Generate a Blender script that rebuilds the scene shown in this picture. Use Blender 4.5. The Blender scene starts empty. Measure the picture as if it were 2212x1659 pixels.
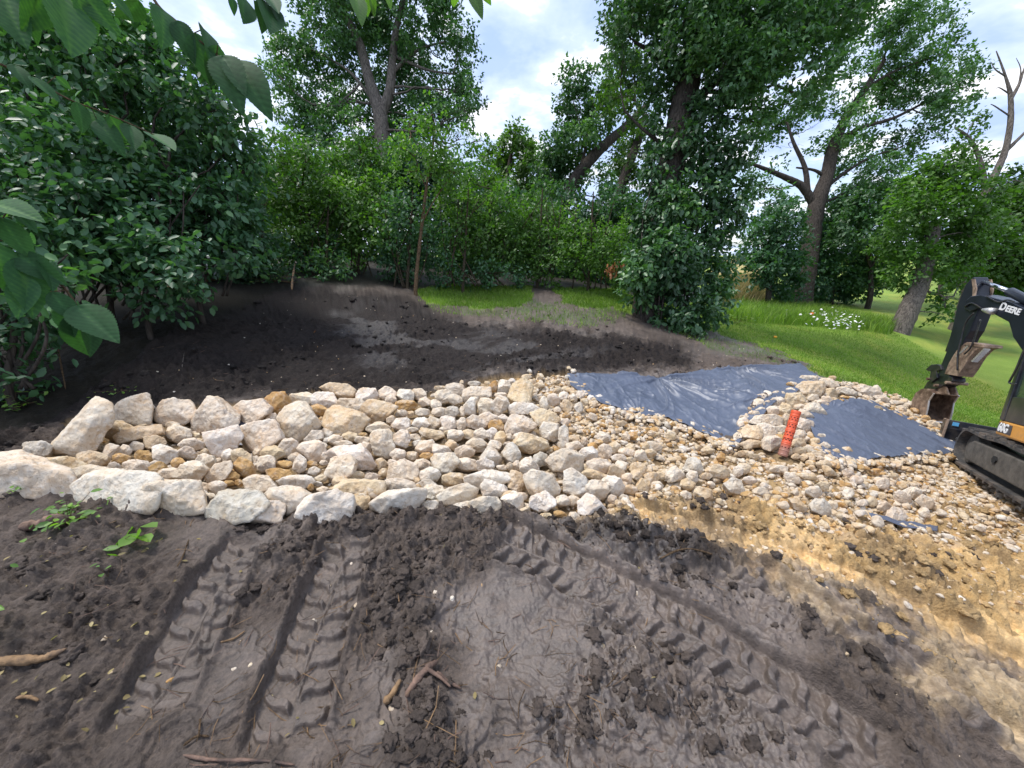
import bpy, math, random
import numpy as np
from mathutils import Vector, Matrix

# ------------------------------------------------------------------ camera, world, sun, exposure
S = bpy.context.scene
C = S.collection
PITCH = math.radians(19.3)
EYE = np.array([0.0, 0.0, 1.7])
FPX, CX0, CY0 = 798.0, 1106.0, 829.5       # focal length and centre in the 2212x1659 frame used for measuring

cam_d = bpy.data.cameras.new('camera')
cam = bpy.data.objects.new('camera', cam_d)
C.objects.link(cam)
cam.location = EYE
cam.rotation_euler = (math.pi / 2 - PITCH, 0, 0)
cam_d.sensor_fit = 'HORIZONTAL'
cam_d.sensor_width = 36.0
cam_d.lens = 36.0 * FPX / 2212.0
cam_d.clip_start = 0.05
cam_d.clip_end = 3000
S.camera = cam

SUN_EL, SUN_AZ = math.radians(64), math.radians(286)   # azimuth clockwise from +y
world = bpy.data.worlds.new('World')
S.world = world
world.use_nodes = True
wn = world.node_tree
wn.nodes.clear()


def N(nt, typ, **kw):
    n = nt.nodes.new(typ)
    for k, v in kw.items():
        if k == 'inp':
            for a, b in v.items():
                n.inputs[a].default_value = b
        else:
            setattr(n, k, v)
    return n


def L(nt, a, b):
    nt.links.new(a, b)


def ramp(nt, fac, stops, interp='LINEAR'):
    r = nt.nodes.new('ShaderNodeValToRGB')
    r.color_ramp.interpolation = interp
    while len(r.color_ramp.elements) < len(stops):
        r.color_ramp.elements.new(0.5)
    for e, (p, c) in zip(r.color_ramp.elements, stops):
        e.position = p
        e.color = c if len(c) == 4 else (*c, 1)
    if fac is not None:
        L(nt, fac, r.inputs[0])
    return r


def mixc(nt, fac, a, b, blend='MIX'):
    m = nt.nodes.new('ShaderNodeMix')
    m.data_type = 'RGBA'
    m.blend_type = blend
    for v, s in ((fac, m.inputs[0]), (a, m.inputs[6]), (b, m.inputs[7])):
        if hasattr(v, 'is_linked'):
            L(nt, v, s)
        elif isinstance(v, (int, float)):
            s.default_value = v
        else:
            s.default_value = (*v, 1) if len(v) == 3 else v
    return m.outputs[2]


def math_n(nt, op, a, b=0.0, clamp=False):
    m = nt.nodes.new('ShaderNodeMath')
    m.operation = op
    m.use_clamp = clamp
    for v, s in ((a, m.inputs[0]), (b, m.inputs[1])):
        if hasattr(v, 'is_linked'):
            L(nt, v, s)
        else:
            s.default_value = v
    return m.outputs[0]


def noise(nt, vec, scale, detail=4, rough=0.55, dist=0.0):
    n = nt.nodes.new('ShaderNodeTexNoise')
    n.inputs['Scale'].default_value = scale
    n.inputs['Detail'].default_value = detail
    n.inputs['Roughness'].default_value = rough
    n.inputs['Distortion'].default_value = dist
    if vec is not None:
        L(nt, vec, n.inputs['Vector'])
    return n.outputs['Fac']


sky = N(wn, 'ShaderNodeTexSky', sky_type='NISHITA', sun_disc=False, sun_elevation=SUN_EL, sun_rotation=SUN_AZ)
sky.dust_density = 1.5
bg_sky = N(wn, 'ShaderNodeBackground', inp={'Strength': 0.13})
L(wn, sky.outputs[0], bg_sky.inputs[0])
tc = N(wn, 'ShaderNodeTexCoord')
sepd = N(wn, 'ShaderNodeSeparateXYZ')
L(wn, tc.outputs['Generated'], sepd.inputs[0])
zz = math_n(wn, 'ADD', math_n(wn, 'MAXIMUM', sepd.outputs[2], 0.0), 0.22)
comb = N(wn, 'ShaderNodeCombineXYZ')
L(wn, math_n(wn, 'DIVIDE', sepd.outputs[0], zz), comb.inputs[0])
L(wn, math_n(wn, 'DIVIDE', sepd.outputs[1], zz), comb.inputs[1])
cl1 = noise(wn, comb.outputs[0], 1.55, 5, 0.52, 0.35)
cl2 = noise(wn, comb.outputs[0], 3.6, 5, 0.55, 0.2)
cover = ramp(wn, cl1, [(0.32, (0.35,) * 3), (0.50, (0.98,) * 3)])
ctone = ramp(wn, cl2, [(0.35, (0.42, 0.55, 0.88)), (0.52, (0.62, 0.73, 0.97)), (0.60, (0.98, 1.0, 1.06))])
bg_cl = N(wn, 'ShaderNodeBackground', inp={'Strength': 0.78})
L(wn, ctone.outputs[0], bg_cl.inputs[0])
mixw = N(wn, 'ShaderNodeMixShader')
L(wn, cover.outputs[0], mixw.inputs[0])
L(wn, bg_sky.outputs[0], mixw.inputs[1])
L(wn, bg_cl.outputs[0], mixw.inputs[2])
outw = N(wn, 'ShaderNodeOutputWorld')
L(wn, mixw.outputs[0], outw.inputs[0])

sun_d = bpy.data.lights.new('sun', 'SUN')
sun_d.energy = 2.2
sun_d.angle = math.radians(16)
sun_d.color = (1.0, 0.96, 0.9)
sun = bpy.data.objects.new('sun', sun_d)
C.objects.link(sun)
sdir = Vector((math.cos(SUN_EL) * math.sin(SUN_AZ), math.cos(SUN_EL) * math.cos(SUN_AZ), math.sin(SUN_EL)))
sun.rotation_euler = sdir.to_track_quat('Z', 'Y').to_euler()
sun.location = sdir * 50

vs = S.view_settings
vs.view_transform = 'Standard'
vs.look = 'None'
vs.exposure = 0.85
vs.gamma = 1.0
vs.use_curve_mapping = False
S.cycles.max_bounces = 6
S.cycles.diffuse_bounces = 3
S.cycles.glossy_bounces = 2
S.cycles.transmission_bounces = 3
S.cycles.transparent_max_bounces = 6

# ------------------------------------------------------------------ measuring helpers
SP, CP = math.sin(PITCH), math.cos(PITCH)
R3, U3, F3 = np.array([1.0, 0, 0]), np.array([0, SP, CP]), np.array([0, CP, -SP])
rng = np.random.default_rng(7)
random.seed(7)


def ray(px, py):
    cx = (px - CX0) / FPX
    cy = (py - CY0) / FPX
    return np.array([cx, CP - cy * SP, -SP - cy * CP])


def at(px, py, zc):
    return EYE + ray(px, py) * zc


def proj(P):
    d = P - EYE
    zc = d @ F3
    zs = np.where(zc > 1e-3, zc, 1e-3)
    return CX0 + FPX * (d @ R3) / zs, CY0 - FPX * (d @ U3) / zs, zc


def mix32(h):
    h = h.astype(np.uint32)
    h ^= h >> np.uint32(16)
    h *= np.uint32(0x7feb352d)
    h ^= h >> np.uint32(15)
    h *= np.uint32(0x846ca68b)
    h ^= h >> np.uint32(16)
    return h


def hash2(ix, iy, seed):
    h = mix32((ix.astype(np.int64) + 1000003 * seed) & 0xffffffff)
    h = mix32(h ^ ((iy.astype(np.int64) * 2654435761) & 0xffffffff).astype(np.uint32))
    return (h >> np.uint32(8)).astype(float) / 16777215.0


def vn2(x, y, seed=0):
    ix, iy = np.floor(x), np.floor(y)
    fx, fy = x - ix, y - iy
    u, v = fx * fx * (3 - 2 * fx), fy * fy * (3 - 2 * fy)
    a, b = hash2(ix, iy, seed), hash2(ix + 1, iy, seed)
    c, d = hash2(ix, iy + 1, seed), hash2(ix + 1, iy + 1, seed)
    return (a + (b - a) * u) * (1 - v) + (c + (d - c) * u) * v


def fbm2(x, y, oct=4, seed=0, gain=0.5):
    s, a, t = 0, 1.0, 0
    for k in range(oct):
        s = s + a * vn2(x * 2 ** k + 17.3 * k, y * 2 ** k - 9.1 * k, seed + k)
        t += a
        a *= gain
    return s / t


def hash3(ix, iy, iz, seed):
    h = mix32((ix.astype(np.int64) + 1000003 * seed) & 0xffffffff)
    h = mix32(h ^ ((iy.astype(np.int64) * 2654435761) & 0xffffffff).astype(np.uint32))
    h = mix32(h ^ ((iz.astype(np.int64) * 2246822519) & 0xffffffff).astype(np.uint32))
    return (h >> np.uint32(8)).astype(float) / 16777215.0


def vn3(P, seed=0):
    I = np.floor(P)
    f = P - I
    w = f * f * (3 - 2 * f)
    r = 0
    for dx in (0, 1):
        for dy in (0, 1):
            for dz in (0, 1):
                k = (w[:, 0] if dx else 1 - w[:, 0]) * (w[:, 1] if dy else 1 - w[:, 1]) * (w[:, 2] if dz else 1 - w[:, 2])
                r = r + k * hash3(I[:, 0] + dx, I[:, 1] + dy, I[:, 2] + dz, seed)
    return r


def inpoly(px, py, poly):
    px = np.asarray(px, float)
    py = np.asarray(py, float)
    ins = np.zeros(px.shape, bool)
    n = len(poly)
    for i in range(n):
        x1, y1 = poly[i]
        x2, y2 = poly[(i + 1) % n]
        if y1 == y2:
            continue
        c = ((y1 > py) != (y2 > py)) & (px < (x2 - x1) * (py - y1) / (y2 - y1) + x1)
        ins ^= c
    return ins


# ------------------------------------------------------------------ terrain height: a smooth sheet through measured points
CTRL = [at(*p) for p in [
    (450, 905, 4.1), (150, 960, 3.6), (700, 850, 4.7), (1000, 830, 5.0), (1150, 815, 5.1), (1240, 830, 5.0),
    (600, 1000, 3.2), (900, 1000, 3.15), (1200, 980, 3.2), (1200, 900, 4.0), (900, 900, 4.0),
    (700, 1115, 2.4), (1000, 1115, 2.4), (300, 1090, 2.45), (0, 1050, 2.6), (1300, 1100, 2.5),
    (300, 680, 5.6), (400, 760, 4.9), (100, 760, 4.6), (550, 640, 7.2), (700, 615, 8.2), (700, 720, 6.2), (900, 630, 9.0), (1100, 612, 10.8),
    (1300, 632, 10.4), (1400, 698, 8.6), (1100, 720, 7.0), (1250, 760, 6.2), (1530, 705, 9.6), (1560, 770, 6.9),
    (1740, 800, 6.4), (1400, 820, 5.4), (1450, 880, 4.7), (1590, 950, 4.2), (1700, 975, 3.75), (1640, 890, 4.6),
    (1800, 850, 5.4), (1830, 985, 3.95), (1800, 885, 5.0), (1950, 930, 5.1), (2010, 890, 6.0), (2045, 968, 5.0), (2100, 1012, 4.65), (1930, 850, 6.6),
    (2212, 1100, 3.75), (1950, 1150, 2.95), (1700, 1060, 3.1), (2100, 1250, 2.45), (1600, 1150, 2.5), (2200, 1430, 2.0),
    (1900, 640, 25), (1750, 680, 16), (1945, 717, 12.8), (2150, 760, 13), (2180, 880, 9.0), (1620, 660, 18), (2100, 640, 30),
    (1570, 590, 55)]]
CTRL += [np.array(p) for p in [(0, 0, 0), (-1, .3, .03), (1, .3, -.06), (-2.2, .8, .05), (-3.5, 1.5, .12), (0, 1.2, 0), (.8, 1.2, -.04), (1.8, .8, -.16),
                               (-1.2, 1.6, 0.02), (3, -2, -.4), (-3, -2, .1), (0, -4, 0), (-7, 3, .6), (-8, 8, 1.4), (-4, 12, 1.4), (3, 16, .8), (-15, 20, 1.6),
                               (10, 0, -1.2), (14, 8, -1.3), (35, 30, -1.0), (0, 40, 0.4), (20, 60, -.6), (-20, 50, 1.0), (60, 60, -.9), (9, 3, -1.25)]]
CTRL = np.array(CTRL)


def tps_fit(P, z, lam):
    n = len(P)
    r2 = ((P[:, None] - P[None]) ** 2).sum(-1)
    K = 0.5 * r2 * np.log(r2 + 1e-9)
    A = np.zeros((n + 3, n + 3))
    A[:n, :n] = K + lam * np.eye(n)
    A[:n, n] = 1
    A[:n, n + 1:] = P
    A[n:, :n] = A[:n, n:].T
    return np.linalg.solve(A, np.r_[z, 0, 0, 0])


def warp(x, y):
    r = np.sqrt(x * x + y * y) + 1e-9
    k = np.log1p(r / 3.0) * 3.0 / r
    return np.stack([x * k, y * k], -1)


WP = warp(CTRL[:, 0], CTRL[:, 1])
TW = tps_fit(WP, CTRL[:, 2], 0.02)


def H(x, y):
    x = np.asarray(x, float)
    y = np.asarray(y, float)
    sh = x.shape
    Q = warp(x.ravel(), y.ravel())
    out = np.empty(len(Q))
    for s in range(0, len(Q), 60000):
        q = Q[s:s + 60000]
        r2 = ((q[:, None] - WP[None]) ** 2).sum(-1)
        out[s:s + 60000] = (0.5 * r2 * np.log(r2 + 1e-9)) @ TW[:-3] + TW[-3] + q @ TW[-2:]
    r = np.sqrt(x * x + y * y).ravel()
    t = np.clip((r - 45) / 60, 0, 1)
    far = -0.9 + 0.0 * r
    out = np.clip(out, -2.2, 2.2)
    out = out * (1 - t) + far * t
    return out.reshape(sh)


def ground(px, py):
    """where the line of sight through a frame point meets the ground"""
    px = np.atleast_1d(np.asarray(px, float))
    py = np.atleast_1d(np.asarray(py, float))
    d = np.stack([(px - CX0) / FPX, CP - (py - CY0) / FPX * SP, -SP - (py - CY0) / FPX * CP], -1)
    ts = np.concatenate([np.arange(0.8, 14, 0.06), np.geomspace(14, 160, 80)])
    hit = np.full(len(px), 160.0)
    done = np.zeros(len(px), bool)
    prev = np.full(len(px), ts[0])
    for t in ts:
        P = EYE + d * t
        b = (P[:, 2] < H(P[:, 0], P[:, 1])) & ~done
        hit[b] = t
        done |= b
        prev[~done] = t
    lo, hi = prev.copy(), hit.copy()
    for _ in range(10):
        m = (lo + hi) / 2
        P = EYE + d * m[:, None]
        b = P[:, 2] < H(P[:, 0], P[:, 1])
        hi = np.where(b, m, hi)
        lo = np.where(b, lo, m)
    return hi, EYE + d * hi[:, None]


# ------------------------------------------------------------------ zones of the ground, in frame coordinates
Z_LAWN = [(1480, 700), (1540, 715), (1600, 735), (1680, 760), (1745, 795), (1830, 830), (1900, 850), (1990, 885), (2060, 915), (2230, 985), (2400, 1060), (3600, 1300), (3600, 540), (1900, 540), (1880, 600), (1560, 640), (1500, 660)]
Z_PATCH = [[(900, 628), (960, 616), (1140, 620), (1155, 640), (1130, 662), (1040, 668), (930, 655)],
           [(1195, 622), (1350, 626), (1360, 655), (1290, 668), (1215, 655)]]
Z_THIN = [(900, 650), (1150, 650), (1360, 660), (1330, 700), (1250, 710), (1100, 690), (960, 680)]
Z_THIN2 = [(1440, 705), (1560, 715), (1750, 790), (1990, 885), (1960, 895), (1800, 835), (1730, 800), (1550, 760)]
Z_CLAY = [(1230, 1120), (1380, 1070), (1560, 1035), (1700, 1000), (1850, 980), (2000, 950), (2300, 1000), (3000, 1200), (3000, 1700), (2212, 1440), (2000, 1370), (1800, 1270), (1600, 1185), (1480, 1150), (1300, 1145)]
Z_CLAY2 = [(1550, 1150), (1700, 1180), (2212, 1430), (2600, 1600), (2600, 1900), (2200, 1640), (1900, 1400), (1650, 1230)]
Z_BED = [(-900, 1010), (0, 1000), (120, 975), (140, 905), (230, 885), (450, 875), (600, 868), (720, 845), (900, 850), (1080, 815), (1240, 805), (1310, 870), (1440, 890), (1590, 955), (1600, 900), (1650, 860), (1750, 818), (1860, 835), (2000, 890), (2100, 935),
         (2400, 1050), (2400, 1130), (2212, 1090), (2100, 1075), (2000, 1110), (1900, 1140), (1700, 1080), (1500, 1055), (1380, 1095), (1200, 1115), (900, 1105), (480, 1110), (330, 1095), (160, 1055), (-900, 1050)]
Z_HOLE = [(1750, 905), (1800, 875), (1870, 880), (1930, 905), (2045, 965), (1830, 985), (1790, 945)]
Z_TARP1 = [(1250, 812), (1410, 822), (1730, 790), (1760, 812), (1640, 850), (1600, 905), (1585, 955), (1440, 890), (1300, 865)]
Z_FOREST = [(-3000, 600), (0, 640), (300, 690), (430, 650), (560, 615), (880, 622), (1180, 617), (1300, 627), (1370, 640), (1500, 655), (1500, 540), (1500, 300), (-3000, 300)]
Z_DARK = [(-2000, 640), (150, 700), (430, 640), (600, 610), (900, 640), (1000, 700), (1250, 720), (1500, 745), (1500, 800), (1250, 810), (1080, 812), (900, 845), (600, 865), (230, 880), (130, 905), (0, 1000), (-2000, 1200)]
Z_SHEEN = [(720, 660), (860, 670), (1000, 700), (1180, 740), (1320, 770), (1260, 800), (1080, 800), (900, 810), (800, 790), (730, 730)]
Z_CLUMP = [(1190, 1118), (1330, 1125), (1480, 1160), (1580, 1200), (1570, 1228), (1440, 1225), (1300, 1190), (1190, 1150)]
Z_FIELD = [(1540, 560), (1650, 560), (1650, 640), (1540, 650)]

# tyre tracks: centre line (frame points), half width, how clear the print is
TRACKS = [
    dict(p=[(1060, 1165), (1180, 1205), (1330, 1285), (1480, 1365), (1640, 1465), (1800, 1570), (1960, 1690)], w=0.155, k=1.0, pitch=0.105),
    dict(p=[(1560, 1205), (1680, 1275), (1820, 1360), (1980, 1460), (2150, 1580), (2300, 1690)], w=0.15, k=0.65, pitch=0.105),
    dict(p=[(560, 1150), (500, 1230), (440, 1330), (380, 1440), (300, 1590)], w=0.14, k=0.55, pitch=0.12),
    dict(p=[(760, 1150), (735, 1230), (700, 1330), (660, 1450), (600, 1640)], w=0.15, k=0.55, pitch=0.11),
    dict(p=[(1350, 1120), (1560, 1160), (1800, 1240), (2020, 1350), (2260, 1480)], w=0.14, k=0.45, pitch=0.11),
]


def path_world(pts, n=90):
    pts = np.array(pts, float)
    t = np.linspace(0, len(pts) - 1, n)
    i = np.clip(np.floor(t).astype(int), 0, len(pts) - 2)
    f = (t - i)[:, None]
    p0 = pts[np.clip(i - 1, 0, len(pts) - 1)]
    p1, p2 = pts[i], pts[i + 1]
    p3 = pts[np.clip(i + 2, 0, len(pts) - 1)]
    q = 0.5 * ((2 * p1) + (-p0 + p2) * f + (2 * p0 - 5 * p1 + 4 * p2 - p3) * f ** 2 + (-p0 + 3 * p1 - 3 * p2 + p3) * f ** 3)
    return ground(q[:, 0], q[:, 1])[1][:, :2]


def sstep(a, b, x):
    t = np.clip((x - a) / (b - a), 0, 1)
    return t * t * (3 - 2 * t)


for T in TRACKS:
    T['w2'] = path_world(T['p'])


def grow(P, k):
    c = np.mean(np.array(P), 0)
    return [(c[0] + (x - c[0]) * k, c[1] + (y - c[1]) * k) for x, y in P]


def zones(x, y, z, soft=False):
    """returns dict of weights for world points"""
    jx = x + 0.10 * (fbm2(x * 3, y * 3, 3, 5) - 0.5) * (1 + 0.15 * np.hypot(x, y)) * 2
    jy = y + 0.10 * (fbm2(x * 3 + 40, y * 3, 3, 6) - 0.5) * (1 + 0.15 * np.hypot(x, y)) * 2
    P = np.stack([jx, jy, z], -1)
    px, py, zc = proj(P)
    ok = zc > 0.12
    f = lambda poly: inpoly(px, py, poly) & ok
    W = {}
    if soft:
        jit = []
        for q in range(9):
            fq = 5.0 + 2.2 * q
            sc = np.minimum(1.0, 6.0 / np.maximum(np.hypot(x, y), .5))
            jit.append(((vn2(x * fq * sc, y * fq * sc, 300 + q) - .5) * 3.2, (vn2(x * fq * sc + 50, y * fq * sc, 320 + q) - .5) * 1.6))

        def fs(poly, w=16):
            return sum(inpoly(px + a * w, py + b * w, poly) & ok for a, b in jit) / 9.0
        W['s_dark'] = fs(Z_DARK, 26)
        W['s_clay'] = fs(Z_CLAY, 55)
        W['s_clay2'] = fs(Z_CLAY2, 80)
        W['s_sheen'] = fs(Z_SHEEN, 30)
        W['s_clump'] = fs(Z_CLUMP, 22)
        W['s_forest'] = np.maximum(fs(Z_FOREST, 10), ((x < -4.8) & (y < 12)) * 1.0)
    W['lawn'] = f(Z_LAWN) | ((y > 9) & ~f(Z_FOREST) & (x > 2.5)) | (np.hypot(x, y) > 60)
    W['patch'] = f(Z_PATCH[0]) | f(Z_PATCH[1])
    W['thin'] = f(Z_THIN) | f(Z_THIN2)
    W['clay'] = f(Z_CLAY)
    W['clay2'] = f(Z_CLAY2) | ((x > 2.2) & (y < 1.2))
    W['bed'] = f(Z_BED) & ~f(Z_HOLE)
    W['forest'] = f(Z_FOREST) | ((x < -4.8) & (y < 12))
    W['dark'] = f(Z_DARK)
    W['field'] = f(Z_FIELD) & (np.hypot(x, y) > 20)
    return W


def track_disp(x, y):
    """height change and smoothness from the tyre tracks"""
    dh = np.zeros_like(x)
    smooth = np.zeros_like(x)
    for k, T in enumerate(TRACKS):
        w2 = T['w2']
        mn, mx = w2.min(0) - 0.4, w2.max(0) + 0.4
        m = np.where((x > mn[0]) & (x < mx[0]) & (y > mn[1]) & (y < mx[1]))[0]
        if not len(m):
            continue
        X = np.stack([x[m], y[m]], -1)
        seg = w2[1:] - w2[:-1]
        sl = np.hypot(seg[:, 0], seg[:, 1])
        cum = np.r_[0, np.cumsum(sl)]
        best = np.full(len(m), 9.0)
        S_ = np.zeros(len(m))
        T_ = np.zeros(len(m))
        for i in range(len(seg)):
            d = X - w2[i]
            t = np.clip((d @ seg[i]) / (sl[i] ** 2), 0, 1)
            q = d - t[:, None] * seg[i]
            dist = np.hypot(q[:, 0], q[:, 1])
            side = np.sign(seg[i, 0] * d[:, 1] - seg[i, 1] * d[:, 0])
            b = dist < best
            best[b] = dist[b]
            S_[b] = cum[i] + t[b] * sl[i]
            T_[b] = (side * dist)[b]
        tt = T_ / T['w']
        tt = tt + 0.10 * (fbm2(S_ * 6, T_ * 6 + k * 9, 2, 60 + k) - 0.5)
        at_ = np.abs(tt)
        inside = 1 - sstep(0.93, 1.03, at_)
        ph = (S_ + at_ * T['w'] * np.where(tt > 0, 0.25, 0.75) + .012 * np.sin(at_ * 7)) / T['pitch'] + np.where(tt > 0, 0.5, 0.0) + 0.25 * (fbm2(S_ * 5, T_ * 9, 2, 71 + k) - 0.5)
        fr = ph - np.floor(ph)
        bar = sstep(.24, .34, fr) * (1 - sstep(.58, .70, fr)) * sstep(0.05, 0.16, at_) * (1 - sstep(0.80, 0.97, at_))
        rid = 1 - sstep(.030, .065, at_)
        fade = min(1, T['k'] * 1.25) * sstep(0.20, 0.42, fbm2(S_ * 1.6 + k * 3.1, T_ * 3, 2, 80 + k) + 0.12 * T['k'])
        h = -0.014 - 0.020 * T['k'] + (0.030 + .026 * fbm2(S_ * 9, T_ * 20, 2, 95 + k)) * bar * fade + 0.020 * rid * fade * sstep(.3, .5, fbm2(S_ * 5, T_ * 0, 2, 97 + k))
        berm = np.exp(-((at_ - 1.13) / 0.10) ** 2) * 0.030 * (0.2 + 1.5 * fbm2(S_ * 14, T_ * 14, 3, 90 + k))
        end = np.minimum(sstep(0, 0.12, S_), 1 - sstep(cum[-1] - 0.1, cum[-1], S_))
        w = best < 0.36
        dh[m] += np.where(w, (h * inside + berm) * end, 0)
        smooth[m] = np.maximum(smooth[m], np.where(w, inside * end * (0.45 + 0.55 * fade), 0))
    return dh, smooth


RIDGES = [([(1560, 1090), (1680, 1125), (1800, 1190), (1900, 1245), (1975, 1280)], .09, .055), ([(1880, 1130), (2000, 1180), (2120, 1240), (2300, 1330)], .07, .05),
          ([(1990, 1290), (2080, 1340), (2180, 1390), (2330, 1480)], .11, .05), ([(1730, 1300), (1840, 1370), (1960, 1440), (2080, 1530), (2200, 1620)], .08, .045),
          ([(620, 1130), (760, 1136), (900, 1132), (1060, 1128)], .05, .03), ([(740, 1160), (850, 1152), (1000, 1150), (1090, 1140)], .045, .03), ([(1420, 1228), (1560, 1230), (1640, 1262), (1720, 1310)], .05, .035),
          ([(735, 1180), (742, 1260), (738, 1340)], .03, .018), ([(500, 1240), (455, 1330), (420, 1440)], .03, .018), ([(1850, 1480), (1960, 1560), (2040, 1640)], .05, .03), ([(560, 1060), (420, 1112), (250, 1100), (60, 1075), (-300, 1078)], .05, .05)]
for _i, _r in enumerate(RIDGES):
    RIDGES[_i] = (path_world(_r[0], 60), _r[1], _r[2])


def ridge_disp(x, y):
    dh = np.zeros_like(x)
    for k, (w2, h, wd) in enumerate(RIDGES):
        mn, mx = w2.min(0) - .4, w2.max(0) + .4
        m = np.where((x > mn[0]) & (x < mx[0]) & (y > mn[1]) & (y < mx[1]))[0]
        if not len(m):
            continue
        X = np.stack([x[m], y[m]], -1)
        best = np.full(len(m), 9.0)
        tt = np.zeros(len(m))
        for i in range(len(w2) - 1):
            sg = w2[i + 1] - w2[i]
            l2 = (sg ** 2).sum() + 1e-9
            d = X - w2[i]
            t = np.clip((d @ sg) / l2, 0, 1)
            q = d - t[:, None] * sg
            di = np.hypot(q[:, 0], q[:, 1])
            b = di < best
            best[b] = di[b]
            tt[b] = (i + t[b]) / (len(w2) - 1)
        n = fbm2(X[:, 0] * 9, X[:, 1] * 9, 4, 200 + k, .6)
        best = best + .05 * (n - .5)
        prof_ = 1 - sstep(wd * .35, wd * 1.25, best)
        dh[m] += h * .62 * prof_ * (.35 + 1.2 * fbm2(X[:, 0] * 5, X[:, 1] * 5, 4, 230 + k, .62)) * sstep(0, .08, tt) * (1 - sstep(.92, 1, tt))
    return dh


def new_mesh(name, V, F, smooth=False, cols=None, mats=(), fmat=None, extra=None):
    me = bpy.data.meshes.new(name)
    V = np.asarray(V, np.float32)
    if isinstance(F, np.ndarray):
        n, k = F.shape
        me.vertices.add(len(V))
        me.vertices.foreach_set('co', V.ravel())
        me.loops.add(n * k)
        me.loops.foreach_set('vertex_index', F.astype(np.int32).ravel())
        me.polygons.add(n)
        me.polygons.foreach_set('loop_start', np.arange(0, n * k, k, dtype=np.int32))
        try:
            me.polygons.foreach_set('loop_total', np.full(n, k, np.int32))
        except Exception:
            pass
        me.update(calc_edges=True)
    else:
        me.from_pydata([tuple(map(float, v)) for v in V], [], [list(map(int, f)) for f in F])
        me.update()
    if smooth:
        me.polygons.foreach_set('use_smooth', np.ones(len(me.polygons), bool))
    if cols is not None:
        a = me.attributes.new('col', 'FLOAT_COLOR', 'POINT')
        c = np.ones((len(V), 4), np.float32)
        c[:, :cols.shape[1]] = cols
        a.data.foreach_set('color', c.ravel())
    for k, v in (extra or {}).items():
        a = me.attributes.new(k, 'FLOAT', 'POINT')
        a.data.foreach_set('value', np.asarray(v, np.float32))
    for m in mats:
        me.materials.append(m)
    if fmat is not None:
        me.polygons.foreach_set('material_index', np.asarray(fmat, np.int32))
    return me


def obj(name, me, parent=None, label=None, cat=None, group=None, kind=None, loc=None):
    o = bpy.data.objects.new(name, me)
    C.objects.link(o)
    if loc is not None:
        o.location = loc
    if parent is not None:
        o.parent = parent
    if label:
        o['label'] = label
    if cat:
        o['category'] = cat
    if group:
        o['group'] = group
    if kind:
        o['kind'] = kind
    return o


# ------------------------------------------------------------------ materials
def new_mat(name):
    m = bpy.data.materials.new(name)
    m.use_nodes = True
    nt = m.node_tree
    b = nt.nodes['Principled BSDF']
    return m, nt, b


def bump(nt, b, h, strength, dist):
    bn = N(nt, 'ShaderNodeBump', inp={'Strength': strength, 'Distance': dist})
    L(nt, h, bn.inputs['Height'])
    L(nt, bn.outputs[0], b.inputs['Normal'])
    return bn


def simple(name, col, rough=0.5, metal=0.0, var=0.25, scale=12, bstr=0.15, spec=0.5, dirt=None):
    m, nt, b = new_mat(name)
    t = N(nt, 'ShaderNodeTexCoord')
    f = noise(nt, t.outputs['Object'], scale, 5, 0.6)
    c = ramp(nt, f, [(0.3, tuple(x * (1 - var) for x in col)), (0.7, tuple(min(1, x * (1 + var)) for x in col))]).outputs[0]
    if dirt:
        f2 = noise(nt, t.outputs['Object'], 5, 6, 0.7)
        r = ramp(nt, f2, [(0.46, (0, 0, 0)), (0.62, (1, 1, 1))])
        c = mixc(nt, r.outputs[0], c, dirt)
    L(nt, c, b.inputs['Base Color'])
    b.inputs['Roughness'].default_value = rough
    b.inputs['Metallic'].default_value = metal
    b.inputs['Specular IOR Level'].default_value = spec
    bump(nt, b, noise(nt, t.outputs['Object'], scale * 4, 4, 0.6), bstr, 0.01)
    return m


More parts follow.
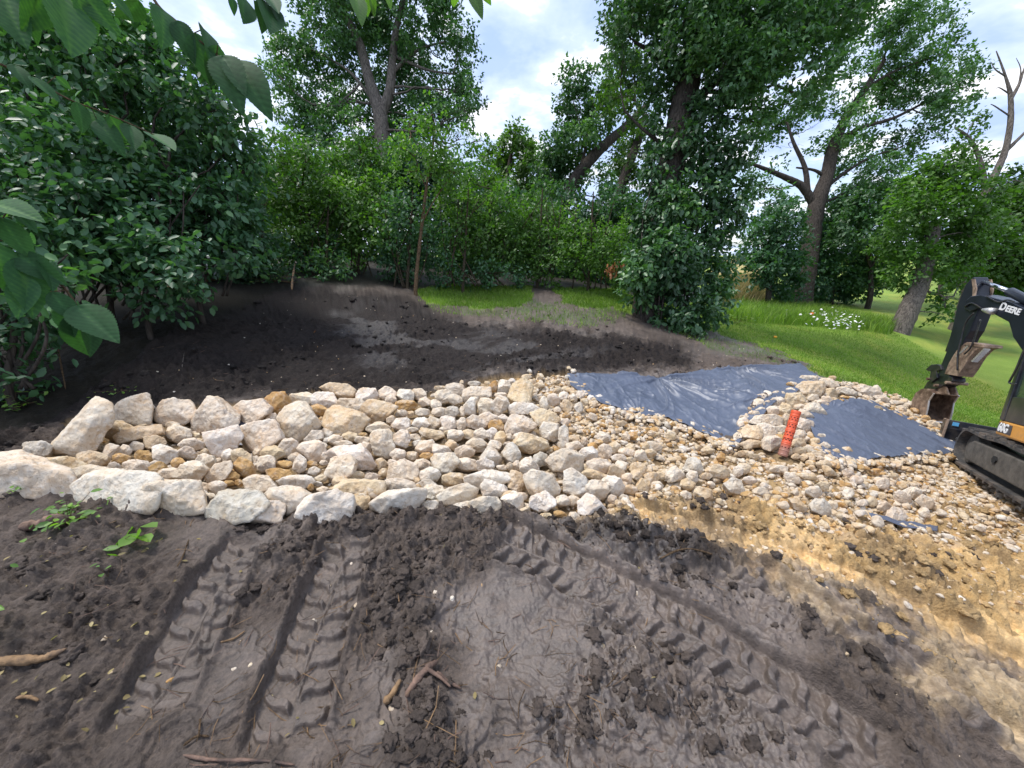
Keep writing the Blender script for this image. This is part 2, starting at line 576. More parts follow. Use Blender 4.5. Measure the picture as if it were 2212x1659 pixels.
def mat_terrain():
    m, nt, b = new_mat('ground_soil')
    geo = N(nt, 'ShaderNodeNewGeometry')
    P = geo.outputs['Position']
    vc = N(nt, 'ShaderNodeAttribute', attribute_name='col')
    wet = N(nt, 'ShaderNodeAttribute', attribute_name='wet')
    grs = N(nt, 'ShaderNodeAttribute', attribute_name='grassy')
    n1 = noise(nt, P, 9, 8, 0.65)
    n2 = noise(nt, P, 70, 6, 0.7)
    n3 = noise(nt, P, 2.0, 4, 0.6)
    n4 = noise(nt, P, 34, 6, 0.72)
    v = ramp(nt, n1, [(0.25, (0.55,) * 3), (0.75, (1.45,) * 3)]).outputs[0]
    v2 = ramp(nt, n2, [(0.3, (0.72,) * 3), (0.7, (1.3,) * 3)]).outputs[0]
    c = mixc(nt, 1.0, mixc(nt, 1.0, vc.outputs['Color'], v, 'MULTIPLY'), v2, 'MULTIPLY')
    gr = ramp(nt, n3, [(0.3, (0.85, 0.9, 0.8)), (0.7, (1.15, 1.1, 1.1))]).outputs[0]
    c2 = mixc(nt, 1.0, mixc(nt, 1.0, vc.outputs['Color'], gr, 'MULTIPLY'), v2, 'MULTIPLY')
    c = mixc(nt, grs.outputs['Fac'], c, c2)
    L(nt, c, b.inputs['Base Color'])
    rr = math_n(nt, 'SUBTRACT', 0.80, math_n(nt, 'MULTIPLY', wet.outputs['Fac'], 0.38))
    rr = math_n(nt, 'ADD', rr, math_n(nt, 'MULTIPLY', math_n(nt, 'SUBTRACT', n1, 0.5), 0.35))
    L(nt, rr, b.inputs['Roughness'])
    L(nt, math_n(nt, 'ADD', 0.2, math_n(nt, 'MULTIPLY', wet.outputs['Fac'], 0.45)), b.inputs['Specular IOR Level'])
    hh = math_n(nt, 'ADD', math_n(nt, 'MULTIPLY', n4, 0.7), math_n(nt, 'MULTIPLY', n2, 0.4))
    st = math_n(nt, 'SUBTRACT', 0.9, math_n(nt, 'MULTIPLY', wet.outputs['Fac'], 0.65))
    bn = N(nt, 'ShaderNodeBump', inp={'Distance': 0.05})
    L(nt, st, bn.inputs['Strength'])
    L(nt, hh, bn.inputs['Height'])
    L(nt, bn.outputs[0], b.inputs['Normal'])
    return m


def mat_stone():
    m, nt, b = new_mat('limestone')
    geo = N(nt, 'ShaderNodeNewGeometry')
    P = geo.outputs['Position']
    vc = N(nt, 'ShaderNodeAttribute', attribute_name='col')
    n1 = noise(nt, P, 6.5, 7, 0.62, 0.3)
    n2 = noise(nt, P, 42, 6, 0.7)
    n3 = noise(nt, P, 17, 5, 0.65)
    c = mixc(nt, ramp(nt, n1, [(0.40, (0, 0, 0)), (0.66, (0.75,) * 3)]).outputs[0], vc.outputs['Color'],
             mixc(nt, 1.0, vc.outputs['Color'], (0.84, 0.68, 0.52), 'MULTIPLY'))
    c = mixc(nt, ramp(nt, n3, [(0.50, (0, 0, 0)), (0.64, (0.6,) * 3)]).outputs[0], c, mixc(nt, 0.5, vc.outputs['Color'], (0.80, 0.76, 0.70)))
    c = mixc(nt, ramp(nt, n2, [(0.30, (0.75,) * 3), (0.46, (0,) * 3)]).outputs[0], c, mixc(nt, 1.0, c, (0.52, 0.42, 0.33), 'MULTIPLY'))
    L(nt, c, b.inputs['Base Color'])
    b.inputs['Roughness'].default_value = 0.9
    b.inputs['Specular IOR Level'].default_value = 0.25
    vor = N(nt, 'ShaderNodeTexVoronoi', inp={'Scale': 20.0})
    L(nt, P, vor.inputs['Vector'])
    h = math_n(nt, 'ADD', math_n(nt, 'MULTIPLY', n2, 0.45), math_n(nt, 'MULTIPLY', n3, 0.6))
    h = math_n(nt, 'ADD', h, math_n(nt, 'MULTIPLY', vor.outputs['Distance'], 0.35))
    bump(nt, b, h, 1.0, 0.03)
    return m


def mat_leaf(name, col, col2, rough=0.45, trans=0.30, spec=0.5):
    m, nt, b = new_mat(name)
    tn = N(nt, 'ShaderNodeAttribute', attribute_name='tone')
    c = ramp(nt, tn.outputs['Fac'], [(0.0, tuple(x * 0.55 for x in col)), (0.55, col), (1.0, col2)]).outputs[0]
    L(nt, c, b.inputs['Base Color'])
    b.inputs['Roughness'].default_value = rough
    b.inputs['Specular IOR Level'].default_value = spec
    tr = N(nt, 'ShaderNodeBsdfTranslucent')
    L(nt, mixc(nt, 1.0, c, (1.3, 1.7, 0.45), 'MULTIPLY'), tr.inputs[0])
    mx = N(nt, 'ShaderNodeMixShader', inp={0: trans})
    L(nt, b.outputs[0], mx.inputs[1])
    L(nt, tr.outputs[0], mx.inputs[2])
    L(nt, mx.outputs[0], nt.nodes['Material Output'].inputs[0])
    return m


def mat_bark(name, col, scale=1.0):
    m, nt, b = new_mat(name)
    t = N(nt, 'ShaderNodeTexCoord')
    mp = N(nt, 'ShaderNodeMapping')
    mp.inputs['Scale'].default_value = (10 * scale, 10 * scale, 1.4 * scale)
    L(nt, t.outputs['Object'], mp.inputs[0])
    n1 = noise(nt, mp.outputs[0], 2.2, 7, 0.65, 0.6)
    c = ramp(nt, n1, [(0.35, tuple(x * 0.35 for x in col)), (0.55, col), (0.75, tuple(x * 1.5 for x in col))]).outputs[0]
    L(nt, c, b.inputs['Base Color'])
    b.inputs['Roughness'].default_value = 0.95
    b.inputs['Specular IOR Level'].default_value = 0.2
    bump(nt, b, n1, 1.0, 0.06)
    return m


M_TERR = mat_terrain()
M_STONE = mat_stone()
LF_DARK = mat_leaf('leaf_dark', (0.069, 0.163, 0.078), (0.139, 0.284, 0.082))
LF_ELM = mat_leaf('leaf_elm', (0.070, 0.158, 0.079), (0.143, 0.284, 0.069), 0.5, 0.35)
LF_NEAR = mat_leaf('leaf_near', (0.042, 0.115, 0.045), (0.085, 0.20, 0.05), 0.65, 0.28, 0.2)
LF_MID = mat_leaf('leaf_mid', (0.095, 0.199, 0.038), (0.215, 0.366, 0.057), 0.5, 0.38)
LF_OAK = mat_leaf('leaf_oak', (0.079, 0.177, 0.069), (0.152, 0.289, 0.079), 0.5, 0.28)
LF_IVY = mat_leaf('leaf_ivy', (0.061, 0.143, 0.058), (0.130, 0.270, 0.062), 0.42, 0.25, 0.6)
LF_PALE = mat_leaf('leaf_pale', (0.085, 0.17, 0.035), (0.16, 0.27, 0.05), 0.55, 0.40)
LF_GRASS = mat_leaf('grass_blade', (0.165, 0.28, 0.035), (0.32, 0.43, 0.075), 0.55, 0.35)
LF_STRAW = mat_leaf('straw_blade', (0.26, 0.20, 0.08), (0.40, 0.32, 0.15), 0.7, 0.2)
LF_DEAD = mat_leaf('leaf_dead', (0.25, 0.09, 0.03), (0.38, 0.16, 0.06), 0.7, 0.2)
BK_OAK = mat_bark('bark_oak', (0.075, 0.062, 0.052))
BK_GREY = mat_bark('bark_grey', (0.17, 0.145, 0.125))
BK_TAN = mat_bark('bark_tan', (0.20, 0.13, 0.075), 3)
BK_THIN = mat_bark('bark_thin', (0.09, 0.07, 0.045), 3)
M_WOOD = simple('split_wood', (0.24, 0.145, 0.07), 0.8, var=0.45, scale=22, bstr=0.5, dirt=(0.05, 0.035, 0.03))
M_ROOT = simple('muddy_root', (0.17, 0.105, 0.075), 0.85, var=0.5, scale=18, bstr=0.5, dirt=(0.05, 0.035, 0.03))

# ------------------------------------------------------------------ the ground sheet
def build_terrain():
    rr = [0.004]
    while rr[-1] < 0.45:
        rr.append(rr[-1] * 1.25 if rr[-1] < .3 else rr[-1] + .01)
    while rr[-1] < 7.5:
        rr.append(rr[-1] * 1.0031)
    while rr[-1] < 1500:
        rr.append(rr[-1] * 1.03 if rr[-1] < 40 else rr[-1] * 1.15)
    rr = np.array(rr)
    th = np.concatenate([np.linspace(-180, -66, 40)[:-1], np.linspace(-66, 66, 900), np.linspace(66, 180, 40)[1:-1]])
    th = np.radians(th)
    nt_, nr = len(th), len(rr)
    X = (rr[:, None] * np.sin(th)[None]).ravel()
    Y = (rr[:, None] * np.cos(th)[None]).ravel()
    Z = H(X, Y)
    W = zones(X, Y, Z, True)
    Rr = np.hypot(X, Y)
    near = np.clip(1 - (Rr - 6) / 8, 0, 1)
    # colours (base colours mixed by where each material lies, plus a painted sheen)
    mud = np.array([0.108, 0.084, 0.069])
    col = np.tile(mud, (len(X), 1))
    wetn = fbm2(X * 2.2, Y * 2.2, 4, 30)
    col *= (0.82 + 0.45 * fbm2(X * 1.3, Y * 1.3, 4, 31))[:, None]
    wet = 0.15 + sstep(0.38, 0.62, wetn) * 0.75

    def blend(mask, c, a=1.0):
        k = (np.asarray(mask, float) * a)[:, None]
        col[:] = col * (1 - k) + np.asarray(c) * k
    dk = np.array([0.027, 0.021, 0.0185])
    blend(W['s_dark'], dk * 1.0)
    px, py, zc = proj(np.stack([X, Y, Z], -1))
    sheen = W['s_sheen']
    wet = wet * (1 - W['s_dark']) * (0.15 + 0.85 * sstep(250, 650, px))
    wn_ = sstep(0.50, 0.60, fbm2(X * 0.9 + Y * 0.5, Y * 2.4 - X, 4, 33))
    wet = np.maximum(wet, sheen * wn_ * 0.6)
    blend(sheen, (0.036, 0.030, 0.029), 0.2 + 0.35 * wn_)  # sheen on the bank painted in as a paler grey
    cn = sstep(0.40, 0.60, fbm2(X * 2.6, Y * 2.6, 5, 34))
    blend(W['s_clay'], np.array([[0.57, 0.375, 0.165]]) * (.75 + .5 * fbm2(X * 15, Y * 15, 3, 148))[:, None], 0.50 + 0.48 * cn)
    cn2 = sstep(0.42, 0.62, fbm2(X * 3.0 + Y * 1.5, Y * 5 - X * 3, 4, 35))
    blend(W['s_clay2'] * (1 - W['s_clay']), (0.44, 0.325, 0.19), 0.85 * cn2)
    blend(W['s_clump'], (0.045, 0.034, 0.028), 0.9)
    gx = fbm2(X * 5, Y * 5, 4, 36)
    blend(W['thin'], (0.075, 0.095, 0.035), sstep(0.42, 0.60, gx) * 0.7)
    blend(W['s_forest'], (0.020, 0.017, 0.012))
    gl = fbm2(X * 0.6, Y * 0.6, 4, 37)
    lawn_c = np.array([0.185, 0.275, 0.042])[None] * (0.65 + 0.7 * gl)[:, None] + (np.array([.07, .03, .01])[None] * sstep(.5, .65, fbm2(X * 1.1 + 9, Y * 1.1, 4, 38))[:, None])
    for msk, a in ((W['lawn'], 0.94), (W['patch'], 0.72)):
        k = (msk * a)[:, None]
        col[:] = col * (1 - k) + lawn_c * k
    blend(W['field'], (0.40, 0.29, 0.13), 0.8)
    blend(W['bed'], (0.38, 0.26, 0.13), 0.65)
    soft = (W['bed'] | W['lawn'] | W['field'])
    wet[soft] = 0
    grassy = (W['lawn'] | W['patch'] | W['field']).astype(float)
    # relief
    dh, sm = track_disp(X, Y)
    wet = np.maximum(wet, sm * 0.9)
    cl = fbm2(X * 9, Y * 9, 4, 40, 0.6)
    rough_m = sstep(0.35, 0.65, fbm2(X * 1.7, Y * 1.7, 3, 41))
    z1 = (fbm2(X * 3.2, Y * 3.2, 3, 42) - 0.5) * 0.07 + (np.abs(cl - 0.5) * -0.09 + 0.012) * (0.5 + 0.9 * rough_m)
    crumbs = (np.maximum(fbm2(X * 24, Y * 24, 3, 43, 0.6) - 0.46, 0) * 0.11) * (0.35 + rough_m)
    crumbs = crumbs * (1 - 0.5 * wet)
    # broad plates of smeared mud
    pl = fbm2(X * 5 + 3, Y * 5, 3, 44)
    pl = pl + 0.10 * (fbm2(X * 24, Y * 24, 3, 144) - .5)
    plates = sstep(0.46, 0.485, pl) * 0.012 + sstep(0.59, 0.61, pl) * 0.010
    # ruts dragged down to the right through the clay
    u = X * 0.62 + Y * 0.78
    ru = (fbm2(u * 7 + 0.8 * fbm2(X * 2, Y * 2, 2, 46), (X - Y) * 0.9, 4, 45) - 0.5)
    bil = np.abs(2 * fbm2(X * 8 + 5, Y * 8, 2, 150) - 1) * .055 + np.abs(2 * vn2(X * 21, Y * 21, 151) - 1) * .018 + np.abs(2 * vn2(X * 47, Y * 47, 152) - 1) * .010
    lump = 0.30 + 1.0 * rough_m
    bil = bil * lump * (1 - .75 * np.clip(wet, 0, 1))
    mudl = ~(W['lawn'] | W['forest'] | W['patch'] | W['bed'])
    amp = mudl * near
    dz = amp * (z1 + crumbs + plates * 1.3 + bil) * (1 - 0.70 * sm)
    dz += W['s_clump'] * near * (.015 + .10 * np.abs(2 * fbm2(X * 9, Y * 9, 3, 153) - 1))
    dz += ridge_disp(X, Y)
    ck = np.maximum(W['s_clay'], W['s_clay2'])
    rg = 1 - np.abs(2 * fbm2(u * 3.2 + 0.5 * fbm2(X * 2, Y * 2, 2, 46), (X - Y) * 1.1, 3, 145) - 1)
    dz += ck * near * (-.03 + ru * 0.13 + (rg ** 4) * 0.03 + np.abs(2 * fbm2(X * 13, Y * 13, 3, 146, .6) - 1) * .07 - .015) * (1 - 0.5 * sm)
    dz += W['s_dark'] * near * ((fbm2(X * 1.4, Y * 1.4, 3, 47) - 0.5) * 0.16 + (fbm2(X * 7, Y * 7, 5, 147, .62) - .5) * .10 * (1 - .8 * W['s_sheen']))
    dz += dh
    dz = np.where(W['bed'], -0.03 + (cl - 0.5) * 0.05, dz)
    dz = np.where(W['patch'] | W['thin'], dz + (cl - 0.5) * 0.03, dz)
    # the ground sinks a little under the liners so nothing pokes through them
    inh = (inpoly(px, py, grow(Z_HOLE, 1.12)) | inpoly(px, py, grow(Z_TARP1, 1.03))) & (zc > 0)
    dz = np.where(inh, -0.05, dz)
    # clods and smeared lumps heaped along the ridge between the tracks and in front of the stones
    ridge = np.exp(-((py - 1150) / 22.0) ** 2) * ((px > 480) & (px < 1150) & (zc > 0))
    dz += ridge * 0.05 * fbm2(X * 5, Y * 12, 3, 48)
    rp = np.exp(-((px - (860 + (py - 1200) * 0.2)) / 50.0) ** 2) * sstep(1180, 1260, py) * (zc > 0) * (Rr > 0.5)
    dz += rp * (0.02 + 0.06 * fbm2(X * 14, Y * 14, 4, 49, 0.6))
    wet *= (1 - rp)
    # dark bank on the left drops behind the big stones
    Z = Z + dz
    V = np.stack([X, Y, Z], -1)
    i = np.arange(nr - 1)[:, None] * nt_ + np.arange(nt_ - 1)[None]
    F = np.stack([i, i + 1, i + nt_ + 1, i + nt_], -1).reshape(-1, 4)
    # close under the camera
    V = np.vstack([V, [[0, 0, float(H(np.array(0.0), np.array(0.0)))]]])
    col = np.vstack([col, mud])
    wet = np.r_[wet, 0]
    grassy = np.r_[grassy, 0]
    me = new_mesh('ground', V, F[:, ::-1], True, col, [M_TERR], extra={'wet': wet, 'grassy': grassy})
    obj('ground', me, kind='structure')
    return rr, th, Z.reshape(nr, nt_)


RR_, TH_, ZG_ = build_terrain()


def HZ(x, y):
    """height of the finished ground, relief included"""
    x, y = np.asarray(x, float), np.asarray(y, float)
    r, a = np.hypot(x, y), np.arctan2(x, y)
    i = np.clip(np.searchsorted(RR_, r) - 1, 0, len(RR_) - 2)
    j = np.clip(np.searchsorted(TH_, a) - 1, 0, len(TH_) - 2)
    f = np.clip((r - RR_[i]) / (RR_[i + 1] - RR_[i]), 0, 1)
    g = np.clip((a - TH_[j]) / (TH_[j + 1] - TH_[j]), 0, 1)
    return (ZG_[i, j] * (1 - g) + ZG_[i, j + 1] * g) * (1 - f) + (ZG_[i + 1, j] * (1 - g) + ZG_[i + 1, j + 1] * g) * f


# ------------------------------------------------------------------ stones
def icosphere(sub):
    t = (1 + 5 ** 0.5) / 2
    V = [(-1, t, 0), (1, t, 0), (-1, -t, 0), (1, -t, 0), (0, -1, t), (0, 1, t), (0, -1, -t), (0, 1, -t), (t, 0, -1), (t, 0, 1), (-t, 0, -1), (-t, 0, 1)]
    F = [(0, 11, 5), (0, 5, 1), (0, 1, 7), (0, 7, 10), (0, 10, 11), (1, 5, 9), (5, 11, 4), (11, 10, 2), (10, 7, 6), (7, 1, 8), (3, 9, 4), (3, 4, 2), (3, 2, 6), (3, 6, 8), (3, 8, 9), (4, 9, 5), (2, 4, 11), (6, 2, 10), (8, 6, 7), (9, 8, 1)]
    V = [np.array(v) / np.linalg.norm(v) for v in V]
    for _ in range(sub):
        mid, F2 = {}, []

        def mp(a, b):
            k = (min(a, b), max(a, b))
            if k not in mid:
                m = V[a] + V[b]
                V.append(m / np.linalg.norm(m))
                mid[k] = len(V) - 1
            return mid[k]
        for a, b, c in F:
            ab, bc, ca = mp(a, b), mp(b, c), mp(c, a)
            F2 += [(a, ab, ca), (b, bc, ab), (c, ca, bc), (ab, bc, ca)]
        F = F2
    return np.array(V), np.array(F)


ICO = {k: icosphere(k) for k in (1, 2, 3, 4)}


def facet_radius(D, n, d, p=16):
    q = np.maximum(D @ n.T, 0) / d[None]
    return (q ** p).sum(1) ** (-1.0 / p)


# (x, y, w, h, turn, colour) in the frame; colours: 0 cream 1 tan 2 ochre 3 white 4 grey
COLS = [(0.70, 0.605, 0.48), (0.64, 0.51, 0.34), (0.54, 0.345, 0.15), (0.76, 0.69, 0.59), (0.60, 0.545, 0.455)]
CN = ['cream', 'tan', 'ochre', 'white', 'grey']


def conv(lst, sc, ox, oy):
    return [([(ox + x * sc, oy + y * sc) for x, y in it[0]], it[1]) if isinstance(it[0], list) else (ox + it[0] * sc, oy + it[1] * sc, it[2] * sc, it[3] * sc, it[4], it[5]) for it in lst]


ROCKS = []      # traced outlines or ovals
T1 = 1 / 3.0
ROCKS += conv([
    ([(590, 960), (700, 950), (742, 990), (735, 1060), (640, 1180), (560, 1260), (470, 1305), (380, 1295), (352, 1270), (372, 1190), (500, 1040)], 0),
    ([(738, 1010), (830, 925), (925, 898), (960, 900), (985, 985), (975, 1060), (930, 1075), (830, 1080), (745, 1060)], 0),
    ([(1010, 1010), (1060, 945), (1230, 930), (1262, 990), (1260, 1050), (1190, 1085), (1080, 1095), (1005, 1060)], 0),
    ([(1250, 1060), (1300, 1020), (1350, 925), (1400, 930), (1550, 1045), (1500, 1110), (1420, 1140), (1300, 1150), (1255, 1110)], 0),
    ([(1510, 1000), (1580, 950), (1700, 935), (1755, 985), (1745, 1020), (1650, 1080), (1590, 1075)], 0),
    ([(1725, 925), (1760, 895), (1860, 900), (1880, 960), (1850, 990), (1800, 1030), (1750, 1010)], 2),
    ([(1880, 910), (1920, 890), (2010, 905), (2020, 950), (1960, 975), (1885, 950)], 0),
    ([(2020, 910), (2060, 885), (2150, 890), (2190, 950), (2165, 990), (2060, 985), (2020, 960)], 3),
    ([(1805, 1060), (1880, 960), (1930, 945), (2000, 980), (2080, 1100), (2070, 1130), (1960, 1200), (1920, 1200), (1840, 1120)], 0),
    ([(1570, 1110), (1700, 1075), (1780, 1070), (1830, 1190), (1740, 1240), (1620, 1265), (1580, 1200)], 0),
    ([(1340, 1160), (1540, 1115), (1565, 1160), (1520, 1250), (1430, 1300), (1400, 1290)], 3),
    ([(680, 1130), (740, 1080), (800, 1075), (890, 1130), (860, 1160), (760, 1190), (700, 1180)], 1),
    ([(140, 1260), (180, 1205), (290, 1210), (342, 1240), (310, 1300), (200, 1320), (145, 1300)], 4),
    ([(-260, 1330), (0, 1310), (140, 1300), (330, 1350), (430, 1400), (480, 1490), (420, 1560), (300, 1590), (0, 1590), (-260, 1560)], 0),
    ([(490, 1500), (560, 1430), (760, 1400), (960, 1410), (1020, 1460), (990, 1600), (930, 1660), (760, 1660), (640, 1620), (520, 1580)], 3),
    ([(935, 1570), (980, 1500), (1060, 1465), (1280, 1470), (1330, 1600), (1330, 1670), (1200, 1700), (1000, 1690)], 0),
    ([(300, 1320), (380, 1305), (480, 1320), (550, 1360), (520, 1400), (400, 1420), (340, 1380)], 1),
    ([(450, 1400), (560, 1360), (690, 1375), (800, 1400), (700, 1440), (480, 1460)], 0),
    ([(760, 1190), (860, 1130), (1040, 1100), (1050, 1160), (900, 1200), (790, 1230)], 1),
    (1260, 1150, 30, 30, 0, 0),
    ([(1735, 1540), (1800, 1500), (1960, 1520), (2030, 1560), (1940, 1620), (1850, 1600), (1750, 1580)], 0),
    ([(1805, 1460), (1870, 1430), (2000, 1425), (2030, 1470), (1960, 1510), (1840, 1500)], 3),
    ([(1580, 1460), (1640, 1420), (1740, 1440), (1800, 1500), (1730, 1530), (1600, 1500)], 0),
    ([(1135, 1410), (1190, 1350), (1300, 1345), (1350, 1385), (1290, 1470), (1150, 1450)], 0),
    ([(1340, 1430), (1400, 1360), (1490, 1330), (1500, 1370), (1450, 1440), (1360, 1470)], 0),
    ([(1520, 1360), (1560, 1310), (1630, 1340), (1660, 1420), (1580, 1450), (1530, 1400)], 2),
    (1085, 1420, 150, 80, -15, 0), (1070, 1285, 165, 115, 0, 3), (1210, 1280, 120, 80, 0, 3), (1243, 1220, 155, 70, 5, 0),
    (1160, 1155, 165, 110, 0, 0), (600, 1318, 200, 105, 5, 1), (720, 1265, 100, 90, 0, 0), (645, 1245, 70, 40, 0, 1), (785, 1310, 120, 60, 0, 2), (810, 1265, 80, 80, 0, 0),
    (885, 1235, 90, 50, 0, 0), (1000, 1205, 140, 90, 0, 1), (930, 1300, 110, 80, 0, 2), (880, 1365, 180, 85, 5, 0), (740, 1370, 90, 60, 0, 4), (1030, 1380, 130, 80, 0, 2),
    (1155, 1345, 100, 60, 0, 2), (1010, 1355, 80, 50, 0, 0), (1290, 1205, 60, 40, 0, 1), (1330, 1270, 60, 40, 0, 1), (1330, 1330, 130, 85, 0, 0), (1480, 1290, 85, 70, -20, 3),
    (1400, 1500, 110, 65, 0, 0), (1490, 1420, 110, 60, 0, 2), (1310, 1500, 100, 60, 0, 0), (1310, 1550, 90, 60, 0, 0), (1270, 1170, 60, 50, 0, 1), (930, 1100, 60, 40, 0, 1), (960, 1095, 70, 30, 0, 0), (1120, 1095, 95, 40, 0, 0),
], T1, 0, 553)
ROCKS += conv([
    ([(1310, 450), (1400, 425), (1620, 470), (1700, 540), (1650, 650), (1520, 690), (1300, 640), (1250, 560)], 1),
    ([(1230, 200), (1270, 170), (1500, 175), (1570, 230), (1550, 300), (1450, 315), (1330, 275)], 1),
    ([(1590, 270), (1640, 210), (1780, 225), (1820, 300), (1700, 360), (1600, 310)], 3),
    ([(1395, 345), (1440, 318), (1620, 320), (1670, 360), (1600, 445), (1500, 460), (1410, 420)], 0),
    ([(1310, 860), (1380, 820), (1630, 800), (1720, 900), (1770, 1000), (1720, 1050), (1560, 1040), (1420, 960)], 3),
    ([(1280, 1060), (1330, 940), (1520, 900), (1580, 980), (1540, 1160), (1380, 1170), (1290, 1130)], 0),
    ([(1350, 1260), (1480, 1170), (1700, 1160), (1850, 1180), (1840, 1330), (1740, 1350), (1560, 1300), (1400, 1280)], 1),
    ([(1010, 1430), (1100, 1340), (1350, 1270), (1540, 1350), (1530, 1540), (1300, 1600), (1070, 1620), (985, 1580)], 3),
    ([(670, 1340), (720, 1260), (950, 1280), (1110, 1320), (1020, 1450), (870, 1540), (800, 1520)], 0),
    ([(395, 1440), (500, 1400), (780, 1375), (850, 1410), (780, 1560), (600, 1610), (430, 1580)], 0),
    ([(40, 1500), (200, 1290), (420, 1280), (560, 1290), (660, 1380), (640, 1420), (400, 1600), (230, 1620), (60, 1560)], 4),
    (710, 515, 120, 100, 0, 0), (1220, 440, 210, 95, 15, 2), (1225, 530, 50, 60, 0, 2), (1290, 522, 80, 55, 0, 2), (1265, 680, 150, 110, 0, 0), (1390, 692, 110, 50, 0, 2), (1530, 715, 175, 95, 0, 1),
    (1655, 690, 90, 45, 0, 2), (1150, 715, 210, 130, -30, 0), (1130, 855, 270, 210, 20, 0), (890, 835, 225, 190, 0, 0), (725, 885, 245, 130, 0, 1), (555, 880, 90, 90, 0, 0), (548, 950, 95, 80, 0, 0),
    (395, 920, 210, 155, 10, 1), (258, 910, 140, 120, -20, 3), (60, 970, 140, 140, 0, 0), (290, 1130, 170, 110, 0, 2), (270, 1192, 120, 60, 0, 2), (372, 1190, 90, 70, 0, 2), (660, 990, 200, 165, -20, 0),
    (535, 1015, 80, 60, 0, 0), (840, 1003, 185, 85, 0, 2), (1000, 1000, 120, 190, 25, 3), (1130, 1005, 130, 80, 0, 2), (820, 1110, 330, 130, 8, 2), (1155, 1070, 125, 90, 0, 4), (1230, 1145, 120, 80, 0, 1),
    (1370, 745, 150, 90, -20, 0), (1450, 790, 180, 80, 0, 0), (1690, 845, 110, 160, -15, 0), (1650, 745, 150, 80, 0, 0), (1420, 1175, 170, 100, 0, 1), (1115, 1235, 70, 70, 0, 2), (1190, 1200, 90, 50, 0, 3),
    (1250, 1265, 140, 80, 0, 0), (1600, 1115, 130, 100, 0, 1), (1750, 1130, 150, 80, 0, 0), (1635, 1400, 190, 200, 5, 1), (150, 1225, 170, 110, 0, 0), (60, 1345, 120, 120, 0, 0), (830, 690, 90, 60, 0, 0), (1240, 570, 55, 50, 0, 3),
    (1280, 745, 80, 50, 0, 3), (1240, 800, 90, 60, 0, 0), (1700, 590, 70, 70, 0, 0), (950, 920, 130, 80, -20, 0), (1270, 920, 110, 90, 0, 0), (1250, 985, 90, 60, 0, 0), (30, 760, 80, 90, 0, 1), (90, 870, 80, 50, 0, 1), (1480, 430, 60, 40, 0, 2)
], 0.2084, 438.9, 795.5)
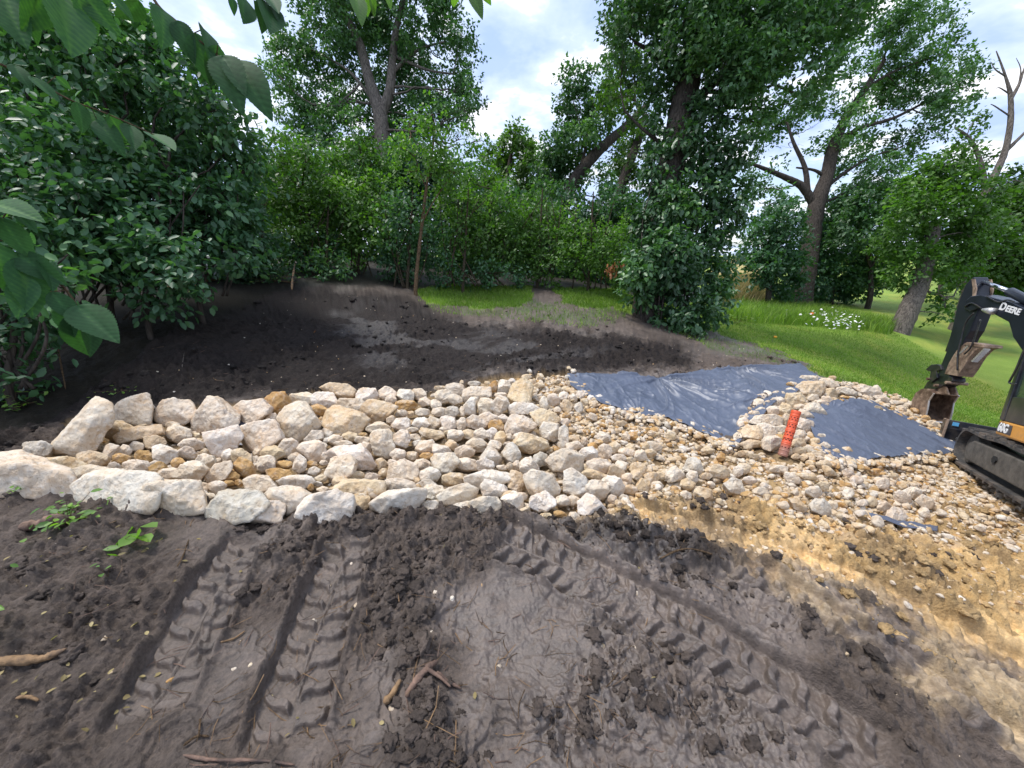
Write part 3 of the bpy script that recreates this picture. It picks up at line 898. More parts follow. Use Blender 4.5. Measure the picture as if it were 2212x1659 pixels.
ROCKS += conv([
    ([(0, 340), (110, 340), (275, 410), (270, 450), (160, 560), (0, 560), (-50, 480), (-60, 400)], 1),
    ([(30, 720), (80, 650), (240, 640), (262, 880), (190, 930), (80, 910)], 0),
    ([(20, 1400), (150, 1320), (420, 1255), (560, 1290), (555, 1380), (440, 1550), (220, 1550), (60, 1470)], 3),
    ([(200, 1140), (230, 1010), (370, 950), (480, 1010), (490, 1080), (440, 1180), (300, 1170)], 0),
    ([(655, 940), (700, 900), (880, 890), (945, 970), (880, 1060), (790, 1110), (690, 1050)], 0),
    ([(665, 850), (680, 790), (820, 820), (870, 880), (780, 920), (690, 900)], 3),
    ([(1000, 1130), (1220, 1060), (1450, 1090), (1460, 1180), (1300, 1250), (1090, 1240), (1010, 1180)], 3),
    ([(720, 1340), (850, 1250), (1000, 1200), (1110, 1260), (1100, 1380), (960, 1440), (780, 1440)], 0),
    ([(1050, 1390), (1180, 1340), (1320, 1345), (1380, 1440), (1260, 1540), (1160, 1600), (1090, 1540)], 0),
    ([(800, 1500), (940, 1400), (1030, 1380), (1070, 1490), (960, 1580), (840, 1570)], 0),
    ([(1180, 1230), (1230, 1170), (1400, 1210), (1440, 1280), (1300, 1370), (1200, 1330)], 3),
    ([(1440, 580), (1490, 490), (1600, 500), (1730, 610), (1640, 680), (1520, 690), (1430, 650)], 0),
    ([(1450, 300), (1500, 170), (1600, 110), (1700, 190), (1680, 350), (1470, 355)], 1),
    ([(1460, 400), (1520, 360), (1700, 370), (1800, 440), (1660, 480), (1480, 480)], 3),
    ([(1500, 790), (1590, 680), (1700, 700), (1850, 780), (1860, 830), (1720, 880), (1600, 860)], 1),
    ([(1650, 1130), (1720, 1060), (1900, 1110), (1980, 1250), (1960, 1350), (1850, 1330), (1700, 1280)], 0),
    ([(1000, 380), (1050, 315), (1110, 320), (1110, 490), (1010, 490)], 3),
    ([(1140, 380), (1180, 310), (1260, 320), (1290, 400), (1250, 480), (1160, 470)], 0),
    ([(1280, 360), (1340, 300), (1430, 320), (1460, 380), (1350, 490), (1290, 440)], 0),
    ([(990, 230), (1060, 195), (1250, 200), (1275, 290), (1160, 330), (1000, 330)], 0),
    ([(1340, 200), (1370, 130), (1450, 130), (1490, 200), (1430, 260), (1330, 270)], 3),
    ([(740, 530), (780, 500), (890, 530), (915, 610), (860, 640), (760, 610)], 3),
    ([(530, 660), (570, 625), (760, 660), (775, 710), (690, 750), (590, 720)], 1),
    ([(1150, 980), (1250, 820), (1340, 860), (1380, 950), (1330, 1010), (1220, 1010)], 4),
    (190, 270, 165, 150, 0, 0), (390, 285, 195, 130, 15, 3), (235, 330, 120, 100, 0, 0), (385, 388, 205, 110, 5, 2), (520, 270, 150, 110, 10, 0), (750, 210, 130, 55, 0, 1), (910, 220, 210, 100, 15, 0),
    (790, 300, 180, 150, 0, 0), (900, 330, 150, 110, 0, 0), (590, 350, 125, 110, 0, 0), (700, 375, 120, 90, 15, 0), (740, 450, 170, 90, 0, 0), (870, 450, 140, 110, 0, 4), (975, 450, 60, 110, 0, 0), (560, 455, 150, 75, 0, 0),
    (435, 470, 85, 55, 0, 1), (340, 470, 120, 80, 0, 0), (1095, 160, 130, 55, 0, 4), (1290, 200, 75, 150, 25, 2), (1490, 135, 70, 60, 0, 3), (1380, 285, 150, 60, 0, 0), (340, 580, 190, 130, -10, 3),
    (240, 540, 100, 100, 0, 0), (440, 570, 50, 55, 0, 2), (550, 570, 180, 120, 0, 3), (675, 565, 125, 130, 20, 0), (455, 640, 130, 60, 0, 0), (970, 585, 110, 130, 0, 0), (1130, 570, 235, 130, 5, 0), (1330, 590, 160, 110, 0, 2),
    (1250, 510, 200, 100, 0, 0), (1400, 520, 100, 80, 0, 0), (100, 620, 220, 100, -5, 0), (340, 740, 180, 190, 30, 0), (480, 720, 120, 70, 0, 0), (400, 680, 80, 40, 0, 2), (520, 780, 110, 70, 0, 3), (900, 700, 170, 120, 0, 3),
    (1040, 690, 170, 100, 0, 1), (1170, 690, 160, 130, 0, 0), (1290, 690, 120, 130, 0, 3), (1370, 730, 120, 150, 0, 1), (1450, 720, 100, 80, 0, 0), (1560, 720, 130, 110, -20, 3), (780, 640, 80, 60, 0, 0), (860, 670, 150, 60, 0, 1),
    (600, 830, 200, 160, 0, 0), (610, 910, 150, 80, 0, 2), (450, 910, 130, 100, 0, 1), (310, 900, 160, 120, 0, 0), (250, 990, 110, 90, 0, 0), (130, 990, 115, 120, 0, 1), (860, 810, 130, 100, 0, 1), (1000, 870, 200, 130, 0, 0),
    (1120, 800, 200, 140, 10, 0), (1310, 800, 150, 110, 0, 0), (1480, 880, 170, 190, 0, 4), (1450, 790, 90, 60, 0, 0), (1020, 1000, 240, 130, 0, 0), (1215, 1010, 170, 130, 0, 3), (1380, 1030, 110, 60, 0, 0), (1470, 1020, 75, 80, 0, 0),
    (1540, 1010, 90, 100, 0, 0), (560, 1010, 190, 130, 0, 0), (170, 1090, 120, 90, 0, 1), (50, 1120, 120, 60, 0, 1), (640, 1110, 220, 160, -10, 3), (590, 1210, 200, 100, 0, 4), (490, 1160, 90, 90, 0, 1), (880, 1150, 240, 130, 0, 1),
    (490, 1245, 110, 80, 0, 2), (60, 1260, 210, 200, 0, 0), (310, 1220, 330, 130, 0, 0), (680, 1290, 230, 160, -5, 3), (640, 1460, 220, 160, 0, 0), (1540, 1180, 150, 230, -20, 1), (1670, 1040, 170, 220, -15, 3), (1810, 940, 130, 120, 0, 4),
    (1500, 1380, 230, 180, 30, 3), (1760, 1400, 200, 190, 0, 3), (1630, 1480, 110, 90, 0, 1), (700, 1560, 130, 50, 0, 2), (180, 1530, 100, 40, 0, 1), (1440, 1330, 140, 110, 0, 1), (1590, 1330, 120, 90, 0, 0),
    (1640, 90, 100, 60, 0, 1), (1780, 90, 70, 70, 0, 1), (1700, 150, 80, 60, 0, 1), (1560, 125, 45, 40, 0, 2), (1770, 180, 110, 50, 0, 1)
], 0.2084, 795.5, 795.5)
ROCKS += conv([
    ([(-20, 560), (80, 520), (200, 560), (250, 610), (180, 660), (40, 640)], 1),
    ([(60, 700), (100, 640), (230, 660), (260, 780), (200, 830), (90, 790)], 0),
    ([(130, 1010), (200, 940), (300, 905), (470, 960), (470, 1130), (330, 1120), (200, 1110)], 0),
    ([(295, 1120), (400, 1110), (495, 1180), (490, 1330), (420, 1370), (300, 1300)], 3),
    ([(660, 1210), (720, 1160), (800, 1170), (875, 1270), (870, 1340), (780, 1350), (700, 1290)], 3),
    ([(440, 1400), (510, 1330), (600, 1370), (700, 1480), (700, 1530), (560, 1570), (460, 1540)], 3),
    ([(990, 1250), (1040, 1185), (1110, 1210), (1120, 1300), (1060, 1340), (1000, 1300)], 1),
    ([(1440, 1090), (1500, 990), (1570, 985), (1620, 1080), (1600, 1160), (1500, 1120)], 4),
    ([(1470, 1150), (1510, 1105), (1570, 1120), (1585, 1200), (1530, 1220), (1480, 1200)], 3),
    ([(1550, 1300), (1600, 1260), (1700, 1290), (1708, 1370), (1600, 1420), (1555, 1380)], 1),
    (190, 430, 115, 130, 0, 0), (100, 460, 80, 130, 0, 0), (320, 480, 110, 120, 0, 1), (290, 390, 90, 90, 0, 3), (435, 500, 80, 110, -10, 4), (380, 410, 90, 80, 0, 0), (455, 380, 80, 80, 0, 3), (370, 270, 140, 50, 5, 1),
    (330, 210, 60, 50, 0, 3), (490, 290, 50, 45, 0, 2), (310, 320, 80, 45, 0, 1), (235, 340, 70, 60, 0, 1), (370, 340, 60, 60, 0, 1), (490, 450, 70, 90, 0, 1), (550, 420, 70, 80, 0, 3), (580, 470, 60, 80, 0, 1),
    (630, 410, 80, 70, 0, 3), (640, 375, 50, 40, 0, 0), (710, 475, 80, 60, 0, 1), (935, 435, 60, 45, 0, 2), (910, 475, 50, 40, 0, 2), (560, 530, 90, 50, 0, 2), (230, 520, 70, 60, 0, 0), (290, 780, 90, 220, 0, 3),
    (70, 1000, 140, 120, 0, 4), (390, 805, 120, 80, 10, 1), (490, 830, 70, 100, 10, 0), (625, 845, 90, 75, 0, 2), (570, 875, 90, 80, 0, 2), (670, 790, 130, 100, 10, 3), (770, 880, 110, 110, 0, 3), (690, 920, 130, 150, 0, 0),
    (400, 870, 170, 80, 0, 0), (530, 945, 180, 130, 0, 3), (640, 1070, 270, 150, 10, 0), (840, 1070, 120, 120, 0, 0), (820, 990, 160, 80, 0, 0), (590, 1150, 240, 90, 10, 1), (800, 1140, 150, 120, 20, 1), (600, 1290, 220, 190, 0, 0),
    (80, 60 + 1350, 230, 190, 0, 3), (285, 1400, 130, 110, 0, 0), (375, 1390, 120, 80, 0, 0), (790, 1520, 120, 110, 20, 1), (390, 1560, 120, 110, 0, 0), (260, 1530, 130, 70, 20, 2), (120, 1545, 140, 60, 0, 1), (760, 1390, 90, 90, 0, 4),
    (870, 1370, 90, 70, 0, 0), (940, 1290, 120, 100, 0, 4), (990, 1150, 120, 90, 20, 1), (900, 1180, 110, 110, 0, 3), (1000, 1090, 170, 120, 0, 3), (930, 1010, 100, 70, 0, 1), (1030, 960, 120, 100, 20, 0), (930, 890, 100, 80, 0, 3),
    (900, 930, 170, 70, 10, 0), (1120, 940, 120, 80, 0, 1), (1165, 870, 140, 90, 20, 3), (1080, 880, 70, 80, 0, 3), (1130, 745, 70, 50, 0, 3), (890, 780, 70, 80, 0, 3), (960, 775, 90, 80, -20, 2), (1140, 1170, 150, 90, 0, 3),
    (1230, 1160, 130, 80, 10, 1), (1350, 1150, 170, 160, 0, 0), (1660, 1160, 110, 70, 0, 0), (1480, 1240, 150, 100, 15, 1), (1180, 1270, 120, 110, 0, 4), (1320, 770, 100, 80, 0, 4), (1170, 610, 80, 70, 0, 1), (850, 650, 90, 50, 0, 3),
    (900, 555, 70, 50, 0, 2), (960, 540, 90, 60, 0, 2), (570, 590, 90, 70, 30, 0), (320, 575, 80, 60, 0, 2), (310, 640, 80, 70, 0, 3), (1460, 1350, 120, 100, 0, 0), (1330, 1360, 80, 60, 0, 1)
], 0.2248, 1152.1, 768.1)
ROCKS += conv([
    ([(415, 720), (460, 670), (600, 690), (630, 730), (600, 830), (430, 790)], 1),
    ([(490, 650), (560, 580), (720, 570), (800, 610), (790, 680), (620, 680)], 0),
    ([(530, 680), (640, 655), (730, 690), (750, 750), (690, 800), (600, 780)], 0),
    ([(835, 430), (860, 370), (980, 365), (1030, 430), (930, 495), (850, 470)], 1),
    ([(950, 300), (1000, 260), (1190, 265), (1210, 330), (1170, 390), (960, 360)], 1),
    ([(1020, 510), (1050, 460), (1150, 460), (1230, 570), (1160, 595), (1050, 560)], 0),
    ([(950, 570), (980, 515), (1040, 520), (1105, 590), (1050, 635), (960, 620)], 0),
    ([(770, 520), (800, 465), (870, 475), (920, 540), (850, 595), (780, 570)], 1),
    ([(240, 1250), (320, 1180), (400, 1200), (430, 1290), (380, 1340), (290, 1335)], 4),
    ([(860, 1370), (960, 1380), (1050, 1480), (1000, 1505), (900, 1460)], 1),
    ([(1070, 1440), (1120, 1375), (1210, 1390), (1270, 1480), (1200, 1550), (1090, 1500)], 4),
    ([(1190, 1060), (1250, 1065), (1340, 1150), (1230, 1155)], 1),
    (600, 400, 120, 65, 0, 0), (582, 465, 120, 90, 0, 0), (665, 458, 60, 60, 0, 0), (597, 533, 110, 75, 0, 0), (772, 375, 125, 70, 0, 0), (765, 443, 140, 80, 0, 0), (872, 348, 130, 70, 0, 0), (905, 288, 90, 65, 0, 0),
    (1050, 235, 190, 80, 0, 0), (1110, 410, 130, 70, 0, 0), (712, 535, 130, 95, 0, 0), (530, 572, 130, 80, 0, 0), (430, 655, 115, 120, 0, 0), (450, 605, 140, 60, 0, 0), (385, 792, 120, 90, 0, 0), (700, 845, 200, 150, 0, 3),
    (510, 850, 200, 80, 0, 1), (980, 492, 90, 60, 0, 0), (1190, 470, 120, 80, 25, 3), (1230, 430, 110, 80, 20, 0), (845, 620, 90, 110, 0, 1), (800, 712, 130, 80, 0, 0), (1010, 665, 180, 130, 20, 0), (970, 700, 70, 50, 0, 0),
    (960, 762, 150, 90, 0, 0), (960, 845, 140, 100, 0, 1), (1120, 832, 100, 80, 0, 1), (1180, 790, 90, 70, 0, 0), (1060, 890, 110, 60, 0, 0), (1152, 908, 110, 60, 0, 0), (1210, 880, 120, 95, 0, 0), (970, 920, 150, 90, 0, 1),
    (1420, 918, 110, 80, 0, 1), (1320, 930, 90, 60, 0, 1), (870, 922, 80, 80, 0, 1), (1130, 960, 150, 80, 0, 1), (1260, 268, 190, 80, 20, 0), (1390, 272, 60, 40, 0, 0), (1460, 300, 100, 50, 0, 0), (1430, 350, 240, 70, 15, 3),
    (1270, 370, 130, 100, 10, 1), (1600, 335, 200, 80, 15, 0), (1140, 222, 60, 50, 0, 0), (180, 1120, 220, 130, 0, 4), (60, 1160, 100, 60, 0, 3), (430, 1090, 150, 110, 0, 4), (380, 1115, 100, 100, 0, 0), (495, 1200, 130, 80, 0, 0),
    (600, 1310, 150, 100, 15, 3), (780, 1095, 180, 80, 5, 3), (900, 1180, 180, 90, 30, 4), (1110, 1310, 160, 110, 10, 3), (1280, 1440, 110, 80, 0, 0), (1285, 1520, 100, 80, 0, 1), (1520, 1195, 130, 80, 0, 4), (1190, 1260, 130, 90, 0, 1),
    (630, 1260, 80, 80, 0, 0), (560, 1370, 90, 50, 0, 0), (1440, 1310, 110, 80, 0, 4), (1040, 1165, 200, 60, 10, 1), (415, 945, 75, 60, 0, 3), (215, 980, 80, 90, 0, 2), (90, 915, 130, 60, 0, 1), (540, 970, 120, 50, 20, 3),
    (350, 1010, 60, 60, 0, 3), (480, 880, 80, 50, 0, 3), (1440, 1130, 110, 80, 0, 0), (1210, 1050, 140, 80, 0, 4), (940, 970, 90, 50, 0, 3), (1010, 975, 90, 60, 0, 1)
], 0.2248, 1508.7, 768.1)
ROCKS += conv([
    (340, 950, 130, 90, 15, 4), (620, 1050, 160, 110, 10, 3), (740, 1130, 180, 110, 20, 3), (525, 1090, 180, 110, 20, 0), (350, 1170, 130, 90, 0, 3), (460, 1255, 200, 140, 0, 3), (720, 1290, 140, 90, 0, 0),
    (240, 1130, 110, 90, 0, 1), (150, 1140, 100, 70, 0, 4), (970, 1210, 110, 90, 0, 4), (1310, 870, 120, 100, 0, 1), (1490, 985, 120, 110, 0, 1), (1430, 1060, 90, 80, 0, 3), (1520, 1090, 90, 80, 0, 1),
    (800, 850, 95, 50, 30, 1), (275, 845, 110, 50, 0, 2), (395, 705, 80, 50, 0, 2), (280, 712, 160, 70, 0, 0), (570, 655, 95, 60, 0, 0), (650, 675, 85, 55, 0, 1), (740, 685, 110, 60, 0, 0), (850, 682, 100, 60, 0, 1),
    (960, 665, 120, 60, 0, 0), (800, 400, 105, 60, 0, 3), (680, 440, 90, 50, 0, 1), (600, 365, 85, 50, 0, 2), (580, 312, 100, 50, 0, 1), (290, 262, 100, 50, 0, 1), (440, 312, 80, 50, 0, 0), (520, 272, 85, 50, 0, 0),
    (200, 95, 260, 90, 15, 0), (330, 162, 150, 60, 15, 0), (740, 350, 90, 50, 10, 2), (850, 460, 60, 40, 0, 2), (440, 888, 100, 50, 0, 3)
], 0.2315, 1828, 823)


def convex(pts):
    pts = sorted(map(tuple, pts))

    def half(ps):
        h = []
        for p in ps:
            while len(h) > 1 and (h[-1][0] - h[-2][0]) * (p[1] - h[-2][1]) - (h[-1][1] - h[-2][1]) * (p[0] - h[-2][0]) <= 0:
                h.pop()
            h.append(p)
        return h
    a, b = half(pts), half(pts[::-1])
    return np.array(a[:-1] + b[:-1])


def build_rocks():
    rk = []
    for r in ROCKS:
        if isinstance(r[0], list):
            P = convex(r[0])
            c = (P.max(0) + P.min(0)) / 2
            w, h = P.max(0) - P.min(0)
            rk.append(dict(c=c, w=w, h=h, poly=P - c, col=r[1], hero=True))
        else:
            x, y, w, h, a, col = r
            n = int(rng.integers(6, 9))
            t = np.sort((np.arange(n) + rng.uniform(-.30, .30, n)) / n * 2 * math.pi) + rng.uniform(0, 6)
            rad = rng.uniform(0.94, 1.12, n)
            e = np.stack([np.cos(t) * w / 2 * rad, np.sin(t) * h / 2 * rad], -1)
            ca, sa = math.cos(math.radians(a)), math.sin(math.radians(a))
            e = e @ np.array([[ca, sa], [-sa, ca]])
            rk.append(dict(c=np.array([x, y]), w=w, h=h, poly=convex(e), col=col, hero=False))
    for r in rk:
        if r['c'][0] > 1300 and not r['hero'] and r['col'] in (3, 4):
            r['col'] = 0 if r['c'][1] % 3 < 2 else 1
    cs = np.array([r['c'] for r in rk])
    hs = np.array([r['h'] for r in rk])
    zcs, _ = ground(cs[:, 0], cs[:, 1] + hs * 0.40)
    for i, r in enumerate(rk):
        r['zc'] = zcs[i]
        r['area'] = r['w'] * r['h']
    order = sorted(range(len(rk)), key=lambda i: -rk[i]['area'])
    return rk, order


RK, ORD = build_rocks()
KEEP = set(ORD[:297])
print('rocks traced', len(RK))


def rock_mesh(r, seed, sub):
    g = np.random.default_rng(seed)
    zc = r['zc']
    k = zc / FPX
    P = r['poly'] * k * 1.10                # metres, x right, y down
    n = len(P)
    big = math.sqrt(r['w'] * r['h']) * k
    half_t = 0.5 * min(big * 0.95, r['w'] * k * 1.3)
    # half spaces round the outline, leaning a little toward or away
    ns, ds = [], []
    for i in range(n):
        a, b = P[i], P[(i + 1) % n]
        e = b - a
        nn = np.array([e[1], -e[0]])
        ln = np.linalg.norm(nn)
        if ln < 1e-6:
            continue
        nn = nn / ln
        d = nn @ a
        if d < 0:
            nn, d = -nn, -d
        s = g.uniform(-0.35, 0.35)
        v = np.array([nn[0], -nn[1], s])
        ns.append(v / np.linalg.norm(v))
        ds.append(max(d, 0.15 * big) / np.linalg.norm(v))
    for i in range(int(g.integers(4, 6))):
        v = np.array([g.uniform(-.8, .8) * min(1, r['h'] / r['w']), g.uniform(-.6, .9) * min(1, r['w'] / r['h']), -1.0])
        ns.append(v / np.linalg.norm(v))
        ds.append(half_t * g.uniform(0.75, 1.05))
    for i in range(4):
        v = np.array([g.uniform(-.6, .6) * min(1, r['h'] / r['w']), g.uniform(-.6, .6), 1.0])
        ns.append(v / np.linalg.norm(v))
        ds.append(half_t * g.uniform(0.8, 1.1))
    for i in range(5):
        v = g.normal(size=3)
        v /= np.linalg.norm(v)
        rr = 0.60 * max(r['w'], r['h']) * k
        ns.append(v)
        ds.append(rr * g.uniform(0.85, 1.15))
    ns, ds = np.array(ns), np.array(ds)
    D, F = ICO[sub]
    Q = D * facet_radius(D, ns, ds, 60)[:, None]
    # broken surface
    f = 1.0 / max(big, 0.03)
    off = g.uniform(0, 50, 3)
    am = 0.085 * big
    nz = (vn3(Q * f * 3.2 + off, 1) - .5) * am + (vn3(Q * f * 7 + off, 2) - .5) * am * 0.55 + (vn3(Q * f * 16 + off, 3) - .5) * am * 0.45
    Q = Q + D * nz[:, None]
    # into world: x along camera right, y along camera up, depth along the sight line
    rd = ray(*r['c'])
    rd = rd / np.linalg.norm(rd)
    W = Q[:, :1] * R3 + Q[:, 1:2] * U3 + Q[:, 2:3] * rd
    c = EYE + ray(*r['c']) * zc
    col = np.array(COLS[r['col']]) * g.uniform(0.93, 1.07) * (1 + g.uniform(-.012, .012, 3))
    return W, F, c, np.tile(col, (len(W), 1))


def region_of(x, y):
    if x < 165 and y < 1000:
        return 'at the left end of the bed'
    if x > 1580 and x < 1790 and y < 985:
        return 'in the heap beside the pipe'
    if x >= 1740 and y < 930:
        return 'on the ridge above right liner'
    if x >= 1790 and y < 1010:
        return 'along the right liner edge'
    if x >= 1380 and y > 1000:
        return 'on the trampled gravel'
    if x > 1230 and y < 900:
        return 'at the left liner corner'
    if x > 1300 and y < 1020:
        return 'on gravel below left liner'
    if y < 880:
        return 'in the back row'
    if y > 1062:
        return 'in the front row'
    if x < 480:
        return 'in the left of the bed'
    if x < 900:
        return 'in the left middle bed'
    return 'in the middle of the bed'


HERO_LABELS = {
    0: 'long pale slab leaning on its end at the left of the back row',
    1: 'cream boulder with a small knob on its pointed top beside the long leaning slab',
    2: 'rounded blocky cream boulder third in the back row from the leaning slab',
    3: 'large four sided cream boulder with a peaked top in the back row',
    4: 'lumpy cream boulder just left of the ochre boulder in the back row',
    5: 'ochre brown boulder standing in the back row against dark soil',
    6: 'small square cream boulder just right of the ochre boulder in the back row',
    8: 'big upright kite shaped cream boulder below the back row of stones',
    9: 'broad pinkish cream block below the lumpy back row boulder',
    10: 'pale tapering stone with its point down beside a dark gap in the bed',
    11: 'tan topped flat stone leaning against the foot of the long slab',
    12: 'lone grey boulder lying on dark soil left of the leaning slab',
    13: 'huge cream boulder cut by the left edge of the picture',
    14: 'very large pale layered boulder second from the left in the front row',
    15: 'large cream boulder with a flat top third from the left in the front row',
}


def place_rocks():
    lab = {}
    stuffV, stuffF, stuffC = [], [], []
    nv = 0
    areas = np.array([r['area'] for r in RK])
    for i, r in enumerate(RK):
        big = r['area'] > 1000
        if i in KEEP:
            sub = 4 if r['area'] > 900 else 3
            W, F, c, col = rock_mesh(r, 100 + i, sub)
            me = new_mesh('boulder' if big else 'stone', W, F, True, col, [M_STONE])
            if r['hero'] and i in HERO_LABELS:
                lb = HERO_LABELS[i]
            else:
                sz = 'very large' if r['area'] > 3500 else 'large' if r['area'] > 1500 else 'middling' if r['area'] > 600 else 'small' if r['area'] > 260 else 'very small'
                asp = r['w'] / r['h']
                sh = 'wide flat' if asp > 1.8 else 'tall upright' if asp < 0.85 else 'squarish' if asp < 1.2 else 'oblong'
                lb = f"{sz} {sh} {CN[r['col']]} stone {region_of(*r['c'])}"
            r['label'] = lb
            r['obj'] = obj('boulder' if big else 'stone', me, None, lb, 'boulder' if big else 'stone', 'limestone rocks piled in the drainage bed', loc=c)
            lab.setdefault(lb, []).append(r)
        else:
            W, F, c, col = rock_mesh(r, 100 + i, 3)
            stuffV.append(W + c)
            stuffF.append(F + nv)
            stuffC.append(col)
            nv += len(W)
    # where a few look-alikes share words, tell them apart by order; larger sets stay a group of look-alikes
    for lb, rs in lab.items():
        if len(rs) == 2:
            rs.sort(key=lambda r: r['c'][0])
            for r, w in zip(rs, ('left of two', 'right of two')):
                r['obj']['label'] = f'{w}: {lb}'
        elif len(rs) == 3:
            rs.sort(key=lambda r: r['c'][0])
            for r, w in zip(rs, ('leftmost of three', 'middle of three', 'rightmost of three')):
                r['obj']['label'] = f'{w}: {lb}'
        elif len(rs) > 3:
            rs.sort(key=lambda r: r['c'][0])
            nm = ['leftmost', 'second from left', 'third from left', 'fourth from left', 'fifth from left', 'sixth from left', 'seventh from left', 'eighth from left']
            for q, r in enumerate(rs):
                w = 'rightmost' if q == len(rs) - 1 else (nm[q] if q < len(nm) else 'farther right')
                r['obj']['label'] = f'{w}: {lb}'
    return stuffV, stuffF, stuffC, nv


SV, SF, SC, SNV = place_rocks()


def scatter_stones():
    """small stones filling the bed, one heap nobody could count"""
    global SNV
    D2, F2 = ICO[2]
    D1, F1 = ICO[1]
    temps = []
    for k in range(14):
        g = np.random.default_rng(900 + k)
        n = int(g.integers(9, 14))
        ns = g.normal(size=(n, 3))
        ns /= np.linalg.norm(ns, axis=1)[:, None]
        ds = g.uniform(0.65, 1.0, n)
        for D in (D2,):
            q = D * np.minimum(facet_radius(D, ns, ds, 14), 1.25)[:, None]
            q += D * ((vn3(q * 3 + k, 4) - .5) * 0.22)[:, None]
            temps.append(q * np.array([1.0, g.uniform(.7, 1), g.uniform(.55, .85)]))

    def sow(n, xr, yr, polys, smin, smax, pw, colw, lift=0.0, avoid=(), zmax=99):
        global SNV
        x = rng.uniform(*xr, n)
        y = rng.uniform(*yr, n)
        z = H(x, y)
        px, py, zc = proj(np.stack([x, y, z], -1))
        ok = np.zeros(n, bool)
        for p in polys:
            ok |= inpoly(px, py, p)
        for p in avoid:
            ok &= ~inpoly(px, py, p)
        ok &= (zc > 0.3) & (zc < zmax)
        x, y = x[ok], y[ok]
        z = HZ(x, y) + 0.004
        for i in range(len(x)):
            s = smin + (smax - smin) * rng.random() ** pw
            q = temps[rng.integers(len(temps))] * s * 0.5
            a = rng.uniform(0, 6.28)
            ca, sa = math.cos(a), math.sin(a)
            b = rng.uniform(-.6, .6)
            cb, sb = math.cos(b), math.sin(b)
            q = q @ np.array([[ca, sa, 0], [-sa, ca, 0], [0, 0, 1]]) @ np.array([[1, 0, 0], [0, cb, sb], [0, -sb, cb]])
            SV.append(q + [x[i], y[i], z[i] - 0.015 + s * 0.22 + lift * rng.random()])
            SF.append(F2 + SNV)
            c = np.array(COLS[rng.choice(5, p=colw)]) * rng.uniform(0.82, 1.05)
            SC.append(np.tile(c, (len(q), 1)))
            SNV += len(q)
        return len(x)
    def edging(pts, n, smin, smax, lift, spread=7):
        global SNV
        pts = np.array(pts, float)
        t = rng.random(n) * (len(pts) - 1)
        i = np.floor(t).astype(int)
        q = pts[i] + (pts[np.minimum(i + 1, len(pts) - 1)] - pts[i]) * (t - i)[:, None] + rng.normal(size=(n, 2)) * [spread * 1.6, spread * .9] + [0, 3]
        _, P = ground(q[:, 0], q[:, 1])
        for p in P:
            s = smin + (smax - smin) * rng.random() ** 2
            v = temps[rng.integers(len(temps))] * s * .5
            a = rng.uniform(0, 6.28)
            v = v @ np.array([[math.cos(a), math.sin(a), 0], [-math.sin(a), math.cos(a), 0], [0, 0, 1]])
            SV.append(v + [p[0], p[1], p[2] + lift * .6 + s * .15])
            SF.append(F2 + SNV)
            SC.append(np.tile(np.array(COLS[rng.choice(5, p=[.3, .38, .16, .12, .04])]) * rng.uniform(.82, 1.05), (len(v), 1)))
            SNV += len(v)
    edging([(1755, 975), (1790, 994), (1840, 1002), (1900, 998), (1980, 990), (2065, 984)], 480, .035, .09, .03)
    edging([(1232, 838), (1300, 878), (1380, 898), (1440, 908), (1500, 931), (1585, 970)], 620, .03, .085, .035, 6)
    edging([(1735, 900), (1790, 868), (1860, 864), (1935, 888), (2000, 922), (2060, 952)], 220, .04, .09, .03, 5)
    edging([(1590, 955), (1610, 915), (1650, 868), (1700, 845), (1765, 822)], 90, .05, .09, .04, 4)
    left = [(x, y) for x, y in Z_BED if x < 1330] + [(1340, 1095)]
    cen = lambda P: [(np.mean([q[0] for q in P]) + (x - np.mean([q[0] for q in P])) * 1.06, np.mean([q[1] for q in P]) + (y - np.mean([q[1] for q in P])) * 1.06 + 2) for x, y in P]
    avoid = (cen(Z_HOLE), cen(Z_TARP1))
    a = sow(9000, (-4.5, 1.6), (1.6, 5.6), [Z_BED], 0.022, 0.085, 2.6, [.42, .33, .12, .10, .03], -0.03, avoid)
    G = [(1240, 805), (1310, 870), (1440, 893), (1590, 957), (1700, 1000), (1830, 992), (2045, 972), (2100, 1010), (2250, 1100), (2300, 1210), (2100, 1185), (1950, 1165), (1800, 1150), (1650, 1110), (1500, 1085), (1330, 1110), (1180, 1080), (1180, 900), (1120, 820)]
    G2 = [(1600, 900), (1650, 860), (1750, 818), (1860, 832), (2010, 885), (2120, 940), (2045, 968), (1930, 905), (1870, 878), (1800, 873), (1745, 905), (1790, 985), (1590, 960)]
    b = sow(21000, (0.2, 5.4), (1.7, 6.6), [G], 0.018, 0.078, 2.3, [.30, .42, .19, .08, .01], 0.02, avoid)
    c = sow(5200, (2.4, 7.0), (2.8, 7.5), [G2], 0.04, 0.12, 1.8, [.42, .36, .12, .08, .02], 0.03, avoid)
    d = sow(12000, (-.2, 5.0), (0.7, 3.8), [[(x, min(y, 1330)) for x, y in Z_CLAY]], 0.005, 0.045, 3.4, [.26, .48, .20, .05, .01], 0.0, avoid)
    e = sow(2600, (-4.5, 5.0), (0.6, 8), [[(-500, 640), (2300, 640), (2300, 1700), (-500, 1700)]], 0.004, 0.03, 3.5, [.3, .3, .1, .25, .05], 0.0, avoid)
    print('stones', a, b, c, d, e)


scatter_stones()
me = new_mesh('gravel', np.concatenate(SV), np.concatenate(SF), True, np.concatenate(SC), [M_STONE])
obj('gravel', me, None, 'small cream tan and ochre gravel filling the bed between the boulders', 'gravel', kind='stuff')
del SV, SF, SC

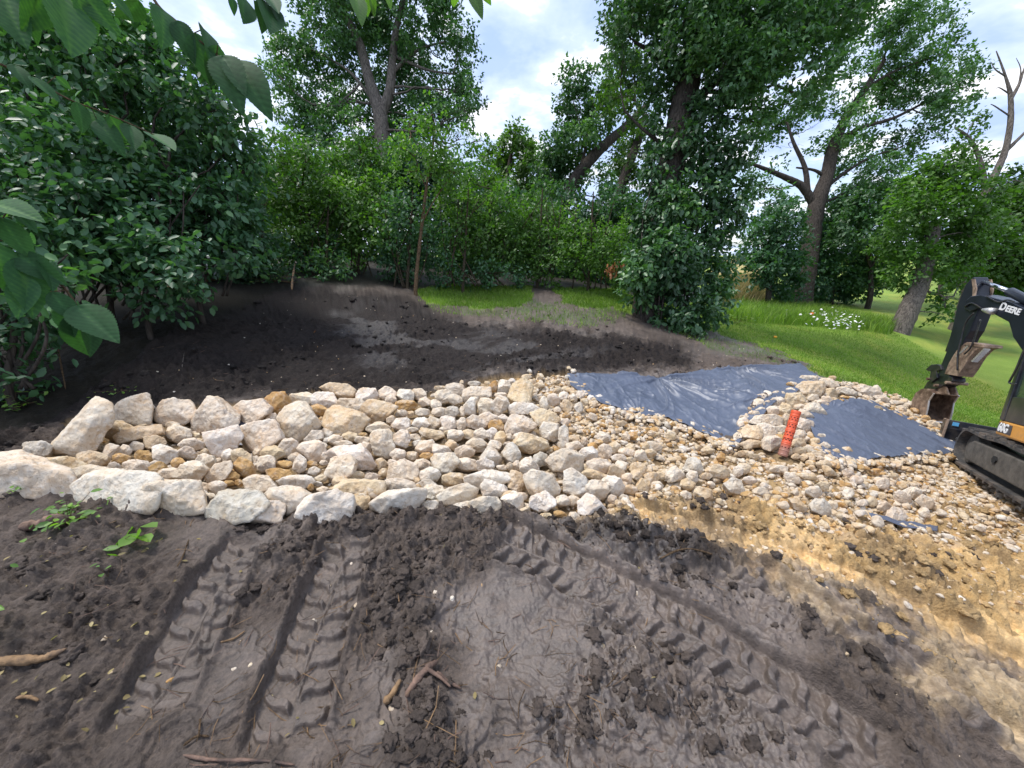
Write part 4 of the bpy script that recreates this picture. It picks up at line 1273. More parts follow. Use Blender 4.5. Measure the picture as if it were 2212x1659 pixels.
# mud clods
def clods():
    V, F, Cc = [], [], []
    nv = 0
    D, Fi = ICO[1]
    D2, Fi2 = ICO[2]
    n = 26000
    r = 0.7 * (8.5 / 0.7) ** rng.random(n)
    a = np.radians(rng.uniform(-60, 60, n))
    x, y = r * np.sin(a), r * np.cos(a)
    z = H(x, y)
    W = zones(x, y, z)
    dh, sm = track_disp(x, y)
    dens = sstep(0.42, 0.60, fbm2(x * 1.7, y * 1.7, 3, 41))
    px, py, zc = proj(np.stack([x, y, z], -1))
    rp = np.exp(-((px - (860 + (py - 1200) * 0.2)) / 55.0) ** 2) * (py > 1190)
    rg = np.exp(-((py - 1150) / 22.0) ** 2) * (px > 480) * (px < 1500)
    pr = dens * 0.30 + rp * .7 + rg * .6 + W['clay'] * .55 + W['clay2'] * .3 + W['dark'] * 0.12 + inpoly(px, py, Z_CLUMP) * 1.0
    ok = (~(W['lawn'] | W['bed'] | W['forest'] | W['patch'])) & (sm < 0.25) & (rng.random(n) < pr)
    ok &= ~inpoly(px, py, Z_TARP1) & ~inpoly(px, py, Z_HOLE)
    idx = np.where(ok)[0]
    zz_ = HZ(x, y)
    for i in idx:
        s = (0.003 + 0.022 * rng.random() ** 5) * (1 + 0.12 * r[i])
        DD, FF = (D2, Fi2) if s > 0.012 else (D, Fi)
        q = DD * s * rng.uniform(.7, 1.3, 3)
        q = q * (0.35 + 1.3 * vn3(DD * 2.9 + rng.uniform(0, 40, 3), 5))[:, None] * [1, 1, .6]
        V.append(q + [x[i], y[i], zz_[i] + s * 0.25])
        F.append(FF + nv)
        c = np.array([0.026, .021, .0185]) if W['dark'][i] else np.array([.045, .034, .028]) if inpoly([px[i]], [py[i]], Z_CLUMP)[0] else (np.array([0.46, .31, .15]) if ((W['clay'][i] or W['clay2'][i]) and rng.random() < .85) else np.array([0.098, .076, .063]))
        Cc.append(np.tile(c * rng.uniform(.7, 1.3), (len(q), 1)))
        nv += len(q)
    V, F, Cc = np.concatenate(V), np.concatenate(F), np.concatenate(Cc)
    me = new_mesh('mud_clods', V, F, False, Cc, [M_TERR], extra={'wet': np.full(len(V), 0.1), 'grassy': np.zeros(len(V))})
    obj('mud_clods', me, None, 'crumbled dark mud clods strewn over the churned ground', 'mud clods', kind='stuff')
    print('clods', len(idx))


clods()

# ------------------------------------------------------------------ tubes, slabs and other shapes
def tube(path, radii, seg=8, cap=True, wob=0.0, seed=0):
    path = np.array(path, float)
    n = len(path)
    radii = np.broadcast_to(np.asarray(radii, float), (n,))
    T = np.gradient(path, axis=0)
    T /= np.linalg.norm(T, axis=1)[:, None] + 1e-9
    up = np.array([0, 0, 1.0])
    if abs(T[0] @ up) > 0.9:
        up = np.array([1.0, 0, 0])
    V = []
    g = np.random.default_rng(seed)
    u = np.cross(T[0], up)
    u /= np.linalg.norm(u)
    for i in range(n):
        u = u - T[i] * (u @ T[i])
        u /= np.linalg.norm(u) + 1e-9
        v = np.cross(T[i], u)
        a = np.arange(seg) / seg * 2 * math.pi
        rr = radii[i] * (1 + wob * (g.random(seg) - .5))
        V.append(path[i] + np.cos(a)[:, None] * u * rr[:, None] + np.sin(a)[:, None] * v * rr[:, None])
    V = np.concatenate(V)
    i = np.arange(n - 1)[:, None] * seg
    j = np.arange(seg)[None]
    j2 = (j + 1) % seg
    F = np.stack([i + j, i + j2, i + seg + j2, i + seg + j], -1).reshape(-1, 4)
    F = [tuple(f) for f in F]
    if cap:
        F.append(tuple(range(seg))[::-1])
        F.append(tuple((n - 1) * seg + k for k in range(seg)))
    return V, F


class MB:
    def __init__(s):
        s.V, s.F, s.M, s.n = [], [], [], 0

    def add(s, VF, m=0):
        V, F = VF
        V = np.asarray(V, float)
        s.V.append(V)
        for f in F:
            s.F.append(tuple(int(k) + s.n for k in f))
            s.M.append(m)
        s.n += len(V)
        return s

    def build(s, name, mats, parent=None, smooth=False, bevel=0.0, **kw):
        me = new_mesh(name, np.concatenate(s.V), s.F, smooth, None, mats if isinstance(mats, (list, tuple)) else [mats], s.M)
        o = obj(name, me, parent, **kw)
        if bevel:
            b = o.modifiers.new('bevel', 'BEVEL')
            b.width = bevel
            b.segments = 2
            b.limit_method = 'ANGLE'
            b.angle_limit = math.radians(40)
        return o


def empty(name, loc, label, cat, group=None):
    o = bpy.data.objects.new(name, None)
    C.objects.link(o)
    o.location = loc
    o['label'] = label
    o['category'] = cat
    if group:
        o['group'] = group
    bpy.context.view_layer.update()
    return o


def smooth_path(pts, n=24):
    pts = np.array(pts, float)
    t = np.linspace(0, len(pts) - 1, n)
    i = np.clip(np.floor(t).astype(int), 0, len(pts) - 2)
    f = (t - i)[:, None]
    p0 = pts[np.clip(i - 1, 0, len(pts) - 1)]
    p1, p2 = pts[i], pts[i + 1]
    p3 = pts[np.clip(i + 2, 0, len(pts) - 1)]
    return 0.5 * ((2 * p1) + (-p0 + p2) * f + (2 * p0 - 5 * p1 + 4 * p2 - p3) * f ** 2 + (-p0 + 3 * p1 - 3 * p2 + p3) * f ** 3)


# ------------------------------------------------------------------ foliage
LEAF4 = (np.array([[0, 0, 0], [0.45, 0.30, 0.06], [1, 0, -0.05], [0.45, -0.30, 0.06]]), np.array([[0, 1, 2], [0, 2, 3]]))
LEAF6 = (np.array([[0, 0, 0], [0.25, 0.24, 0.05], [0.65, 0.25, 0.03], [1, 0, -0.10], [0.65, -0.25, 0.03], [0.25, -0.24, 0.05]]),
         np.array([[0, 1, 2], [0, 2, 3], [0, 3, 4], [0, 4, 5]]))


def leaves(P, A, Nn, size, tone, tmpl):
    """P base points, A leaf axis, Nn leaf normal; returns mesh arrays"""
    T, F = tmpl
    A = A / (np.linalg.norm(A, axis=1)[:, None] + 1e-9)
    B = np.cross(Nn, A)
    B /= np.linalg.norm(B, axis=1)[:, None] + 1e-9
    Nn = np.cross(A, B)
    V = P[:, None] + size[:, None, None] * (T[None, :, :1] * A[:, None] + T[None, :, 1:2] * B[:, None] + T[None, :, 2:] * Nn[:, None])
    k = len(T)
    FF = (F[None] + (np.arange(len(P)) * k)[:, None, None]).reshape(-1, 3)
    return V.reshape(-1, 3), FF, np.repeat(tone, k)


def foliage(blobs, leaf, per, gap=0.45, gfreq=1.2, clump=10, csize=0.22, seed=1, tmpl=LEAF4, droop=0.35, squash=1.0, floor_z=None, shell=0.55, toneb=0.5):
    """blobs: (centre, radius 3-vector); leaves come in clumps on twigs through each blob"""
    g = np.random.default_rng(seed)
    Ps, As, Ns, Ss, Ts = [], [], [], [], []
    for c, r in blobs:
        r = np.asarray(r, float)
        area = (r[0] * r[1] * r[2]) ** (2 / 3)
        n = max(6, int(per * area))
        d = g.normal(size=(n, 3))
        d /= np.linalg.norm(d, axis=1)[:, None]
        rad = shell + (1 - shell) * g.random(n) ** 0.6
        rad *= 0.80 + 0.45 * vn3(d * 1.9 + seed + np.asarray(c)[None] * 0.7, seed + 11)
        q = c + d * rad[:, None] * r
        keep = vn3(q * gfreq + seed * 3.1, seed) > gap * (0.6 + 0.5 * g.random(n))
        q, d = q[keep], d[keep]
        if not len(q):
            continue
        m = len(q)
        # twig direction
        tw = d + g.normal(size=(m, 3)) * 0.5
        tw[:, 2] -= droop * g.random(m)
        tw /= np.linalg.norm(tw, axis=1)[:, None]
        t = g.random((m, clump))
        P = q[:, None] + tw[:, None] * (t * csize)[..., None] + g.normal(size=(m, clump, 3)) * csize * 0.28 * np.array([1, 1, .7 * squash])
        A = tw[:, None] * 0.5 + g.normal(size=(m, clump, 3)) * 0.65
        A[..., 2] -= droop * 0.7
        Nn = np.array([0, 0, 1.0]) + g.normal(size=(m, clump, 3)) * 0.55 + d[:, None] * 0.45
        tone = np.clip(toneb + 0.38 * (vn3(q * 0.9 + 7 + seed, seed + 5) - 0.5)[:, None] * 2 + g.normal(size=(m, clump)) * 0.16 , 0, 1)
        s = leaf * g.uniform(0.6, 1.2, (m, clump))
        Ps.append(P.reshape(-1, 3)), As.append(A.reshape(-1, 3)), Ns.append(Nn.reshape(-1, 3)), Ss.append(s.ravel()), Ts.append(tone.ravel())
    P, A, Nn, Sz, T = map(np.concatenate, (Ps, As, Ns, Ss, Ts))
    if floor_z is not None:
        k = P[:, 2] > floor_z
        P, A, Nn, Sz, T = P[k], A[k], Nn[k], Sz[k], T[k]
    return leaves(P, A, Nn, Sz, T, tmpl)


LEAFN = [0]


def leaf_obj(name, arr, mat, parent, **kw):
    V, F, t = arr
    LEAFN[0] += len(F)
    me = new_mesh(name, V, F, False, None, [mat], extra={'tone': t})
    return obj(name, me, parent, **kw)


def blob_px(lst, zc, depth=0.6, seed=0):
    """(x, y, r[, dz]) in the frame at depth zc -> world ellipsoids"""
    g = np.random.default_rng(seed + 50)
    out = []
    for b in lst:
        z = zc * (1 + (b[3] if len(b) > 3 else g.uniform(-.06, .06)))
        r = b[2] / FPX * z
        out.append((at(b[0], b[1], z), np.array([r, r * depth * 1.4, r])))
    return out


def limb(p0, p1, r0, r1, g, sag=0.12, n=9):
    p0, p1 = np.array(p0), np.array(p1)
    t = np.linspace(0, 1, n)[:, None]
    L_ = np.linalg.norm(p1 - p0)
    off = g.normal(size=3) * L_ * sag
    P = p0 * (1 - t) + p1 * t + off * np.sin(t * math.pi) + g.normal(size=(n, 3)) * L_ * 0.02 * np.sin(t * math.pi)
    return P, np.linspace(r0, r1, n)


def make_tree(name, zc, trunk, tr, blobs, leafmat, bark, label, cat='tree', group=None, leaf=0.12, per=60, gap=0.42, gfreq=1.0, clump=12, csize=0.4,
              seed=1, limbs=(), tmpl=LEAF4, droop=0.3, branch_to=0.5, shell=0.45, depth=0.6, twigs=True, toneb=0.5, crown='crown'):
    """trunk: frame points low to high at depth zc (drawn down to the ground); blobs: crown lumps"""
    g = np.random.default_rng(seed)
    T = [at(x, y, zc * (1 + (d[0] if d else 0))) for x, y, *d in trunk]
    b0 = T[0].copy()
    zg = float(H(np.array(b0[0]), np.array(b0[1])))
    if b0[2] > zg:
        T = [np.array([b0[0], b0[1], zg - 0.6])] + T
        tr = [tr[0] * 1.1] + list(tr)
    else:
        T[0][2] = zg - 0.6
    base = (T[0][0], T[0][1], zg)
    root = empty(name, base, label, cat, group)
    o = np.array(base)
    P = smooth_path(np.array(T), 8 * len(T))
    rad = np.interp(np.linspace(0, 1, len(P)), np.linspace(0, 1, len(tr)), tr)
    rad[:4] *= np.array([1.5, 1.28, 1.12, 1.05])
    mb = MB()
    seg = 14 if tr[0] > 0.1 else 8
    mb.add(tube(P - o, rad, seg, wob=0.12, seed=seed))
    paths = [P]
    for lb in limbs:
        pts = [at(x, y, zc * (1 + (d[0] if d else 0))) for x, y, *d in lb[0]]
        Q = smooth_path(np.array(pts), 6 * len(pts))
        mb.add(tube(Q - o, np.linspace(lb[1], lb[2], len(Q)), 9, wob=0.12, seed=seed + 3))
        paths.append(Q)
    mb.build('trunk', bark, root, smooth=True)
    B = blob_px(blobs, zc, depth, seed)
    if twigs and blobs:
        mb = MB()
        allp = np.concatenate(paths)
        cut = allp[:, 2] > zg + (allp[:, 2].max() - zg) * 0.15
        src = allp[cut]
        for c, r in B:
            below = src[src[:, 2] < c[2] + 0.2 * r[2]]
            pool = below if len(below) else src
            j = np.argmin(((pool - c) ** 2).sum(1))
            L0 = np.linalg.norm(pool[j] - c)
            Q, rd = limb(pool[j], c, min(0.012 * L0 + 0.01, tr[-1] * 0.9 + 0.01), 0.006 * L0 * 0.5 + 0.004, g)
            mb.add(tube(Q - o, rd, 6, seed=seed))
            for k in range(5):
                d = g.normal(size=3)
                d[2] = abs(d[2]) * 0.6
                d /= np.linalg.norm(d)
                Q2, rd2 = limb(Q[int(g.integers(5, 9))], c + d * r * 0.9, rd[-1] * 0.8, 0.003, g, n=6)
                mb.add(tube(Q2 - o, rd2, 4, seed=seed))
        mb.build('branches', bark, root, smooth=True)
    if blobs:
        arr = foliage([(c - o, r) for c, r in B], leaf, per, gap, gfreq, clump, csize, seed, tmpl, droop, shell=shell, toneb=toneb)
        leaf_obj(crown, arr, leafmat, root)
    return root


# ------------------------------------------------------------------ trees
make_tree('oak_tree', 16, [(838, 560), (828, 330), (820, 245), (798, 175), (775, 90), (735, 10), (700, -80)], [.38, .34, .30, .22, .18, .14, .1],
          [(690, 60, 75), (640, 150, 50), (625, 95, 40), (760, 20, 80), (880, 40, 80), (950, 50, 48), (990, 130, 38), (900, 140, 60), (975, 200, 48), (765, 200, 55, .1), (700, 240, 60), (885, 230, 62, .08),
           (790, 120, 60, .1), (1010, 200, 30), (640, 235, 42), (850, -70, 110), (720, -70, 110), (930, -20, 60), (820, 280, 56, .12), (740, 290, 60), (1005, 240, 26), (930, 260, 50), (600, 160, 26), (1000, 70, 24), (660, 300, 40), (870, 310, 45)],
          LF_OAK, BK_GREY, 'tall oak with a pale forked trunk rising behind the green thicket at centre left', 'tree', leaf=.17, per=140, gap=.44, gfreq=1.3, clump=17, csize=.34, seed=11,
          limbs=[([(822, 250), (842, 195), (848, 130), (856, 60), (880, -40)], .24, .10), ([(845, 160), (900, 110), (960, 90)], .09, .03), ([(815, 230), (760, 160), (700, 120)], .08, .03), ([(850, 120), (920, 150), (980, 160)], .08, .03)])

make_tree('oak_tree', 8.8, [(1392, 697), (1408, 600), (1432, 450), (1462, 300), (1490, 150), (1525, -20), (1550, -120)], [.36, .33, .31, .30, .28, .24, .2],
          [(1400, 60, 66, -.05), (1345, 130, 32), (1335, 50, 38), (1480, 40, 90, -.1), (1600, 40, 95, -.12), (1700, 60, 80, -.1), (1790, 70, 56, -.08), (1640, 140, 70, -.1), (1740, 150, 55, -.1), (1560, 160, 62, -.1),
           (1430, 150, 48, 0), (1620, 225, 46, -.05), (1840, 30, 30), (1700, 225, 26), (1500, -80, 130), (1700, -80, 130), (1380, -60, 90), (1420, 215, 32, 0.02), (1860, -30, 60), (1770, 10, 60), (1545, 90, 60), (1760, 210, 24), (1660, 270, 22)],
          LF_OAK, BK_OAK, 'massive dark oak with vine wrapped trunk standing beside the lawn', 'tree', leaf=.12, per=330, gap=.37, gfreq=2.0, clump=16, csize=.24, seed=21,
          limbs=[([(1470, 260), (1540, 180), (1640, 110), (1760, 80)], .14, .04), ([(1480, 200), (1430, 130), (1370, 90)], .1, .03), ([(1455, 330), (1390, 280), (1350, 240)], .05, .02)], toneb=0.4)
VB = [(1455, 540, 40, -.03), (1455, 440, 30, -.04), (1475, 300, 26, -.03), (1400, 500, 24, .02), (1428, 480, 26, 0), (1440, 410, 24, 0), (1424, 335, 22, .01), (1398, 560, 32, -.02), (1380, 630, 24, -.02), (1490, 330, 28, 0), (1500, 230, 26, .02), (1395, 590, 30, -.03), (1445, 690, 32, -.02), (1480, 640, 52), (1530, 600, 42), (1500, 690, 34), (1548, 655, 30), (1440, 560, 56, -.04), (1500, 520, 50, .03), (1550, 480, 38, .02), (1412, 470, 30, 0), (1505, 420, 50, .0),
      (1572, 410, 34), (1530, 340, 46, .0), (1418, 380, 28, .02), (1525, 260, 42, .0), (1585, 330, 28), (1428, 290, 24, .03), (1372, 590, 22), (1562, 550, 26), (1590, 440, 20), (1465, 610, 34, -.02), (1478, 470, 26, -.03)]
vr = empty('climbing_vine', at(1470, 700, 8.5), 'dark leafy creeper climbing the big oak trunk beside the lawn', 'vine')
o_ = np.array(vr.location)
leaf_obj('leaves', foliage([(c - o_, r) for c, r in blob_px(VB, 8.55, .6, 9)], .13, 420, .22, 2.2, 13, .22, 31, LEAF6, .7, shell=.5, toneb=.42), LF_IVY, vr)
mb = MB()
for k in range(7):
    g = np.random.default_rng(k + 300)
    xs = [(1380 + 30 * k * .6 + g.uniform(-12, 12) + q * 28 / 6, 690 - q * 70) for q in range(6)]
    pts = [at(x, y, 8.42) - o_ for x, y in xs]
    mb.add(tube(smooth_path(pts, 16), np.linspace(.022, .008, 16), 5, seed=k))
mb.build('stem', BK_OAK, vr, smooth=True)

make_tree('oak_tree', 17, [(1200, 600), (1207, 500), (1222, 430), (1245, 385), (1275, 345), (1310, 310), (1350, 275), (1400, 225)], [.36, .33, .30, .28, .25, .22, .18, .12],
          [(1243, 165, 26), (1222, 215, 22), (1250, 235, 36), (1205, 300, 30), (1245, 320, 36), (1190, 370, 34), (1295, 190, 36), (1230, 400, 26), (1180, 420, 28), (1300, 250, 30), (1262, 285, 28), (1210, 345, 24), (1340, 340, 26), (1290, 400, 34), (1330, 440, 34)],
          LF_OAK, BK_OAK, 'oak with a dark trunk leaning to the right in front of the open sky', 'tree', leaf=.19, per=170, gap=.36, gfreq=1.1, clump=16, csize=.34, seed=41,
          limbs=[([(1240, 392), (1258, 350), (1270, 290)], .12, .05), ([(1222, 430), (1205, 400), (1190, 380)], .05, .02)])
make_tree('oak_tree', 14, [(1310, 600), (1322, 470), (1342, 400), (1372, 320), (1395, 250)], [.22, .2, .19, .16, .12],
          [(1350, 170, 46), (1322, 215, 30), (1385, 240, 40), (1370, 330, 40), (1380, 420, 44), (1340, 490, 44), (1300, 500, 30), (1395, 490, 30), (1370, 150, 30)],
          LF_PALE, BK_OAK, 'slim tree with yellowish green crown squeezed between leaning oak and vine clad oak', 'tree', leaf=.16, per=190, gap=.34, gfreq=1.3, clump=14, csize=.3, seed=43, toneb=.25)
make_tree('young_tree', 25, [(1092, 600), (1090, 480), (1094, 400), (1105, 330)], [.26, .24, .2, .1],
          [(1112, 330, 36), (1068, 365, 34), (1150, 375, 36), (1100, 410, 46), (1045, 420, 34), (1175, 425, 34), (1114, 292, 17), (1030, 390, 18), (1140, 440, 40), (1060, 450, 36), (1145, 335, 18), (1200, 420, 20)],
          LF_PALE, BK_OAK, 'pale yellow green tree with pointed crown far off under the open sky', 'tree', leaf=.26, per=130, gap=.30, gfreq=.8, clump=15, csize=.45, seed=45)
make_tree('oak_tree', 19, [(1728, 690), (1738, 620), (1750, 540), (1762, 450), (1785, 385), (1800, 320), (1825, 260), (1870, 190), (1910, 130)], [.50, .42, .40, .38, .30, .27, .22, .16, .1],
          [(1650, 285, 38), (1622, 335, 26), (1655, 385, 26), (1752, 275, 40), (1825, 275, 42), (1893, 300, 36), (1955, 318, 30), (2000, 305, 24), (1900, 225, 42), (1850, 185, 42), (1950, 180, 42), (2005, 140, 34), (2045, 60, 28),
           (1965, 60, 46), (2062, 150, 30), (2092, 195, 28), (2060, 232, 28), (2000, 235, 34), (1900, 100, 46), (1840, 110, 38), (1770, 225, 34), (2020, 35, 24), (1930, 20, 40), (2105, 150, 18), (2030, 95, 26), (1710, 320, 26), (1690, 240, 30), (1625, 400, 22), (1640, 440, 20), (1840, 370, 40), (1900, 390, 40), (1950, 370, 36), (1860, 430, 34), (1820, 340, 36), (2020, 190, 28), (1975, 120, 34)],
          LF_OAK, BK_OAK, 'spreading oak with thick crooked limbs against the sky beyond the lawn', 'tree', leaf=.19, per=120, gap=.47, gfreq=1.2, clump=16, csize=.38, seed=51,
          limbs=[([(1762, 450), (1735, 405), (1700, 385), (1660, 368), (1615, 350)], .22, .06), ([(1745, 415), (1738, 360), (1715, 310), (1700, 265)], .14, .05), ([(1785, 385), (1760, 368), (1720, 362)], .10, .04),
                 ([(1790, 400), (1830, 370), (1880, 340), (1940, 320)], .10, .03), ([(1800, 320), (1850, 280), (1930, 255), (2010, 215), (2070, 190)], .12, .03), ([(1870, 190), (1940, 150), (2030, 120)], .08, .03), ([(1770, 440), (1810, 425), (1850, 400)], .08, .03)])
make_tree('oak_tree', 12.8, [(1940, 718), (1962, 672), (1985, 620), (2002, 560), (2020, 480)], [.33, .28, .25, .22, .16],
          [(2000, 395, 38), (2055, 370, 36), (1985, 460, 44), (1948, 520, 42), (2045, 470, 46), (2105, 430, 40), (1990, 560, 34), (2050, 560, 36), (1950, 590, 26), (2100, 520, 38), (2038, 680, 13), (2045, 640, 12), (2015, 615, 20), (2090, 590, 24), (2030, 420, 34)],
          LF_MID, BK_GREY, 'oak with a leaning grey trunk on the lawn behind the digger arm', 'tree', leaf=.16, per=260, gap=.26, gfreq=1.2, clump=15, csize=.32, seed=53, toneb=.32,
          limbs=[([(1985, 620), (2010, 632), (2035, 640), (2042, 665)], .05, .02)])
make_tree('oak_tree', 15, [(2090, 640), (2100, 540), (2125, 430), (2148, 380), (2170, 330), (2182, 270), (2183, 210), (2172, 165), (2152, 110)], [.20, .18, .15, .12, .10, .09, .075, .04, .015],
          [(2150, 440, 34), (2190, 400, 36), (2130, 500, 40), (2190, 500, 44), (2150, 570, 40), (2210, 560, 40), (2105, 350, 18), (2080, 300, 14), (2100, 265, 14), (2210, 470, 40), (2190, 620, 30), (2240, 420, 50), (2250, 560, 60)],
          LF_MID, BK_GREY, 'half dead tree with bare grey branches reaching into the sky at the right edge', 'tree', leaf=.18, per=190, gap=.28, gfreq=1.2, clump=15, csize=.34, seed=55, toneb=.25,
          limbs=[([(2183, 215), (2200, 185), (2212, 150), (2225, 120)], .07, .01), ([(2130, 420), (2118, 350), (2095, 300), (2062, 275)], .11, .03), ([(2180, 250), (2150, 230), (2140, 225)], .03, .01), ([(2172, 165), (2150, 150), (2142, 135)], .03, .008),
                 ([(2200, 185), (2205, 150), (2195, 125)], .03, .006), ([(2165, 335), (2200, 300), (2230, 270)], .08, .03), ([(2183, 205), (2160, 190), (2150, 192)], .03, .006), ([(2212, 150), (2222, 170), (2235, 180)], .02, .005)])
for k, (x, y, z, bl, lb) in enumerate([
    (1660, 640, 17, [(1660, 490, 30), (1640, 530, 36), (1700, 540, 40), (1690, 590, 40), (1650, 580, 30), (1700, 625, 26), (1700, 475, 30), (1690, 435, 20)], 'dark shrubby tree left of the spreading oak trunk'),
    (1800, 660, 20.5, [(1790, 540, 44), (1770, 600, 44), (1830, 590, 40), (1730, 630, 30), (1800, 640, 30), (1770, 500, 30), (1790, 455, 28), (1820, 490, 34), (1740, 560, 34)], 'dark leafy shrub around the foot of the spreading oak'),
    (1880, 640, 19, [(1850, 500, 42), (1900, 550, 44), (1870, 600, 36), (1925, 480, 36), (1880, 440, 38), (1840, 430, 30), (1930, 420, 26)], 'dense green tree between the spreading oak and the leaning grey trunk'),
    (2150, 640, 24, [(2110, 600, 30), (2160, 590, 40), (2210, 600, 40), (2070, 600, 24), (2250, 560, 60)], 'shaded green tree line far behind the digger arm')]):
    make_tree('shrub_tree' if k < 3 else 'shade_tree', z, [(x, y), (x, y - 60)], [.12, .08], bl, LF_DARK if k < 2 else LF_OAK, BK_OAK, lb, 'tree', leaf=.20, per=190, gap=.22, gfreq=1.2, clump=15, csize=.36, seed=60 + k, toneb=.4)
# little far trunks seen under the crowns at right
for k, (x0, y0, x1, y1, z, r) in enumerate([(2085, 650, 2105, 560, 22, .2), (2030, 640, 2045, 570, 26, .18)]):
    make_tree('shade_tree', z, [(x0, y0), (x1, y1)], [r, r * .8], [(x1, y1 - 20, 26), (x1 + 25, y1 - 5, 22)], LF_OAK, BK_OAK,
              ['distant tree with dark trunk just left of the digger boom', 'distant slim tree right of the leaning grey trunk'][k], 'tree', leaf=.2, per=60, seed=70 + k)

# the thicket: young trees in front, darker shrubs behind
YT = [
    (9.2, 640, 622, [(600, 330, 34), (640, 395, 48), (590, 460, 40), (650, 500, 48), (618, 555, 36), (575, 390, 30), (660, 330, 26), (690, 440, 34)], LF_MID, 'bright green bush at the left end of the thicket', .45),
    (9.6, 770, 620, [(770, 300, 22), (765, 350, 36), (800, 420, 46), (740, 440, 44), (790, 500, 46), (750, 560, 36), (820, 350, 30), (710, 370, 32), (730, 520, 30)], LF_MID, 'bright green sapling clump below the forked pale oak', .5),
    (9.0, 880, 622, [(875, 470, 38), (930, 520, 44), (860, 540, 40), (900, 580, 26), (850, 590, 22)], LF_ELM, 'blue green bush at the foot of the slim sapling', .45),
    (9.8, 1050, 617, [(1035, 400, 36), (1080, 460, 42), (1020, 510, 46), (1090, 530, 40), (1040, 570, 30), (985, 440, 34), (980, 560, 26)], LF_MID, 'green bush right of the slim sapling', .42),
    (10.2, 1160, 617, [(1155, 460, 40), (1190, 520, 40), (1140, 560, 32), (1130, 500, 34), (1185, 575, 26), (1220, 480, 24)], LF_MID, 'green bush below the leaning oak', .4),
    (10.2, 1270, 624, [(1260, 520, 34), (1310, 550, 32), (1275, 580, 24), (1330, 510, 26), (1350, 560, 22), (1240, 560, 24), (1335, 600, 18)], LF_MID, 'light green bush beside the vine clad oak', .45),
    (8.2, 560, 618, [(530, 470, 36), (560, 530, 36), (520, 570, 34), (575, 580, 26), (600, 590, 20)], LF_ELM, 'shadowy bush where thicket meets the big left shrubs', .35),
    (8.9, 700, 622, [(690, 540, 32), (720, 575, 28), (680, 590, 22), (660, 560, 26)], LF_ELM, 'low dark bush on the soil edge of the thicket left part', .35),
    (9.3, 1000, 618, [(960, 590, 22), (1010, 590, 22), (1060, 590, 22), (1110, 592, 20)], LF_ELM, 'low leafy scrub along the grass patch edge', .35),
]
for k, (z, x, y, bl, m, lb, tb) in enumerate(YT):
    g = np.random.default_rng(k + 500)
    st = [([(x + g.uniform(-40, 40), y), (x + g.uniform(-50, 50), y - 90), (x + g.uniform(-60, 60), y - 190)], .02, .008) for _ in range(5)]
    make_tree('bush', z, [(x, y), (x + 6, y - 100), (x + 12, y - 210)], [.04, .03, .015], bl, m, BK_THIN, lb, 'bush', 'bushes of the thicket behind the soil bank', leaf=.11, per=400, gap=.14, gfreq=1.8, clump=14, csize=.28, seed=80 + k,
              tmpl=LEAF4, toneb=tb, limbs=st, shell=.35)
for k, (z, x, bl) in enumerate([(13, 600, [(560, 430, 60), (620, 500, 60), (580, 570, 44), (640, 590, 30)]), (13, 720, [(700, 430, 60), (740, 510, 60), (700, 575, 40), (770, 590, 30)]),
                                (13, 850, [(830, 430, 60), (880, 520, 60), (830, 575, 40), (900, 590, 30), (880, 370, 50)]), (13.5, 990, [(960, 480, 56), (1010, 520, 56), (970, 580, 36), (1030, 590, 28)]),
                                (14, 1110, [(1080, 520, 50), (1130, 550, 50), (1100, 590, 28), (1160, 590, 28)]), (14, 1240, [(1210, 540, 44), (1260, 570, 40), (1220, 592, 26), (1300, 590, 28)]),
                                (13, 1350, [(1340, 540, 36), (1370, 570, 40), (1330, 595, 24), (1400, 560, 40)])]):
    bl = bl + [(x - 20, 410 if k < 4 else 480, 60), (x + 50, 370 if k < 3 else 500, 50), (x, 590, 36)]
    make_tree('shrub', z, [(x, 615), (x, 500)], [.05, .03], bl, LF_DARK, BK_OAK, ['first', 'second', 'third', 'fourth', 'fifth', 'sixth', 'seventh'][k] + ' shadowy shrub from the left in the dark row behind the thicket', 'shrub', 'shadowy shrubs behind the thicket',
              leaf=.17, per=230, gap=.05, gfreq=1.5, clump=14, csize=.34, seed=120 + k, toneb=.3, shell=.2, twigs=False)
make_tree('sapling', 8.6, [(898, 628), (903, 560), (912, 480), (922, 400), (935, 320), (940, 260)], [.045, .042, .038, .032, .022, .01],
          [(932, 250, 24), (905, 310, 38), (955, 325, 38), (930, 385, 42), (1000, 300, 26), (1030, 305, 14), (885, 262, 18), (880, 370, 30), (985, 370, 28), (865, 320, 20)],
          LF_MID, BK_TAN, 'slim sapling with a bare tan stem at the edge of the soil', 'tree', leaf=.10, per=330, gap=.30, gfreq=2.2, clump=13, csize=.22, seed=77, toneb=.55,
          limbs=[([(912, 480), (940, 430), (975, 380)], .02, .008), ([(922, 410), (900, 350), (885, 300)], .015, .006)], shell=.3)

